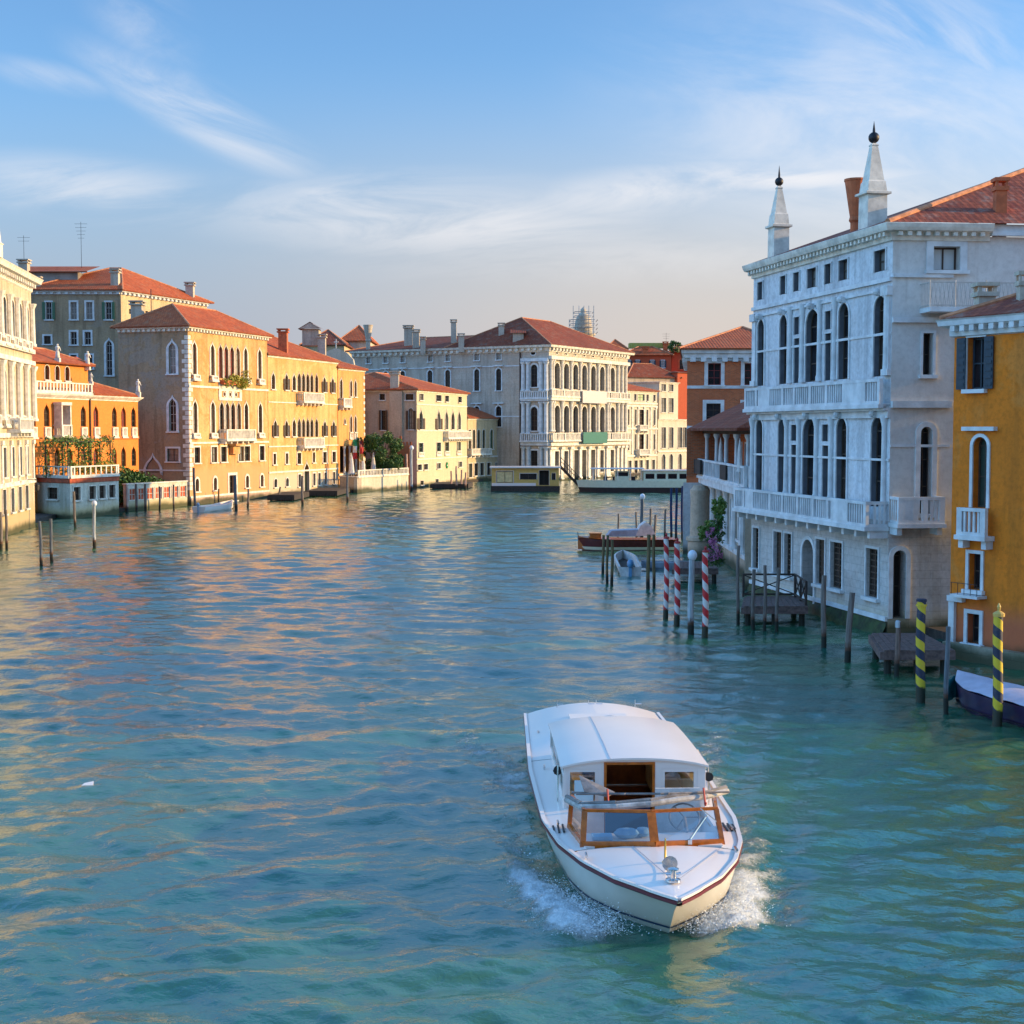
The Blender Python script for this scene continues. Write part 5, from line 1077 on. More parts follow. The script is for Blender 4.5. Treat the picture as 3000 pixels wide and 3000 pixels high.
def white_palace():
    A, B = gx(2204, 69.3), gx(2608, 55.3); U = (B - A).normalized(); zt = zat(2608, 690, 55.3)
    r = thing('white_palace', 'large white palace with two rooftop obelisks and long carved balconies', 'building', (B.x, B.y, 0))
    zg0 = None; F = Facade(r, A, B, -1, zt, M['white'], M['trimcool'], 'wall'); zf = lambda y, x=2382: F.mp(x, y)[1]; uf = lambda x, y=1200: F.mp(x, y)[0]
    z1b = zf(1498)            # split line at first balcony: ashlar below
    Lw = Facade(r, A, B, -1, z1b, M['whitelow'], M['trimcool'], 'ashlar_wall'); F = Facade(r, A, B, z1b, zt, M['white'], M['trimcool'], 'wall'); F.depth = .24; Lw.depth = .16; F.rev = simple('shaded_reveal_slate', (.13, .145, .17), .7); F.panes = [M['pane'], M['pane2'], M['pane']]  # window reveals coloured dark slate to stand in for the recess shade
    k = [(2229, 1), (2296, 1), (2335, 1), (2380, 1.5), (2427, 1), (2472, 1.35), (2579, 1.5)]
    F.row(k, 786, 842, 2380, 18, 'rect', t=.06, sill=False, pane=M['pane3'])
    up = [(2231, 1), (2297, 1.05), (2382, 1.75), (2473, 1.2), (2580, 1.3)]; F.row(up, 907, 1118, 2382, 23, 'arch', t=.1, sill=False)
    F.row([2336, 2428], 920, 972, 2382, 17, 'rect', t=.05, sill=False); F.row([2336, 2428], 984, 1118, 2382, 17, 'rect', t=.05, sill=False)
    lo = [(2226, 1), (2292, 1.05), (2373, 1.75), (2467, 1.2), (2572, 1.3)]; F.row(lo, 1226, 1462, 2373, 23, 'arch', t=.1, sill=False)
    F.row([2328, 2420], 1244, 1292, 2373, 17, 'rect', t=.05, sill=False); F.row([2328, 2420], 1304, 1462, 2373, 17, 'rect', t=.05, sill=False)
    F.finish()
    Lw.panes = [M['brown'], M['pane2']]
    Lw.row([(2216, .8), (2280, 1), (2310, .85), (2405, .95), (2452, 1.2), (2557, 1.1)], 1580, 1712, 2405, 27, 'rect', t=.1, nb=7, join=M['joinb'])
    Lw.row([2368], 1580, 1800, 2367, 34, 'arch', t=.16, name='door', pane=M['dark'], depth=.8, sill=False); Lw.finish()
    for Y_, z_, hh, pj in ((0, zf(868), .16, .12), (0, zf(893), .1, .08), (0, zf(1008), .1, .05), (0, zf(1200), .28, .3), (0, zf(1218), .3, .12), (0, zf(1338), .09, .05)): F.band(z_, hh, pj)
    Lw.band(zf(1760, 2405), .18, .1)
    us = [uf(x) for x in (2212, 2248, 2316, 2352, 2402, 2446, 2497, 2556, 2600)]
    F.columns([us[i] for i in (2, 3, 4, 5)], zf(1118), zf(886), .115, None, 12); F.pilasters([us[0] , us[8]], zf(1118), zf(886), .42, .12); F.columns([uf(2601)], zf(1118), zf(886), .15, None, 12)
    F.columns([uf(x) for x in (2208, 2308, 2344, 2396, 2440)], zf(1462), zf(1222), .115, None, 12); F.columns([uf(2596)], zf(1462), zf(1222), .115, None, 12)
    # keystone heads and spandrel ornaments
    for xs, y in (((2231, 2297, 2382, 2473, 2580), 893), ((2226, 2292, 2373, 2467, 2572), 1213)):
        for x in xs:
            m = MB(); u = uf(x); F.box(m, u - .14, u + .14, zf(y + 14), zf(y - 2), .003, .22); m.ball(F.P(u, zf(y + 4), .24), .15, 8); m.build('keystone', M['trimcool'], r)
    # balconies
    pr = lambda xs: [uf(x) for x in xs]
    F.balcony(.05, F.L - .05, zf(1192), .98, .45, brk=False, gap=.21, bw=.07, piers=pr((2240, 2318, 2352, 2400, 2448, 2500, 2560)), skip=[(uf(2246), uf(2280)), (uf(2500), uf(2558))])
    F.balcony(.05, F.L - .05, zf(1512), .98, .95, brk=True, gap=.21, bw=.07, piers=pr((2235, 2262, 2315, 2352, 2398, 2445, 2490, 2548)), skip=[(uf(2240), uf(2262)), (uf(2500), uf(2548))])
    # flank
    Cn = gx(2784, 55.0); D2 = Vector((30, 54.6)); S1 = Facade(r, B, Vector((30, B.y + (30 - B.x) * .10)), z1b, zt, M['beige'], M['trimcool'], 'flank_wall'); S1.depth = .4; zs = lambda y: S1.mp(2700, y)[1]; us_ = lambda x, y=1200: S1.mp(x, y)[0]
    S1.row([2773], 722, 792, 2773, 78, 'rect', t=.28, pane=M['paneb'], join=M['brown'], nb=0); S1.row([2718], 976, 1098, 2718, 30, 'rect', t=.1, sill=True, pane=M['pane']); S1.row([2712], 1250, 1505, 2712, 34, 'arch', t=.2, hood=0); S1.finish()
    S0 = Facade(r, B, Vector((30, B.y + (30 - B.x) * .10)), -1, z1b, M['whitelow'], M['trimcool'], 'ashlar_wall'); S0.depth = .6; S0.row([2634], 1612, 1812, 2634, 38, 'arch', t=.18, name='door', pane=M['dark'], sill=False); S0.finish()
    for y, h, pj in ((808, .14, .12), (1185, .26, .22), (1306, .1, .05), (938, .2, .15)): S1.band(zs(y), h, pj, u1=us_(2784) if y != 1185 else us_(2782))
    S1.balcony(0.02, us_(2745), zs(1530), 1.02, .95, brk=True, gap=.17, bw=.085, piers=[us_(2660), us_(2688)], skip=[(us_(2622), us_(2660))])
    # iron railed balcony
    ub0, ub1 = us_(2694, 900), us_(3010, 900); zb = zs(905); m = MB(); S1.box(m, ub0, ub1, zb - .18, zb, .004, 1.05); bl = m.build('balcony', M['trimcool'], r); m = MB()
    for z_ in (zb + .06, zb + .92): S1.box(m, ub0, ub1, z_ - .02, z_ + .02, .98, 1.02); S1.box(m, ub0, ub0 + .04, z_ - .02, z_ + .02, .02, .979)
    n = int((ub1 - ub0) / .16)
    for i in range(n + 1):
        u = ub0 + i * (ub1 - ub0) / n; m.tube(S1.P(u, zb, 1), S1.P(u + .13, zb + .9, 1), .011, .011, 4); m.tube(S1.P(u + .13, zb, 1.01), S1.P(u, zb + .9, 1.01), .011, .011, 4)
    for u in (ub0, ub0 + 1.0, ub0 + 2.2, ub0 + 3.6): m.tube(S1.P(u, zb, 1), S1.P(u, zb + 1.0, 1), .025, .025, 5)
    for d in (.15, .3, .45, .6, .75, .9): m.tube(S1.P(ub0, zb, d), S1.P(ub0, zb + .9, d), .012, .012, 4)
    m.build('railing', M['joinw'], bl)
    q = [A, B, S1.B.xy, Vector((30, 75)), Vector((A.x + 3, A.y + 4))]
    mb = MB()
    for a, b in ((q[2], q[3]), (q[3], q[4]), (q[4], q[0])): mb.face([(a.x, a.y, -1), (b.x, b.y, -1), (b.x, b.y, zt), (a.x, a.y, zt)])
    mb.build('wall', M['beige'], r)
    Cq = S1.P(us_(2898, 650), 0).xy
    cornice(r, [q[4], A, B, Cq], zt + .42, [(0, -.62), (.1, -.6), (.12, -.42), (.16, -.3), (.42, -.26), (.48, -.14), (.52, 0), (.5, .02), (0, .05)], M['trim'], (.36, .16, .16, .34, -.36))
    gm = MB(); S1.box(gm, us_(2899, 650), S1.L, zt + .02, zt + .16, .02, .3); S1.box(gm, us_(2899, 650), S1.L, zt + .161, zt + .45, -.4, .2); gm.build('gutter', M['trimcool'], r)
    # roof
    e = offs([A, B, S1.B.xy], .42); z_ = zt + .46; N_ = Vector((0, 0, 0)); e = [Vector((p.x, p.y, z_)) for p in e]
    apex = Vector((26.5, 66, z_ + 5.1)); a2 = Vector((18.2, 70.0, z_ + 1.6)); rf = MB(); roofface(rf, [e[1], e[2], apex]); roofface(rf, [e[0], e[1], apex, a2]); roofface(rf, [Vector((A.x + 3, A.y + 4, z_)), e[0], a2]); roofface(rf, [e[2], Vector((34, 72, z_)), apex])
    rfo = rf.build('roof', M['roofnear'], r); rb = MB(); rb.tube(e[1], apex, .12); 
    rb.build('ridge_tiles', M['ridge'], rfo)
    dk = MB(); a = e[1].lerp(e[0], .18) + Vector((.9, 0.4, .1)); dk.prism([(18.2, 57.6, z_ + .3), (18.2, 57.6, z_ + 1.0), (23.2, 61.0, z_ + 2.75), (23.2, 61.0, z_ + 2.1)], (.25, -.1, 0)); dk.build('parapet_roof', M['roofdk'], rfo)
    for px, ytop, yneck, ypl, ybs, bw_, dd in ((2275, 500, 545, 670, 752, 24, -.55), (2548, 370, 420, 575, 655, 31, -.55)):
        c = gx(px, 67.6 if px < 2400 else 58.4); Yd = c.y; sc = Yd / FPX; zz = lambda y: zat(px, y, Yd)
        m = MB(); m.lathe((c.x, c.y, 0), [(bw_ * sc, zt - .1), (bw_ * sc * .96, zz(ypl)), (bw_ * sc * 1.25, zz(ypl - 3)), (bw_ * sc * 1.25, zz(ypl - 9)), (bw_ * sc * .95, zz(ypl - 12)), (bw_ * sc * .85, zz(ypl - 40)), (bw_ * sc * .75, zz(ypl - 44)), (bw_ * sc * .30, zz(yneck + 10)), (bw_ * sc * .36, zz(yneck + 6)), (bw_ * sc * .16, zz(yneck))], 4, sq=True, rot=math.atan2(U.y, U.x) ); ob = m.build('obelisk', M['trim'], r, (c.x, c.y, zt))
        m = MB(); br = bw_ * .52 * sc; m.ball((c.x, c.y, zz(yneck) + br), br, 14); m.lathe((c.x, c.y, 0), [(br * .28, zz(yneck) + 2 * br - .03), (.05, zz(yneck) + 2 * br + .12), (.005, zz(ytop - 15))], 6); m.build('finial', M['iron'], ob, smooth=True)
    c = gx(2497, 61.2); Yd = c.y; chimney(rfo, c, zt, zat(2497, 525, Yd), .54, 'terra', 'bell')
    c = S1.P(us_(2958, 650), 0, -.9); chimney(rfo, c, zt + .1, zat(2958, 560, c.y), .42, 'terra')
    # algae skirt
    al = MB(); n = 60
    for fac in (Lw,):
        for i in range(n):
            for j in range(5):
                def pt(i, j):
                    u = fac.L * i / n; z = -.3 + j * .22; return fac.P(u, z, .34 - .08 * j + .12 * noise.noise(Vector((u * 2.1, z * 4, 0))))
                al.face([pt(i, j), pt(i + 1, j), pt(i + 1, j + 1), pt(i, j + 1)])
    tag(al.build('algae', M['algae'], None, B.to_3d(), smooth='all'), 'green algae growing along the white palace waterline', kind='stuff')
white_palace()

def amber_house():
    A, B0 = gx(2792, 50.5), gx(3000, 47.9); U = (B0 - A).normalized(); B = A + U * 12; zt = zat(2810, 975, 50.5)
    r = thing('amber_house', 'deep amber house with dark blue shutters cut by the right edge of the photo', 'building', (A.x, A.y, 0))
    F = Facade(r, A, B, -1, zt, M['orangeR'], M['trimcool']); F.depth = .3; xs = lambda y: [F.mp(x, y)[0] for x in (2862,)]
    def col(du):
        for (x, yt, yb, w_, kd, kw) in ((2862, 988, 1140, 52, 'rect', dict(sh=M['navy'], t=.05, pane=M['pane'], join=M['navy'])), (2874, 1280, 1488, 42, 'arch', dict(t=.12, pane=M['dkgreen'], join=M['joinb'], sill=False)), (2858, 1622, 1728, 36, 'rect', dict(t=.12, pane=M['pane'])), (2854, 1798, 1885, 36, 'rect', dict(t=.14, pane=M['pane']))):
            u0, z1 = F.mp(x, yt); _, z0 = F.mp(x, yb); wm = abs(F.mp(x + w_ / 2, yt)[0] - F.mp(x - w_ / 2, yt)[0]); F.win(u0 + du, z0, z1, wm, kd, **kw)
    col(0); col(3.6); col(7.2); F.finish()
    for du in (0, 3.6, 7.2):
        u = F.mp(2870, 1490)[0] + du; z = F.mp(2870, 1568)[1]; F.balcony(u - .62, u + .62, z, .95, .45, gap=.2, bw=.09); m = MB(); zz = F.mp(2870, 1256)[1]; F.box(m, u - .7, u + .7, zz - .07, zz + .07, .003, .2); m.build('lintel', M['trimcool'], r)
        u = F.mp(2858, 1735)[0] + du; z = F.mp(2858, 1742)[1]; m = MB(); F.box(m, u - .7, u + .5, z - .1, z, .004, .5); b = m.build('balconette', M['trimcool'], r); m = MB()
        for k in range(5): m.tube(F.P(u - .65 + k * .28, z, .48), F.P(u - .65 + k * .28, z + .4, .48), .012, .012, 4)
        m.tube(F.P(u - .68, z + .4, .48), F.P(u + .48, z + .4, .48), .015, .015, 4); m.build('railing', M['iron'], b)
    st = MB(); zz = F.mp(2795, 1760)[1]; F.box(st, .05, .3, -1, zz, .004, .14); F.box(st, .02, .7, zz + .002, zz + .2, .004, .2); st.build('corner_pier', M['trimcool'], r)
    q = [A, B, B + Vector((7, 3)), A + Vector((8, 4))]; N = F.N.xy; q = quad_of(A, B, 7); body(r, q, -1, zt, M['orangeR'], (0,))
    cornice(r, [q[3], q[0], q[1]], zt + .45, [(0, -.62), (.12, -.58), (.14, -.3), (.4, -.22), (.44, -.05), (.5, 0), (0, .03)], M['trimcool'], (.42, .2, .2, .36, -.33))
    rf = hip(r, q, zt + .5, .35, 1.5, mat='roofnear', ins=(3.2, 3.2)); 
    for px, yt, d in ((2878, 862, 52), (2990, 830, 49.5)):
        p = gx(px, d); chimney(rf, p, zt + .3, zat(px, yt + 8, d), .36 if px > 2900 else .6, 'chimw')
    m = MB(); F.box(m, 0, F.L, -1, .55, .005, .35); m.build('quay_ledge', M['whitelow'], r)
amber_house()

# ================================================================== POLES
def pole(px, yb, yt, wpx, mat, label, name='mooring_pole', lean=0.0, group=None, cap=None, leany=0.0):
    g = ground(px, yb); Y = g.y; h = zat(px, yt, Y); r = max(.07, wpx / 2 * Y / FPX * .92); m = MB(); n = 12
    nz_ = 8; prev = None
    for i in range(nz_ + 1):
        z = -1.2 + (h + 1.2) * i / nz_; rr = r * (1.06 - .12 * i / nz_) * (1 + .03 * math.sin(i * 2.3 + px)); cx = .02 * math.sin(i * .9 + px)
        ring = [Vector((g.x + cx + rr * math.cos(2 * math.pi * k / n), g.y + rr * math.sin(2 * math.pi * k / n), z)) for k in range(n)]
        if prev:
            for k in range(n): m.face([prev[k], prev[(k + 1) % n], ring[(k + 1) % n], ring[k]])
        prev = ring
    m.face(prev)
    o = m.build(name, M[mat], None, (g.x, g.y, 0), smooth=True); tag(o, label, 'mooring pole', group)
    if cap == 'yellow':
        c = MB(); c.lathe((g.x, g.y, 0), [(r * 1.12, h), (r * 1.12, h + .06), (r * .9, h + .08)], 12, 0); c.build('cap', simple('navy_cap_paint', (.012, .02, .05), .5), o); c = MB(); c.lathe((g.x, g.y, 0), [(r * 1.18, h - .14), (r * 1.18, h - .08)], 12); c.build('band', simple('yellow_paint', (.6, .42, .03), .5), o)
    if cap == 'knob':
        c = MB(); c.lathe((g.x, g.y, 0), [(r * 1.15, h), (r * 1.2, h + .08), (r * .8, h + .12), (r * .25, h + .16), (r * .4, h + .26), (r * .1, h + .36)], 12); c.build('cap', M['gy'], o)
    if cap == 'red':
        c = MB(); c.lathe((g.x, g.y, 0), [(r * 1.15, h), (r * 1.15, h + .05), (r * .8, h + .08), (r * .3, h + .11), (r * .5, h + .17), (r * .3, h + .22), (r * .05, h + .24)], 12); c.build('cap', simple('red_cap_paint', (.35, .02, .02), .5), o)
    if cap == 'white':
        c = MB(); c.lathe((g.x, g.y, 0), [(r * 1.02, h - .18), (r * 1.05, h - .17), (r * 1.03, h + .02), (r * .5, h + .05)], 12); c.build('cap', M['whitepole'], o)
    if cap == 'lamp':
        c = MB(); lr = r * 1.55; c.ball((g.x + lr * .2, g.y, h + lr * .9), lr, 14, 0, (1, 1, 1.15)); c.build('lamp_globe', M['opal'], o, smooth='all'); c = MB(); c.tube((g.x, g.y, h - .05), (g.x, g.y, h + .08), r * .6); c.build('collar', M['iron'], o)
    o.rotation_euler = (R(leany), R(lean), 0); return o
GL = 'plain timber mooring poles along the left bank'; GR = 'timber mooring poles near the moored launch'; GW = 'weathered poles along the white palace'
for a in (
 (3, 1612, 1500, 12, 'wood', 'dark mooring pole cut by the left edge of the photo', 0), (21, 1610, 1494, 9, 'wood', 'dark mooring pole just right of the one at the left edge', -1),
 (122, 1662, 1527, 10, 'greypole', 'taller grey mooring pole of the pair in open water at left', -1.5), (152, 1645, 1520, 10, 'greypole', 'right hand grey mooring pole of the pair in open water at left', -1),
 (221, 1546, 1440, 8, 'wood', 'slim dark leaning pole in front of the white pavilion windows', -2),
 (373, 1502, 1420, 10, 'pinkpole', 'pale pole at the left end of the red panelled wall', -1), (400, 1499, 1418, 8, 'wood', 'second pole from the left at the red panelled wall', 0), (426, 1497, 1418, 8, 'wood', 'third pole from the left at the red panelled wall', .5),
 (468, 1495, 1425, 6, 'wood', 'thin pole before the middle of the red panelled wall', 0), (509, 1492, 1420, 6, 'wood', 'thin pole near the right end of the red panelled wall', 0),
 (571, 1496, 1370, 8, 'wood', 'tall pole at the corner of the gothic palace left of the white boat', -1), (602, 1476, 1405, 7, 'wood', 'pole behind the small white boat beside its outboard motor', -2), (641, 1474, 1432, 6, 'woodw', 'short brown pole behind the middle of the small white boat', 0),
 (692, 1494, 1392, 10, 'greypole', 'thick grey pole leaning at the gothic palace door', -2), (726, 1488, 1432, 7, 'wood', 'short pole right of the gothic palace door', 3), (816, 1466, 1426, 6, 'wood', 'leaning pole in front of the yellow palace left end', 8),
 (886, 1480, 1394, 8, 'wood', 'dark pole left of the yellow palace green door', 0), (1018, 1472, 1384, 7, 'greypole', 'grey pole below the ochre loggia', 0)):
    pole(a[0], a[1], a[2], a[3], a[4], a[5], lean=a[6], group=GL)
pole(277, 1606, 1482, 11, 'whitepole', 'white lamp pole with globe lamp in front of the white pavilion', name='lamp_pole', cap='lamp')
for a in ((1191, 1432, 1330, 8, 'left faded pink pole left of the cream palace front'), (1322, 1432, 1380, 6, 'faded pink pole under the round green sign'), (1337, 1434, 1366, 6, 'faded pink pole second right of the green sign'), (1352, 1433, 1376, 6, 'faded pink pole third right of the green sign'), (1364, 1434, 1384, 6, 'faded pink pole nearest the landing stage')):
    pole(a[0], a[1], a[2], a[3], 'pinkpole', a[4], group='faded pink poles at the ferry crossing')
pole(1205, 1438, 1318, 9, 'whitepole', 'grey white lamp pole at the corner of the cream palace', name='lamp_pole', cap='lamp')
pole(1880, 1580, 1462, 11, 'greypole', 'blue grey lamp pole behind the moored mahogany launch', name='lamp_pole', cap='lamp')
for a in ((1811, 1590, 1505, 6, 'wood', 'thin grey pole behind the bow half of the mahogany launch', 0), (1864, 1588, 1500, 6, 'wood', 'dark pole just left of the blue grey lamp pole', 0), (1905, 1586, 1490, 8, 'wood', 'dark pole just right of the blue grey lamp pole', 0),
 (1917, 1600, 1508, 9, 'wood', 'thick dark pole behind the stern of the mahogany launch', 1.5), (1947, 1580, 1492, 7, 'wood', 'dark notched pole left of the blue poles', 1.5),
 (1767, 1682, 1568, 9, 'woodw', 'leftmost olive pole in front of the mahogany launch', 0), (1779, 1712, 1568, 9, 'woodw', 'olive pole second from left in front of the mahogany launch', 0), (1793, 1716, 1582, 10, 'woodw', 'olive pole third from left beside the dinghy bow', 0),
 (1899, 1728, 1566, 12, 'woodw', 'thick olive pole right of the dinghy outboard motor', 0), (1915, 1722, 1566, 10, 'woodw', 'olive pole between the dinghy and the striped poles', 0)):
    pole(a[0], a[1], a[2], a[3], a[4], a[5], lean=a[6], group=GR)
for px, lb in ((1966, 'left blue pole of three beside the round buttress'), (1981, 'middle blue pole of three beside the round buttress'), (1998, 'right blue pole of three beside the round buttress')):
    pole(px, 1580, 1430 if px != 1998 else 1424, 8, 'bluepole', lb, group='blue poles beside the round buttress')
for a in ((1951, 1816, 1578, 13, 'leftmost red and white striped pole'), (1983, 1832, 1592, 15, 'red and white striped pole left of the white lamp pole'), (2065, 1868, 1618, 16, 'red and white striped pole right of the white lamp pole')):
    pole(a[0], a[1], a[2], a[3] * 1.25, 'redstripe', a[4], group='red and white striped poles', cap='red')
pole(2024, 1862, 1640, 20, 'whitepole', 'white lamp pole with globe lamp among the red striped poles', name='lamp_pole', cap='lamp')
for a in ((2161, 1828, 1598, 10, 'wood', 'tall pole at the left end of the railed jetty', 0, None), (2206, 1846, 1668, 12, 'wood', 'second pole from the left before the railed jetty', 0, None), (2240, 1850, 1656, 10, 'wood', 'third pole from the left before the railed jetty', 0, None), (2275, 1852, 1664, 12, 'wood', 'fourth pole before the railed jetty below its corner', 1, None),
 (2412, 1898, 1686, 17, 'wood', 'thick grey pole between the railed jetty and the dark ground windows', 0, None), (2482, 1942, 1736, 20, 'wood', 'thick leaning pole with rusty foot before the green algae', 3, None), (2628, 1982, 1822, 17, 'woodred', 'rusty pole with white cap before the arched door', 0, 'white'), (2772, 2088, 1836, 14, 'greypole', 'slim blue grey pole between the two yellow striped poles', 0, None)):
    pole(a[0], a[1], a[2], a[3], a[4], a[5], lean=a[6], group=GW, cap=a[7])
pole(2695, 2056, 1762, 30, 'yelstripe', 'yellow and navy striped pole before the white palace corner', group='yellow and navy striped poles', cap='yellow')
pole(2920, 2128, 1806, 32, 'yelstripe', 'yellow and navy striped pole with gold knob before the amber house', group='yellow and navy striped poles', cap='knob')

# ================================================================== JETTIES
def jetty(name, label, pts, z, posts, rail=None, mat='deckw'):
    r = thing(name, label, 'jetty', (pts[0].x, pts[0].y, 0)); m = MB(); n = 0
    a, b, c, d = [Vector(p[:2]) for p in pts]; L = (b - a).length; k = max(3, int(L / .22))
    for i in range(k):
        t0, t1 = i / k, (i + .93) / k; P = [a.lerp(b, t0), a.lerp(b, t1), d.lerp(c, t1), d.lerp(c, t0)]; m.prism([(p.x, p.y, z - .06) for p in P], (0, 0, .06 + random.uniform(-.006, .006)))
    m.build('deck', M[mat], r); m = MB()
    for p, q_ in ((a, b), (b, c), (d, c), (a, d)):
        U = (q_ - p).normalized(); zl_ = z - .32 if mat != 'deckdk' else .1; m.prism([(p.x, p.y, zl_), (q_.x, q_.y, zl_), (q_.x, q_.y, z - .062), (p.x, p.y, z - .062)], (-U.y * .12, U.x * .12, 0))
    m.build('beam', M[mat], r)
    for p in posts: m = MB(); m.tube((p[0], p[1], -1), (p[0], p[1], z - .33), .13, .12, 8); m.build('post', M['wood'], r, (p[0], p[1], 0))
    if rail:
        for p, q_ in rail:
            m = MB(); p = Vector(p); q_ = Vector(q_); n = max(1, round((q_ - p).length / 1.5)); Z = lambda v, h: (v.x, v.y, z + h)
            for i in range(n + 1): v = p.lerp(q_, i / n); m.box((v.x, v.y, z + .5), (.09, .09, 1.0))
            for i in range(n):
                v, w_ = p.lerp(q_, i / n), p.lerp(q_, (i + 1) / n); m.tube(Z(v, .12), Z(w_, .95), .03, .03, 4); m.tube(Z(v, .95), Z(w_, .12), .03, .03, 4)
            for h in (.12, .98): m.tube(Z(p, h), Z(q_, h), .045, .045, 5)
            m.build('railing', M['deckdk'], r)
    return r
f = lambda x, y: Vector((x, y))
a, b = ground(2180, 1776, .8).xy, ground(2368, 1776, .8).xy
jetty('railed_jetty', 'timber jetty with crossed railings in front of the white palace', [a, b, b + f(.3, 3.6), a + f(.7, 3.6)], .8, [(a.x + .2, a.y + .3), (a.x + 1.3, a.y + .3), (b.x - .2, b.y + .3), (a.x + .6, a.y + 3), (b.x, b.y + 3)], [(a + f(.5, 3.3), b + f(.1, 3.3)), (b + f(-.05, .2), b + f(.1, 3.2))])
a, b = ground(2590, 1905, .8).xy, ground(2800, 1905, .8).xy
jetty('plank_jetty', 'low reddish plank jetty behind the left yellow striped pole', [a, b, b + f(.1, 4), a + f(.6, 4)], .8, [(a.x + .2, a.y + .3), (b.x - .3, b.y + .3), ((a.x + b.x) / 2, a.y + .3), (a.x + .5, a.y + 3)])
a, b = ground(1975, 1665, .8).xy, ground(2105, 1665, .8).xy
jetty('flower_jetty', 'small grey jetty behind the white lamp pole below the flowers', [a, b, b + f(.2, 4), a + f(.6, 4)], .8, [(a.x + .2, a.y + .2), (b.x - .2, b.y + .2)], mat='deckw')
for x0, x1, yy, dp, lb in ((786, 862, 1450, 9, 'dark jetty before the left end of the yellow palace'), (893, 988, 1438, 10, 'dark jetty before the yellow palace green door'), (1262, 1372, 1418, 8, 'dark ferry jetty below the round green sign')):
    a, b = ground(x0, yy, .7).xy, ground(x1, yy, .7).xy; jetty('dark_jetty', lb, [a, b, b + f(.4, dp), a + f(.4, dp)], .7, [(a.x + .3 + i * (b.x - a.x - .6) / 3, a.y + .1) for i in range(4)], mat='deckdk')

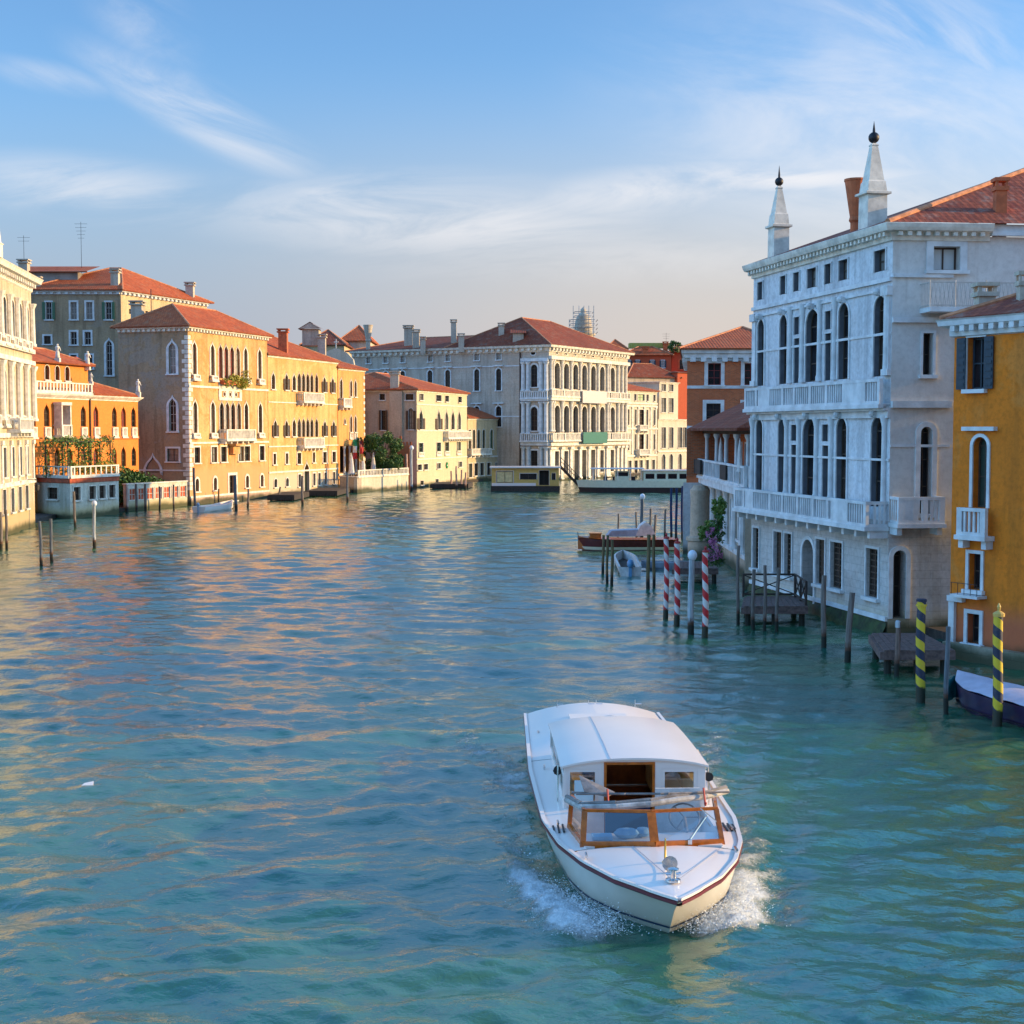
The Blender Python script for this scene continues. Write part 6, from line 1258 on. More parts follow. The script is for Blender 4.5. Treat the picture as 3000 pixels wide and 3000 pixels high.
# ================================================================== BOATS
def hull(mb, L, prof, zdeck, zch, chw, ztop_mi, segs=28, bot=-.35, rake=1.0, frame=None):
    """half-width prof(t in m from bow); frame(s,w,z)->world"""
    rows = []
    for i in range(segs + 1):
        t = L * (i / segs) ** 1.5; w_ = prof(t); zd = zdeck(t); rk = rake * max(0, 1 - t / (rake * 2.4)) if rake else 0
        rows.append([(t, w_, zd), (t + rk * .45, w_ * .96, zd - (zd - zch) * .4), (t + rk * .9, w_ * chw, zch), (t + rk * 1.15, w_ * chw * .9, zch - .12), (t + rk * 1.4, 0, bot)])
    return rows
def main_boat():
    Z0 = Vector((0, 0, 0)); X = Vector((BD.x, BD.y, 0)); Nn = Vector((-BN.x, -BN.y, 0))     # X to the bow, Nn to the image right
    O = Vector((BB.x, BB.y, 0)); W3 = lambda t, q, z: O - X * t + Nn * q + Vector((0, 0, z))
    r = thing('motor_launch', 'white motor launch with varnished windscreen frame cruising towards the camera', 'motorboat', O - X * 7)
    kt = [0, .25, .6, 1.2, 2.2, 3.4, 5, 9, 15.6]; kw = [0.0, .20, .45, .85, 1.28, 1.60, 1.79, 1.86, 1.70]
    prof = lambda t: float(np.interp(t, kt, kw))
    zd = lambda t: .70 + .16 * max(0, 1 - t / 7) ** 1.5 + .02
    L = BL; rows = hull(None, L, prof, zd, .02, .86, 0, 40, rake=1.15)
    m = MB()
    for side in (-1, 1):
        for a, b in zip(rows[:-1], rows[1:]):
            for k in range(4): m.face([W3(a[k][0], side * a[k][1], a[k][2]), W3(b[k][0], side * b[k][1], b[k][2]), W3(b[k + 1][0], side * b[k + 1][1], b[k + 1][2]), W3(a[k + 1][0], side * a[k + 1][1], a[k + 1][2])])
    la = rows[-1]; pts = [W3(p[0], p[1], p[2]) for p in la] + [W3(p[0], -p[1], p[2]) for p in la[::-1][1:]]; m.face(pts)
    m.build('hull', M['gelcream'], r, smooth=True)
    def strip(z0, z1, off, mt, nm):
        m = MB()
        for side in (-1, 1):
            pr = None
            for i in range(61):
                t = L * (i / 60) ** 1.5; w_ = prof(t) + off; z = zd(t); q4 = [W3(t - off, side * (w_ - off - .05), z + z1), W3(t - off * (1 if t < .5 else 0), side * w_, z + z1), W3(t - off * (1 if t < .5 else 0), side * w_, z + z0), W3(t - off, side * (w_ - off - .05), z + z0)]
                if pr:
                    for k in range(3): m.face([pr[k], q4[k], q4[k + 1], pr[k + 1]])
                pr = q4
        m.build(nm, mt, r, smooth=True)
    strip(-.06, -.012, .04, M['rub'], 'rub_rail'); strip(.0, .04, .03, M['gel'], 'toe_rail'); strip(-.085, -.068, .012, M['black'], 'hull_stripe')
    # boot stripe
    m = MB(); m2 = MB()
    for side in (-1, 1):
        for a, b in zip(rows[:-1], rows[1:]):
            def at(rw, z):
                p, q_ = rw[1], rw[2]; f_ = (p[2] - z) / (p[2] - q_[2]); return (p[0] + (q_[0] - p[0]) * f_, p[1] + (q_[1] - p[1]) * f_ + .012, z)
            P = [at(a, .16), at(b, .16), at(b, .12), at(a, .12)]; m.face([W3(t - .012, side * w_, z) for t, w_, z in P])
    m.build('boot_stripe', M['navydoor'], r)
    # deck with cockpit/cabin opening: built from strips between outer edge and inner coaming
    CI = 1.28
    def inner(t): return min(prof(t) - .30, CI)
    m = MB(); N = 60; ts = sorted(set([L * i / N for i in range(N + 1)] + [2.85, 9.9]))
    for a, b in zip(ts[:-1], ts[1:]):
        for side in (-1, 1):
            wa, wb = prof(a), prof(b)
            if b <= 2.86 or a >= 9.89:
                k = 6
                for j in range(k):
                    f0, f1 = j / k, (j + 1) / k; cr = lambda w_, f_, t_: (.10 if t_ < 9 else .10 + .20 * min(1, (t_ - 9.8) / 2)) * (1 - f_ * f_) * min(1, w_)
                    m.face([W3(a, side * wa * f0, zd(a) + cr(wa, f0, a)), W3(b, side * wb * f0, zd(b) + cr(wb, f0, b)), W3(b, side * wb * f1, zd(b) + cr(wb, f1, b)), W3(a, side * wa * f1, zd(a) + cr(wa, f1, a))])
            else:
                ia, ib = inner(a), inner(b); m.face([W3(a, side * wa, zd(a)), W3(b, side * wb, zd(b)), W3(b, side * ib, zd(b) + .05), W3(a, side * ia, zd(a) + .05)])
                m.face([W3(a, side * ia, zd(a) + .05), W3(b, side * ib, zd(b) + .05), W3(b, side * ib, .1), W3(a, side * ia, .1)])
    m.face([W3(2.87, -CI, zd(2.9) + .04), W3(2.87, CI, zd(2.9) + .04), W3(2.87, CI, .1), W3(2.87, -CI, .1)])
    m.build('deck', M['gel'], r, smooth=True)
    m = MB(); m.face([W3(2.86, -CI, .12), W3(2.86, CI, .12), W3(9.9, CI, .12), W3(9.9, -CI, .12)]); m.build('cockpit_sole', M['deckw'], r)
    m = MB(); z = lambda t: zd(t) + .107
    m.prism([W3(.75, -.006, z(.75)), W3(.75, .006, z(.75)), W3(2.8, -.36, z(2.8) - .01), W3(2.8, -.375, z(2.8) - .01)], (0, 0, .006)); m.prism([W3(.75, .10, z(.75)), W3(.75, .11, z(.75)), W3(2.75, 1.12, z(2.8) - .05), W3(2.75, 1.105, z(2.8) - .05)], (0, 0, .006)); m.build('deck_seam', simple('grey_caulk', (.30, .33, .40), .5), r)
    # raised dash in front of the cockpit inside windscreen
    zb = zd(3.6) + .06
    dsh = MB(); dsh.prism([W3(2.95, -1.2, zb - .03), W3(2.95, 1.2, zb - .03), W3(3.75, 1.2, zb - .03), W3(3.75, -1.2, zb - .03)], (0, 0, .05)); dsh.build('dashboard', M['gel'], r)
    # windscreen: V in plan, mahogany frame
    zt_ = zb + .56; pb = [W3(4.3, -1.36, zb - .02), W3(3.02, -1.22, zb), W3(2.78, .0, zb + .06), W3(3.10, 1.22, zb), W3(4.3, 1.36, zb - .02)]; pt = [W3(4.5, -1.30, zt_ - .06), W3(3.36, -1.16, zt_ - .02), W3(3.18, -.02, zt_), W3(3.42, 1.16, zt_ - .02), W3(4.5, 1.30, zt_ - .06)]
    wt = MB(); gl = MB()
    def beam(mb, p, q_, wd, th):
        d = (q_ - p).normalized(); s_ = d.cross(Vector((0, 0, 1))); s_ = s_.normalized() if s_.length > .1 else X; u = s_.cross(d).normalized(); mb.box((p + q_) / 2, ((q_ - p).length, th, wd), (d, s_, u))
    for i in range(4):
        beam(wt, pb[i], pb[i + 1], .17, .06); beam(wt, pt[i], pt[i + 1], .05, .05); gl.face([pb[i], pb[i + 1], pt[i + 1], pt[i]])
    for i in range(5):
        d = (pt[i] - pb[i]).normalized(); wd = .10 if i == 1 else .15 if i == 2 else .08; wt.box((pb[i] + pt[i]) / 2, (wd, .07, (pt[i] - pb[i]).length), (Nn, -X, d))
    ws = wt.build('windscreen_frame', M['mahog'], r); gl.build('windscreen_glass', M['glass'], ws)
    # rolled canvas hood lying on the windscreen top
    m = MB(); P = [W3(4.3, -1.40, zt_ - .08), W3(3.55, -1.2, zt_ - .02), W3(3.38, -.6, zt_ + .03), W3(3.4, 0, zt_ + .07), W3(3.6, .5, zt_ + .09), W3(3.85, 1.05, zt_ + .08), W3(4.3, 1.5, zt_ + .06)]
    for p, q_ in zip(P[:-1], P[1:]): m.tube(p, q_, .055, .055, 8)
    for p in P: m.ball(p, .057, 8)
    m.build('rolled_hood', simple('faded_hood_canvas', (.40, .38, .36), .8, var=.4, scale=4, bump=.6), r, smooth=True); m = MB(); P2 = [p + Vector((0, 0, .045)) + X * -.08 for p in P]; 
    for p, q_ in zip(P2[:-1], P2[1:]): m.tube(p, q_, .04, .05, 7)
    for p, q_ in ((W3(4.1, -1.25, zt_ + .08), W3(3.6, .35, zt_ + .20)), (W3(3.6, .2, zt_ + .20), W3(4.0, 1.5, zt_ + .12)), (W3(4.4, -1.3, zt_ + .03), W3(3.8, -.4, zt_ + .15))): m.tube(p, q_, .022, .022, 6)
    m.prism([W3(4.7, -1.15, zt_ + .26), W3(4.15, -.55, zt_ + .08), W3(3.9, -.7, zt_ + .07), W3(4.1, -1.1, zt_ + .10)], (0, 0, .02)); m.build('hood_lining', M['canvas'], r, smooth=True)
    m = MB(); 
    for t, q_ in ((3.68, -.72), (3.72, 1.0)): m.tube(W3(t - .12, q_, zt_ - .02), W3(t + .1, q_, zt_ + .24), .02, .02, 5); m.ball(W3(t - .12, q_, zt_ + .02), .03, 6)
    m.build('hood_strap', simple('red_strap', (.4, .03, .02), .6), r)
    # cabin
    T0, T1 = 5.75, 10.2; zr = 1.62; wf, wr = 1.36, 1.34
    sv = lambda q_, w_: .13 * (1 - (q_ / w_) ** 2)
    m = MB(); n = 12; nt = 10; ov = .12
    def rp(i, j, dz=0):
        t = T0 - .05 + (T1 - T0 + .09) * j / nt; w_ = (wf + (wr - wf) * j / nt) + .06; q_ = -w_ + 2 * w_ * i / n; return W3(t, q_, zr + sv(q_, w_) - .03 * abs(2 * i / n - 1) ** 6 - .10 * (j / nt) ** 3 + dz)
    for j in range(nt):
        for i in range(n): m.face([rp(i, j), rp(i + 1, j), rp(i + 1, j + 1), rp(i, j + 1)]); m.face([rp(i, j, -.04), rp(i + 1, j, -.04), rp(i + 1, j + 1, -.04), rp(i, j + 1, -.04)])
        for i in (0, n): m.face([rp(i, j), rp(i, j + 1), rp(i, j + 1, -.04), rp(i, j, -.04)])
    for j in (0, nt):
        for i in range(n): m.face([rp(i, j), rp(i + 1, j), rp(i + 1, j, -.04), rp(i, j, -.04)])
    cr = m.build('cabin_roof', M['gel'], r, smooth=True); m = MB()
    for j in range(nt):
        i = 4; a, b = rp(i, j, .002), rp(i, j + 1, .002); m.tube(a, b, .008, .008, 4)
    m.build('roof_seam', simple('roof_seam_grey', (.40, .43, .50), .5), cr)
    # front bulkhead facade with two windows and an open doorway
    A_, B_ = W3(T0, -wf, 0), W3(T0, wf, 0); bh = Facade(r, A_.xy, B_.xy, .12, zr - .05, M['gel'], M['gel'], 'bulkhead'); bh.depth = .05
    bh.tops = [(2 * wf, zr - .06)] + [(wf + wf * (1 - k / 5), zr - .045 + .13 * (1 - (1 - k / 5) ** 2)) for k in range(1, 10)] + [(0, zr - .06)]
    def bw(u, w_, z0, z1, nm): bh.ops.append(dict(u=u, z0=z0, z1=z1, w=w_, kind='rect', t=.0, plain=1, name=nm, pane=M['glass'], join=M['gel']))
    bw(wf - 1.0, .60, .74, 1.53, 'bulkhead_window'); bw(wf + .86, .70, .74, 1.53, 'bulkhead_window')
    bh.ops.append(dict(u=wf - .10, z0=.14, z1=1.66, w=.98, kind='rect', t=.0, plain=1, name='doorway', pane=M['glass'], join=M['mahog'])); 
    holes_fix = bh.ops[-1]
    fin = bh.window
    def win2(o):
        if o['name'] == 'doorway':
            mm = MB(); u, w_, z0, z1 = o['u'], o['w'], o['z0'], o['z1']
            for a0, a1, b0, b1 in ((u - w_ / 2, u - w_ / 2 + .05, z0, z1), (u + w_ / 2 - .05, u + w_ / 2, z0, z1), (u - w_ / 2 + .051, u + w_ / 2 - .051, z1 - .05, z1)): bh.box(mm, a0, a1, b0, b1, -.06, .012)
            mm.build('door_frame', M['mahog'], r)
        else: fin(o)
    bh.window = win2; bh.finish()
    # cabin sides with long windows
    for sg, nm in ((-1, 'a'), (1, 'b')):
        pa, pb_ = W3(T1, sg * wr, 0), W3(T0, sg * wf, 0)
        if sg > 0: pa, pb_ = pb_, pa
        s_ = Facade(r, pa.xy, pb_.xy, .7, zr - .12, M['gel'], M['gel'], 'cabin_side'); s_.depth = .04; Ls = s_.L
        for k in range(4): s_.ops.append(dict(u=Ls * (.13 + .25 * k), z0=.98, z1=1.38, w=Ls * .21, kind='rect', t=.03, plain=1, sill=False, pane=M['glass'], join=M['joinw'], name='cabin_window', proud=.02))
        s_.finish()
    m = MB(); a = [W3(T1, -wr, .7), W3(T1, wr, .7), W3(T1, wr, zr - .12), W3(T1, 0, zr + .05), W3(T1, -wr, zr - .12)]; m.prism(a, X * -.05); m.build('aft_bulkhead', M['gel'], r)
    # interior
    m = MB(); m.prism([W3(T1 - .1, -1.25, .15), W3(T1 - .1, 1.25, .15), W3(T1 - .1, 1.25, 1.4), W3(T1 - .1, -1.25, 1.4)], X * .03)
    m.face([W3(T0 + .1, -1.27, .13), W3(T0 + .1, 1.27, .13), W3(T1 - .1, 1.27, .13), W3(T1 - .1, -1.27, .13)]); m.build('cabin_lining', M['interior'], r)
    m = MB()
    for sg in (-1, 1): m.box(W3((T0 + T1) / 2, sg * 1.0, .5), (T1 - T0 - .4, .5, .5), (X, Nn, Vector((0, 0, 1)))); m.box(W3((T0 + T1) / 2, sg * 1.22, .95), (T1 - T0 - .4, .12, .5), (X, Nn, Vector((0, 0, 1))))
    m.build('bench', M['seat'], r)
    m = MB(); m.box(W3(T0 - .3, .78, .80), (.05, .85, .85), (X, Nn, Vector((0, 0, 1)))); m.box(W3(T0 - .35, -.92, .62), (.05, .6, .75), (X, Nn, Vector((0, 0, 1)))); m.build('cockpit_panel', M['canvasw'], r)
    m = MB(); m.box(W3(T0 - .45, -.18, .55), (.06, .85, .7), (X, Nn, Vector((0, 0, 1)))); m.build('cabin_door', M['navydoor'], r)
    for q_, w_, h_ in ((-.98, .36, .42), (.86, .36, .24)):
        m = MB(); m.box(W3(T0 - .07, q_, 1.12 if q_ < 0 else .98), (.015, w_, h_), (X, Nn, Vector((0, 0, 1)))); m.build('notice', M['sign'], r)
    m = MB(); m.ball(W3(3.4, -.42, zb + .12), .18, 8, 0, (1.3, .8, .55)); m.ball(W3(3.5, -.12, zb + .11), .15, 8, 0, (1, .9, .6)); m.box(W3(3.4, -.85, zb + .06), (.25, .35, .06), (X, Nn, Vector((0, 0, 1)))); tag(m.build('cloth_bundle', M['bluebag'], None, W3(3.4, -.3, zb + .05), smooth=True), 'light blue cloth bundle on the dashboard of the motor launch', 'cloth')
    # steering wheel
    m = MB(); c = W3(3.95, .68, zb + .24); ax1 = Nn; ax2 = (Vector((0, 0, 1)) * .75 - X * .66).normalized()
    P = [c + ax1 * .27 * math.cos(k * math.pi / 10) + ax2 * .27 * math.sin(k * math.pi / 10) for k in range(20)]
    for k in range(20): m.tube(P[k], P[(k + 1) % 20], .018, .018, 6)
    for k in (0, 7, 13): m.tube(c, P[k], .012)
    m.tube(c, c + X * .3 - Vector((0, 0, .18)), .03); m.build('steering_wheel', M['canvas'], r)
    m = MB(); m.tube(W3(2.95, .62, zb + .11), W3(3.25, .98, zb + .48), .016, .012, 5); m.tube(W3(3.14, 1.12, zb + .38), W3(3.28, .86, zb + .58), .012, .012, 4); m.box(W3(2.93, .62, zb + .09), (.07, .07, .08), (X, Nn, Vector((0, 0, 1)))); m.build('wiper', M['steel'], r)
    # foredeck fittings
    m = MB(); c = W3(1.2, .02, z(1.2) - .02); m.tube(c + Vector((0, 0, 0)), c + Vector((0, 0, .12)), .04); m.tube(c + Vector((0, 0, .17)) - X * .08, c + Vector((0, 0, .17)) + X * .06, .04, .125, 14); m.build('searchlight', M['steel'], r)
    m = MB(); c2 = W3(.78, .02, z(.78) - .03); m.lathe(c2, [(.12, 0), (.12, .03), (.05, .05), (.05, .16), (.09, .18), (.09, .2), (.03, .22)], 12); m.tube(c2 + Nn * -.12 + Vector((0, 0, .12)), c2 + Nn * .12 + Vector((0, 0, .12)), .025); m.build('bollard', M['steel'], r, smooth=True)
    m = MB(); c3 = W3(1.75, .03, z(1.75) - .02); m.tube(c3, c3 + Vector((0, 0, .42)), .022, .012, 6); m.lathe(c3, [(.05, 0), (.05, .04), (.02, .06)], 8); m.build('flag_staff', simple('brass', (.55, .38, .10), .3, metal=1.0), r)
    for t, q_ in ((2.3, -1.22), (2.6, 1.36), (9, -1.55), (12.5, -1.5), (4.1, 1.56), (4.5, -1.55)):
        m = MB(); c = W3(t, q_, zd(t) + .03); m.tube(c - X * .10 + Vector((0, 0, .07)), c + X * .10 + Vector((0, 0, .07)), .02); m.tube(c - X * .04, c - X * .04 + Vector((0, 0, .07)), .018); m.tube(c + X * .04, c + X * .04 + Vector((0, 0, .07)), .018); m.build('cleat', M['steel'], r)
    for sg in (-1, 1):
        for k in range(3): m = MB(); m.box(W3(4.25, sg * (1.47 + .085 * k - .0), zd(4.25) + .052 - .010 * k), (.50 - .02 * k, .035, .02), (X, Nn, Vector((0, 0, 1)))); m.build('vent_slot', M['black'], r)
    for t, q_, sg in ((T0 + .5, -wf - .08, -1), (T0 + .2, wf + .10, 1)):
        m = MB(); m.tube(W3(t, q_ - .0, .75), W3(t, q_, 1.5), .016, .016, 5); m.tube(W3(t, q_, 1.5), W3(t + 1.3, q_, 1.55), .014, .014, 5); m.build('grab_rail', M['steel'], r)
    for q_, t in ((-1.43, T0 + .9), (1.46, T0 + .3)): m = MB(); m.ball(W3(t, q_, 1.30), .09, 8, 0, (.8, 1, 1)); m.tube(W3(t, q_, 1.30), W3(t - .14, q_, 1.32), .075, .09, 8); m.build('side_lamp', M['black'], r)
    m = MB(); m.prism([W3(11.6, -.7, zd(12) + .27), W3(11.6, .7, zd(12) + .27), W3(13.6, .7, zd(12) + .27), W3(13.6, -.7, zd(12) + .27)], (0, 0, .04)); m.build('engine_hatch', M['gel'], r)
    m = MB()
    for q_ in (-.9, -.1, .1, 1.1): c = W3(14.9, q_, zd(12) + .2); m.tube(c, c + Vector((0, 0, .2)), .012); m.tube(c + Vector((0, 0, .1)), c + Vector((0, 0, .1)) + Nn * .16, .012)
    m.build('stern_rail', M['steel'], r)
    # spray: clumped droplets thrown by the bow
    rs = random.Random(5); sp = MB()
    def spr(n, fn, s0, s1):
        for _ in range(n):
            c = fn(); s_ = rs.uniform(s0, s1); v = [c + Vector((rs.gauss(0, s_), rs.gauss(0, s_), rs.gauss(0, s_ * .7))) for _ in range(4)]
            sp.face([v[0], v[1], v[2]]); sp.face([v[0], v[2], v[3]]); sp.face([v[0], v[1], v[3]]); sp.face([v[1], v[2], v[3]])
    for sg in (-1, 1):
        def fn(sg=sg):
            t = .9 + abs(rs.gauss(0, 1.3)); arm = (.95 + .26 * t) if sg < 0 else (.55 + .27 * t); q_ = sg * (arm + rs.gauss(-.05, .30)); return W3(t, q_, max(-.02, abs(rs.gauss(0, .13)) * math.exp(-(t - 1) / 2.6) + .02))
        spr(9000, fn, .003, .012)
    tag(sp.build('bow_spray', simple('white_spray', (.75, .80, .84), .5, var=.03), None, W3(1, 0, 0)), 'white spray thrown up on both sides of the launch bow', kind='stuff')
main_boat()

def small_boat(name, label, bow, stern, wd, fb, hullm, inm, deckm=None, rise=.15, stripe=None, cover=None):
    bow = Vector((*bow, 0)); st = Vector((*stern, 0)); L = (bow - st).length; X = (bow - st).normalized(); Nn = Vector((-X.y, X.x, 0)); W3 = lambda t, q, z: bow - X * t + Nn * q + Vector((0, 0, z))
    r = thing(name, label, 'boat', (bow + st) / 2); prof = lambda t: wd / 2 * (1 - max(0, 1 - t / (L * .42)) ** 2.2) * (1 - .12 * t / L); zd = lambda t: fb + rise * max(0, 1 - t / (L * .5)) ** 1.6
    m = MB(); n = 18; rw = []
    for i in range(n + 1):
        t = L * i / n; w_ = max(.02, prof(t)); rk = .3 * max(0, 1 - t / 1.2); rw.append([(t, w_, zd(t)), (t + rk * .6, w_ * .92, zd(t) * .4), (t + rk, w_ * .75, -.05), (t + rk * 1.2, 0, -.25)])
    for sd_ in (-1, 1):
        for a, b in zip(rw[:-1], rw[1:]):
            for k in range(3): m.face([W3(a[k][0], sd_ * a[k][1], a[k][2]), W3(b[k][0], sd_ * b[k][1], b[k][2]), W3(b[k + 1][0], sd_ * b[k + 1][1], b[k + 1][2]), W3(a[k + 1][0], sd_ * a[k + 1][1], a[k + 1][2])])
    e = rw[-1]; m.face([W3(*p) for p in e] + [W3(p[0], -p[1], p[2]) for p in e[::-1][1:]]); m.build('hull', hullm, r, smooth=True)
    m = MB()       # gunwale and interior
    for sd_ in (-1, 1):
        for a, b in zip(rw[:-1], rw[1:]):
            a0, b0 = a[0], b[0]; ia, ib = max(.01, a0[1] - .12), max(.01, b0[1] - .12); m.face([W3(a0[0], sd_ * a0[1], a0[2] + .01), W3(b0[0], sd_ * b0[1], b0[2] + .01), W3(b0[0], sd_ * ib, b0[2] + .03), W3(a0[0], sd_ * ia, a0[2] + .03)])
            m.face([W3(a0[0], sd_ * ia, a0[2] + .03), W3(b0[0], sd_ * ib, b0[2] + .03), W3(b0[0], sd_ * ib * .9, .08), W3(a0[0], sd_ * ia * .9, .08)])
    m.build('gunwale', deckm or hullm, r, smooth=True); m = MB()
    for a, b in zip(rw[:-1], rw[1:]): m.face([W3(a[0][0], -a[0][1] * .9, .1), W3(b[0][0], -b[0][1] * .9, .1), W3(b[0][0], b[0][1] * .9, .1), W3(a[0][0], a[0][1] * .9, .1)])
    m.build('floor', inm, r)
    return r, W3, L, prof, zd
def outboard(r, W3, L, z, mt, sc=1.0):
    m = MB(); c = W3(L + .12, 0, z + .15); m.ball(c, .22 * sc, 10, 0, (.8, 1.1, 1.0)); m.box(c - Vector((0, 0, .45 * sc)), (.14 * sc, .2 * sc, .7 * sc)); m.build('outboard_motor', mt, r, smooth=True)
# small white boat by the gothic palace
g0, g1 = ground(682, 1490), ground(582, 1501)
r, W3, L, pf, zd_ = small_boat('rowing_boat', 'small white open boat with outboard moored at the gothic palace', g0.xy, g1.xy, 1.7, .55, M['gel'], M['deckw'], stripe=1, rise=.35); outboard(r, W3, L, .6, M['tarp'])
m = MB(); [m.box(W3(t, 0, .42), (.25, pf(t) * 1.7, .04), None) for t in (1.2, 2.2)]; m.build('thwart', M['deckw'], r)
# grey dinghy, stern towards us
g0, g1 = ground(1838, 1650), ground(1846, 1688)
r, W3, L, pf, zd_ = small_boat('dinghy', 'grey open dinghy with blue outboard moored between olive poles', (g0.x - .1, g0.y + 2.4), g1.xy, 1.45, .5, M['canvasw'], M['deckdk'], rise=.1); outboard(r, W3, L, .55, simple('blue_motor_cowl', (.10, .28, .50), .35), 1.1)
g0 = ground(1950, 1668)
r, W3, L, pf, zd_ = small_boat('skiff', 'small pale skiff tied up behind the leftmost striped pole', (g0.x - 1.4, g0.y), (g0.x + 1.6, g0.y + .3), 1.2, .4, M['tarp'], M['deckdk'], rise=.1)
# covered boat at the right edge
g0 = ground(2800, 2055); g1 = ground(3190, 2165)
r, W3, L, pf, zd_ = small_boat('covered_boat', 'dark purple boat under lilac tarpaulin at the right edge', (g0.x, g0.y), (g1.x, g1.y), 1.9, .62, M['purple'], M['deckdk'], rise=.12)
m = MB(); n = 20
for i in range(n):
    ta, tb = L * i / n + .08, L * (i + 1) / n + .08
    for k in range(6):
        f0, f1 = -1 + k / 3, -1 + (k + 1) / 3; h_ = lambda t, f_: zd_(t) + .05 + .16 * (1 - f_ * f_) + .02 * math.sin(t * 5 + f_ * 3)
        m.face([W3(ta, pf(ta) * 1.04 * f0, h_(ta, f0)), W3(tb, pf(tb) * 1.04 * f0, h_(tb, f0)), W3(tb, pf(tb) * 1.04 * f1, h_(tb, f1)), W3(ta, pf(ta) * 1.04 * f1, h_(ta, f1))])
m.build('tarpaulin', M['lilac'], r, smooth=True); m = MB()
for i in range(8):
    for k in range(5):
        def pt(i, k): a = -1.0 + i * .27; t = .12 + .35 * abs(a) ** 2; return W3(t - .12 + .03 * math.sin(k * 2 + i), pf(t + .3) * .9 * a, zd_(0) + .02 - k * .13 + .03 * math.sin(i * 1.7))
        m.face([pt(i, k), pt(i + 1, k), pt(i + 1, k + 1), pt(i, k + 1)])
m.build('bow_cover', M['teal'], r, smooth='all')
m = MB(); m.tube(W3(L * .42, -pf(3) * 1.0, zd_(3) + .05), W3(L * .36, -pf(3) - .4, .05), .035, .035, 6); m.build('boarding_pole', M['canvasw'], r)

def mahogany_launch():
    g0, g1 = ground(1693, 1612), ground(1976, 1612); r, W3, L, pf, zd_ = small_boat('mahogany_launch', 'dark mahogany launch with blue grey cover moored broadside', g0.xy, (g1.x, g1.y + .1), 2.0, .72, M['mahogdk'], M['mahogdk'], M['mahog'], rise=.12)
    m = MB(); n = 14
    for i in range(n):
        ta, tb = L * i / n, L * (i + 1) / n
        for f0, f1 in ((-1, 0), (0, 1)): m.face([W3(ta, pf(ta) * f0, zd_(ta) + .05 + (0.08 if f0 == 0 else 0)), W3(tb, pf(tb) * f0, zd_(tb) + .05 + (0.08 if f0 == 0 else 0)), W3(tb, pf(tb) * f1, zd_(tb) + .05 + (.08 if f1 == 0 else 0)), W3(ta, pf(ta) * f1, zd_(ta) + .05 + (.08 if f1 == 0 else 0))])
    m.build('deck', M['mahog'], r); m = MB()
    for sg in (-1, 1):
        for i in range(n): ta, tb = L * i / n, L * (i + 1) / n; rk_ = lambda t: .3 * max(0, 1 - t / 1.2); m.face([W3(t_ + rk_(t_) * k_, sg * (pf(t_) * w_ + .035), z_) for t_, k_, w_, z_ in ((ta, .6, .93, .27), (tb, .6, .93, .27), (tb, .9, .82, .06), (ta, .9, .82, .06))])
    m.build('white_boot', M['cream2'], r); m = MB(); m.box(W3(1.15, 0, .98), (.75, 1.1, .3)); m.box(W3(1.15, 0, 1.15), (.85, 1.2, .05)); m.build('windscreen', M['mahog'], r)
    m = MB(); m.prism([W3(2.0, -.75, .85), W3(2.3, -.7, 1.25), W3(4.2, -.7, 1.32), W3(4.3, -.75, .85)], (0, 1.5, 0)); m.build('cover', M['tarp'], r); m = MB(); m.prism([W3(3.9, -.7, .9), W3(4.25, -.6, 1.6), W3(4.6, -.6, 1.85), W3(5.0, -.6, 1.55), W3(5.3, -.7, .9)], (0, 1.3, 0)); m.build('tarpaulin_hump', M['canvasw'], r)
    m = MB(); m.box(W3(3.5, -.78, .98), (.65, .04, .16)); m.build('name_board', M['seat'], r); m = MB(); m.tube(W3(.05, 0, .7), W3(-.02, 0, 1.25), .04, .02, 5); m.build('bow_post', M['navydoor'], r)
mahogany_launch()

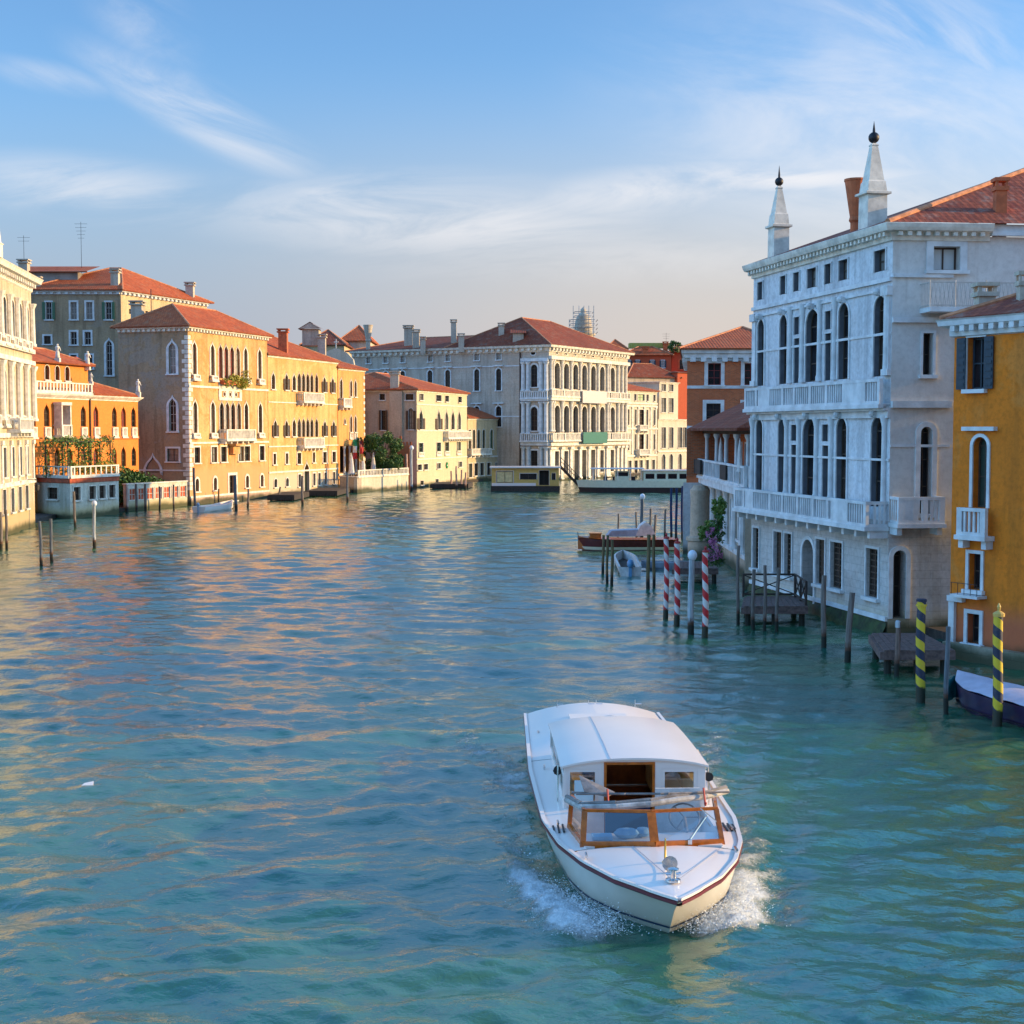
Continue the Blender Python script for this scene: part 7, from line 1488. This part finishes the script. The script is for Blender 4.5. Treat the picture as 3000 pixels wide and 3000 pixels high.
# ------------------------------------------------------------------ landing stage, gangway, ferry
def landing_stage():
    g0, g1 = ground(1438, 1440), ground(1640, 1440); Y = g0.y; r = thing('landing_stage', 'floating yellow and white ferry landing stage with windows', 'landing stage', (g0.x, Y, 0)); m = MB(); W_ = g1.x - g0.x; cx = (g0.x + g1.x) / 2
    m.box((cx, Y + 2.6, .2), (W_, 5.2, 1.0)); m.build('pontoon', M['deckdk'], r); F = Facade(r, (g0.x + .1, Y + .35), (g1.x - .1, Y + .35), .72, 3.05, M['gy'], M['gel'], 'wall'); F.depth = .08; uf = lambda x: F.mp(x, 1400)[0]
    F.ops += [dict(u=uf(1479), z0=1.15, z1=2.65, w=2.2, kind='rect', t=.06, sill=False, pane=M['seat'], join=M['joinb'], nb=0), dict(u=uf(1548), z0=1.55, z1=2.35, w=2.2, kind='rect', t=.06, sill=False, pane=M['pane'], join=M['joinb'], nb=0), dict(u=uf(1594), z0=.8, z1=2.75, w=1.3, kind='rect', t=.04, sill=False, pane=M['dark'], join=M['joinb'], nb=0, name='door', depth=.5), dict(u=uf(1622), z0=1.5, z1=2.4, w=.5, kind='rect', t=.03, sill=False, pane=M['pane'], join=M['joinb'], nb=0)]; F.finish()
    m = MB(); F.box(m, .02, uf(1570), .722, 1.1, .003, .03); m.build('white_skirt', M['gel'], r)
    q = quad_of(F.A.xy, F.B.xy, 4.2); body(r, q, .72, 3.05, M['gy'], (0,)); m = MB(); m.box((cx, Y + 2.4, 3.14), (W_ + .3, 5.0, .16)); m.build('roof', M['gel'], r)
    # gangway
    a, b = atY(1640, 1366, Y + 3), ground(1700, 1424, .5); m = MB(); r2 = thing('gangway', 'dark sloping gangway with handrails right of the landing stage', 'gangway', (b.x, Y + 2, 0)); P, Q = Vector((g1.x + .2, Y + 1.5, 3.4)), Vector((g1.x + 3.0, Y + 1.5, .5)); m.prism([P, Q, Q - Vector((0, 0, .5)), P - Vector((0, 0, .5))], (0, 1.4, 0)); m.build('ramp', M['deckdk'], r2); m = MB()
    for yy in (0, 1.4):
        for h in (.5, 1.0): m.tube(P + Vector((0, yy, h)), Q + Vector((0, yy, h)), .04, .04, 4)
        for k in range(7): v = P.lerp(Q, k / 6) + Vector((0, yy, 0)); m.tube(v, v + Vector((0, 0, 1)), .035, .035, 4)
    m.build('handrail', M['deckdk'], r2)
landing_stage()
def ferry():
    g0, g1 = ground(1690, 1443), ground(2070, 1443); Y = g0.y + 1.6; L = g1.x - g0.x; r = thing('water_bus', 'cream water bus with low flat roof leaving the landing stage', 'ferry', (g0.x, Y, 0)); X0 = g0.x
    W3 = lambda t, q, z: Vector((X0 + t, Y + q, z)); pf = lambda t: 1.9 * (1 - max(0, 1 - t / 4.5) ** 2.2); m = MB(); md = MB(); n = 24
    for i in range(n):
        ta, tb = L * i / n, L * (i + 1) / n
        for sg in (-1, 1): m.face([W3(ta, sg * pf(ta), 1.55 - .05 * ta / L), W3(tb, sg * pf(tb), 1.55 - .05 * tb / L), W3(tb + .25, sg * pf(tb) * .95, .65), W3(ta + .25, sg * pf(ta) * .95, .65)]); md.face([W3(ta + .25, sg * pf(ta) * .95, .65), W3(tb + .25, sg * pf(tb) * .95, .65), W3(tb + .5, sg * pf(tb) * .9, -.2), W3(ta + .5, sg * pf(ta) * .9, -.2)])
        m.face([W3(ta, -pf(ta), 1.5), W3(tb, -pf(tb), 1.5), W3(tb, pf(tb), 1.5), W3(ta, pf(ta), 1.5)])
    m.build('hull', M['cream2'], r, smooth=True); md.build('hull_bottom', simple('dark_hull_bottom', (.03, .015, .015), .5), r)
    cs = atY(1880, 1400, Y).x - X0; F = Facade(r, (X0 + cs, Y - 1.7), (X0 + L, Y - 1.7), 1.5, 2.75, M['cream2'], M['cream2'], 'cabin_side'); F.depth = .05; k = .9
    while k < F.L - .9: F.ops.append(dict(u=k, z0=1.75, z1=2.42, w=1.15, kind='rect', t=.0, sill=False, pane=M['pane'], join=M['joinb'], plain=1)); k += 1.45
    F.finish(); m = MB(); m.box((X0 + cs + (L - cs) / 2, Y, 2.83), (L - cs + .3, 3.8, .14)); m.build('cabin_roof', M['gel'], r); m = MB(); m.prism([W3(cs, -1.7, 1.5), W3(cs, 1.7, 1.5), W3(cs, 1.7, 2.75), W3(cs, -1.7, 2.75)], (.06, 0, 0)); m.build('cabin_front', M['cream2'], r)
    a = atY(1735, 1400, Y).x - X0; m = MB(); m.box(((2 * X0 + a + cs) / 2, Y, 3.05), (cs - a + .4, 3.5, .12)); m.build('deck_awning', M['bluep'], r); m = MB()
    for t in (a + .1, (a + cs) / 2, cs - .2, (a * 3 + cs) / 4, (a + cs * 3) / 4):
        for sg in (-1, 1): m.tube(W3(t, sg * 1.5, 1.5), W3(t, sg * 1.5, 3.0), .05, .05, 5)
    m.build('awning_post', M['gel'], r); m = MB(); wv = a + 2.0; m.box(W3(wv + 1.8, 0, 2.1), (1.8, 2.4, 1.2)); m.build('wheelhouse', M['cream2'], r); m = MB(); m.box(W3(wv + 1.8, -1.215, 2.35), (1.5, .02, .5)); m.box(W3(wv + .885, 0, 2.35), (.02, 2.0, .5)); m.build('wheelhouse_window', M['pane'], r); m = MB()
    for k in range(6): m.tube(W3(2 + k * .0, 0, 1.5), W3(2, 0, 2.0), .04)
    m.build('jack_staff', M['joinw'], r)
    for t in (2.4, 3.6, 4.8, 6.0): m = MB(); m.box(W3(t + 1.4, .6, 1.75), (.5, .5, .5)); m.build('deck_seat', M['navydoor'], r)
ferry()
g = ground(254, 2305); m = MB(); m.prism([(g.x - .12, g.y, .0), (g.x + .13, g.y + .05, .0), (g.x + .1, g.y + .2, .05), (g.x - .08, g.y + .12, .03)], (0, 0, .03)); tag(m.build('floating_scrap', M['gel'], None, g), 'small white scrap floating on the open water at left', 'litter')
print('objects', len(bpy.data.objects))
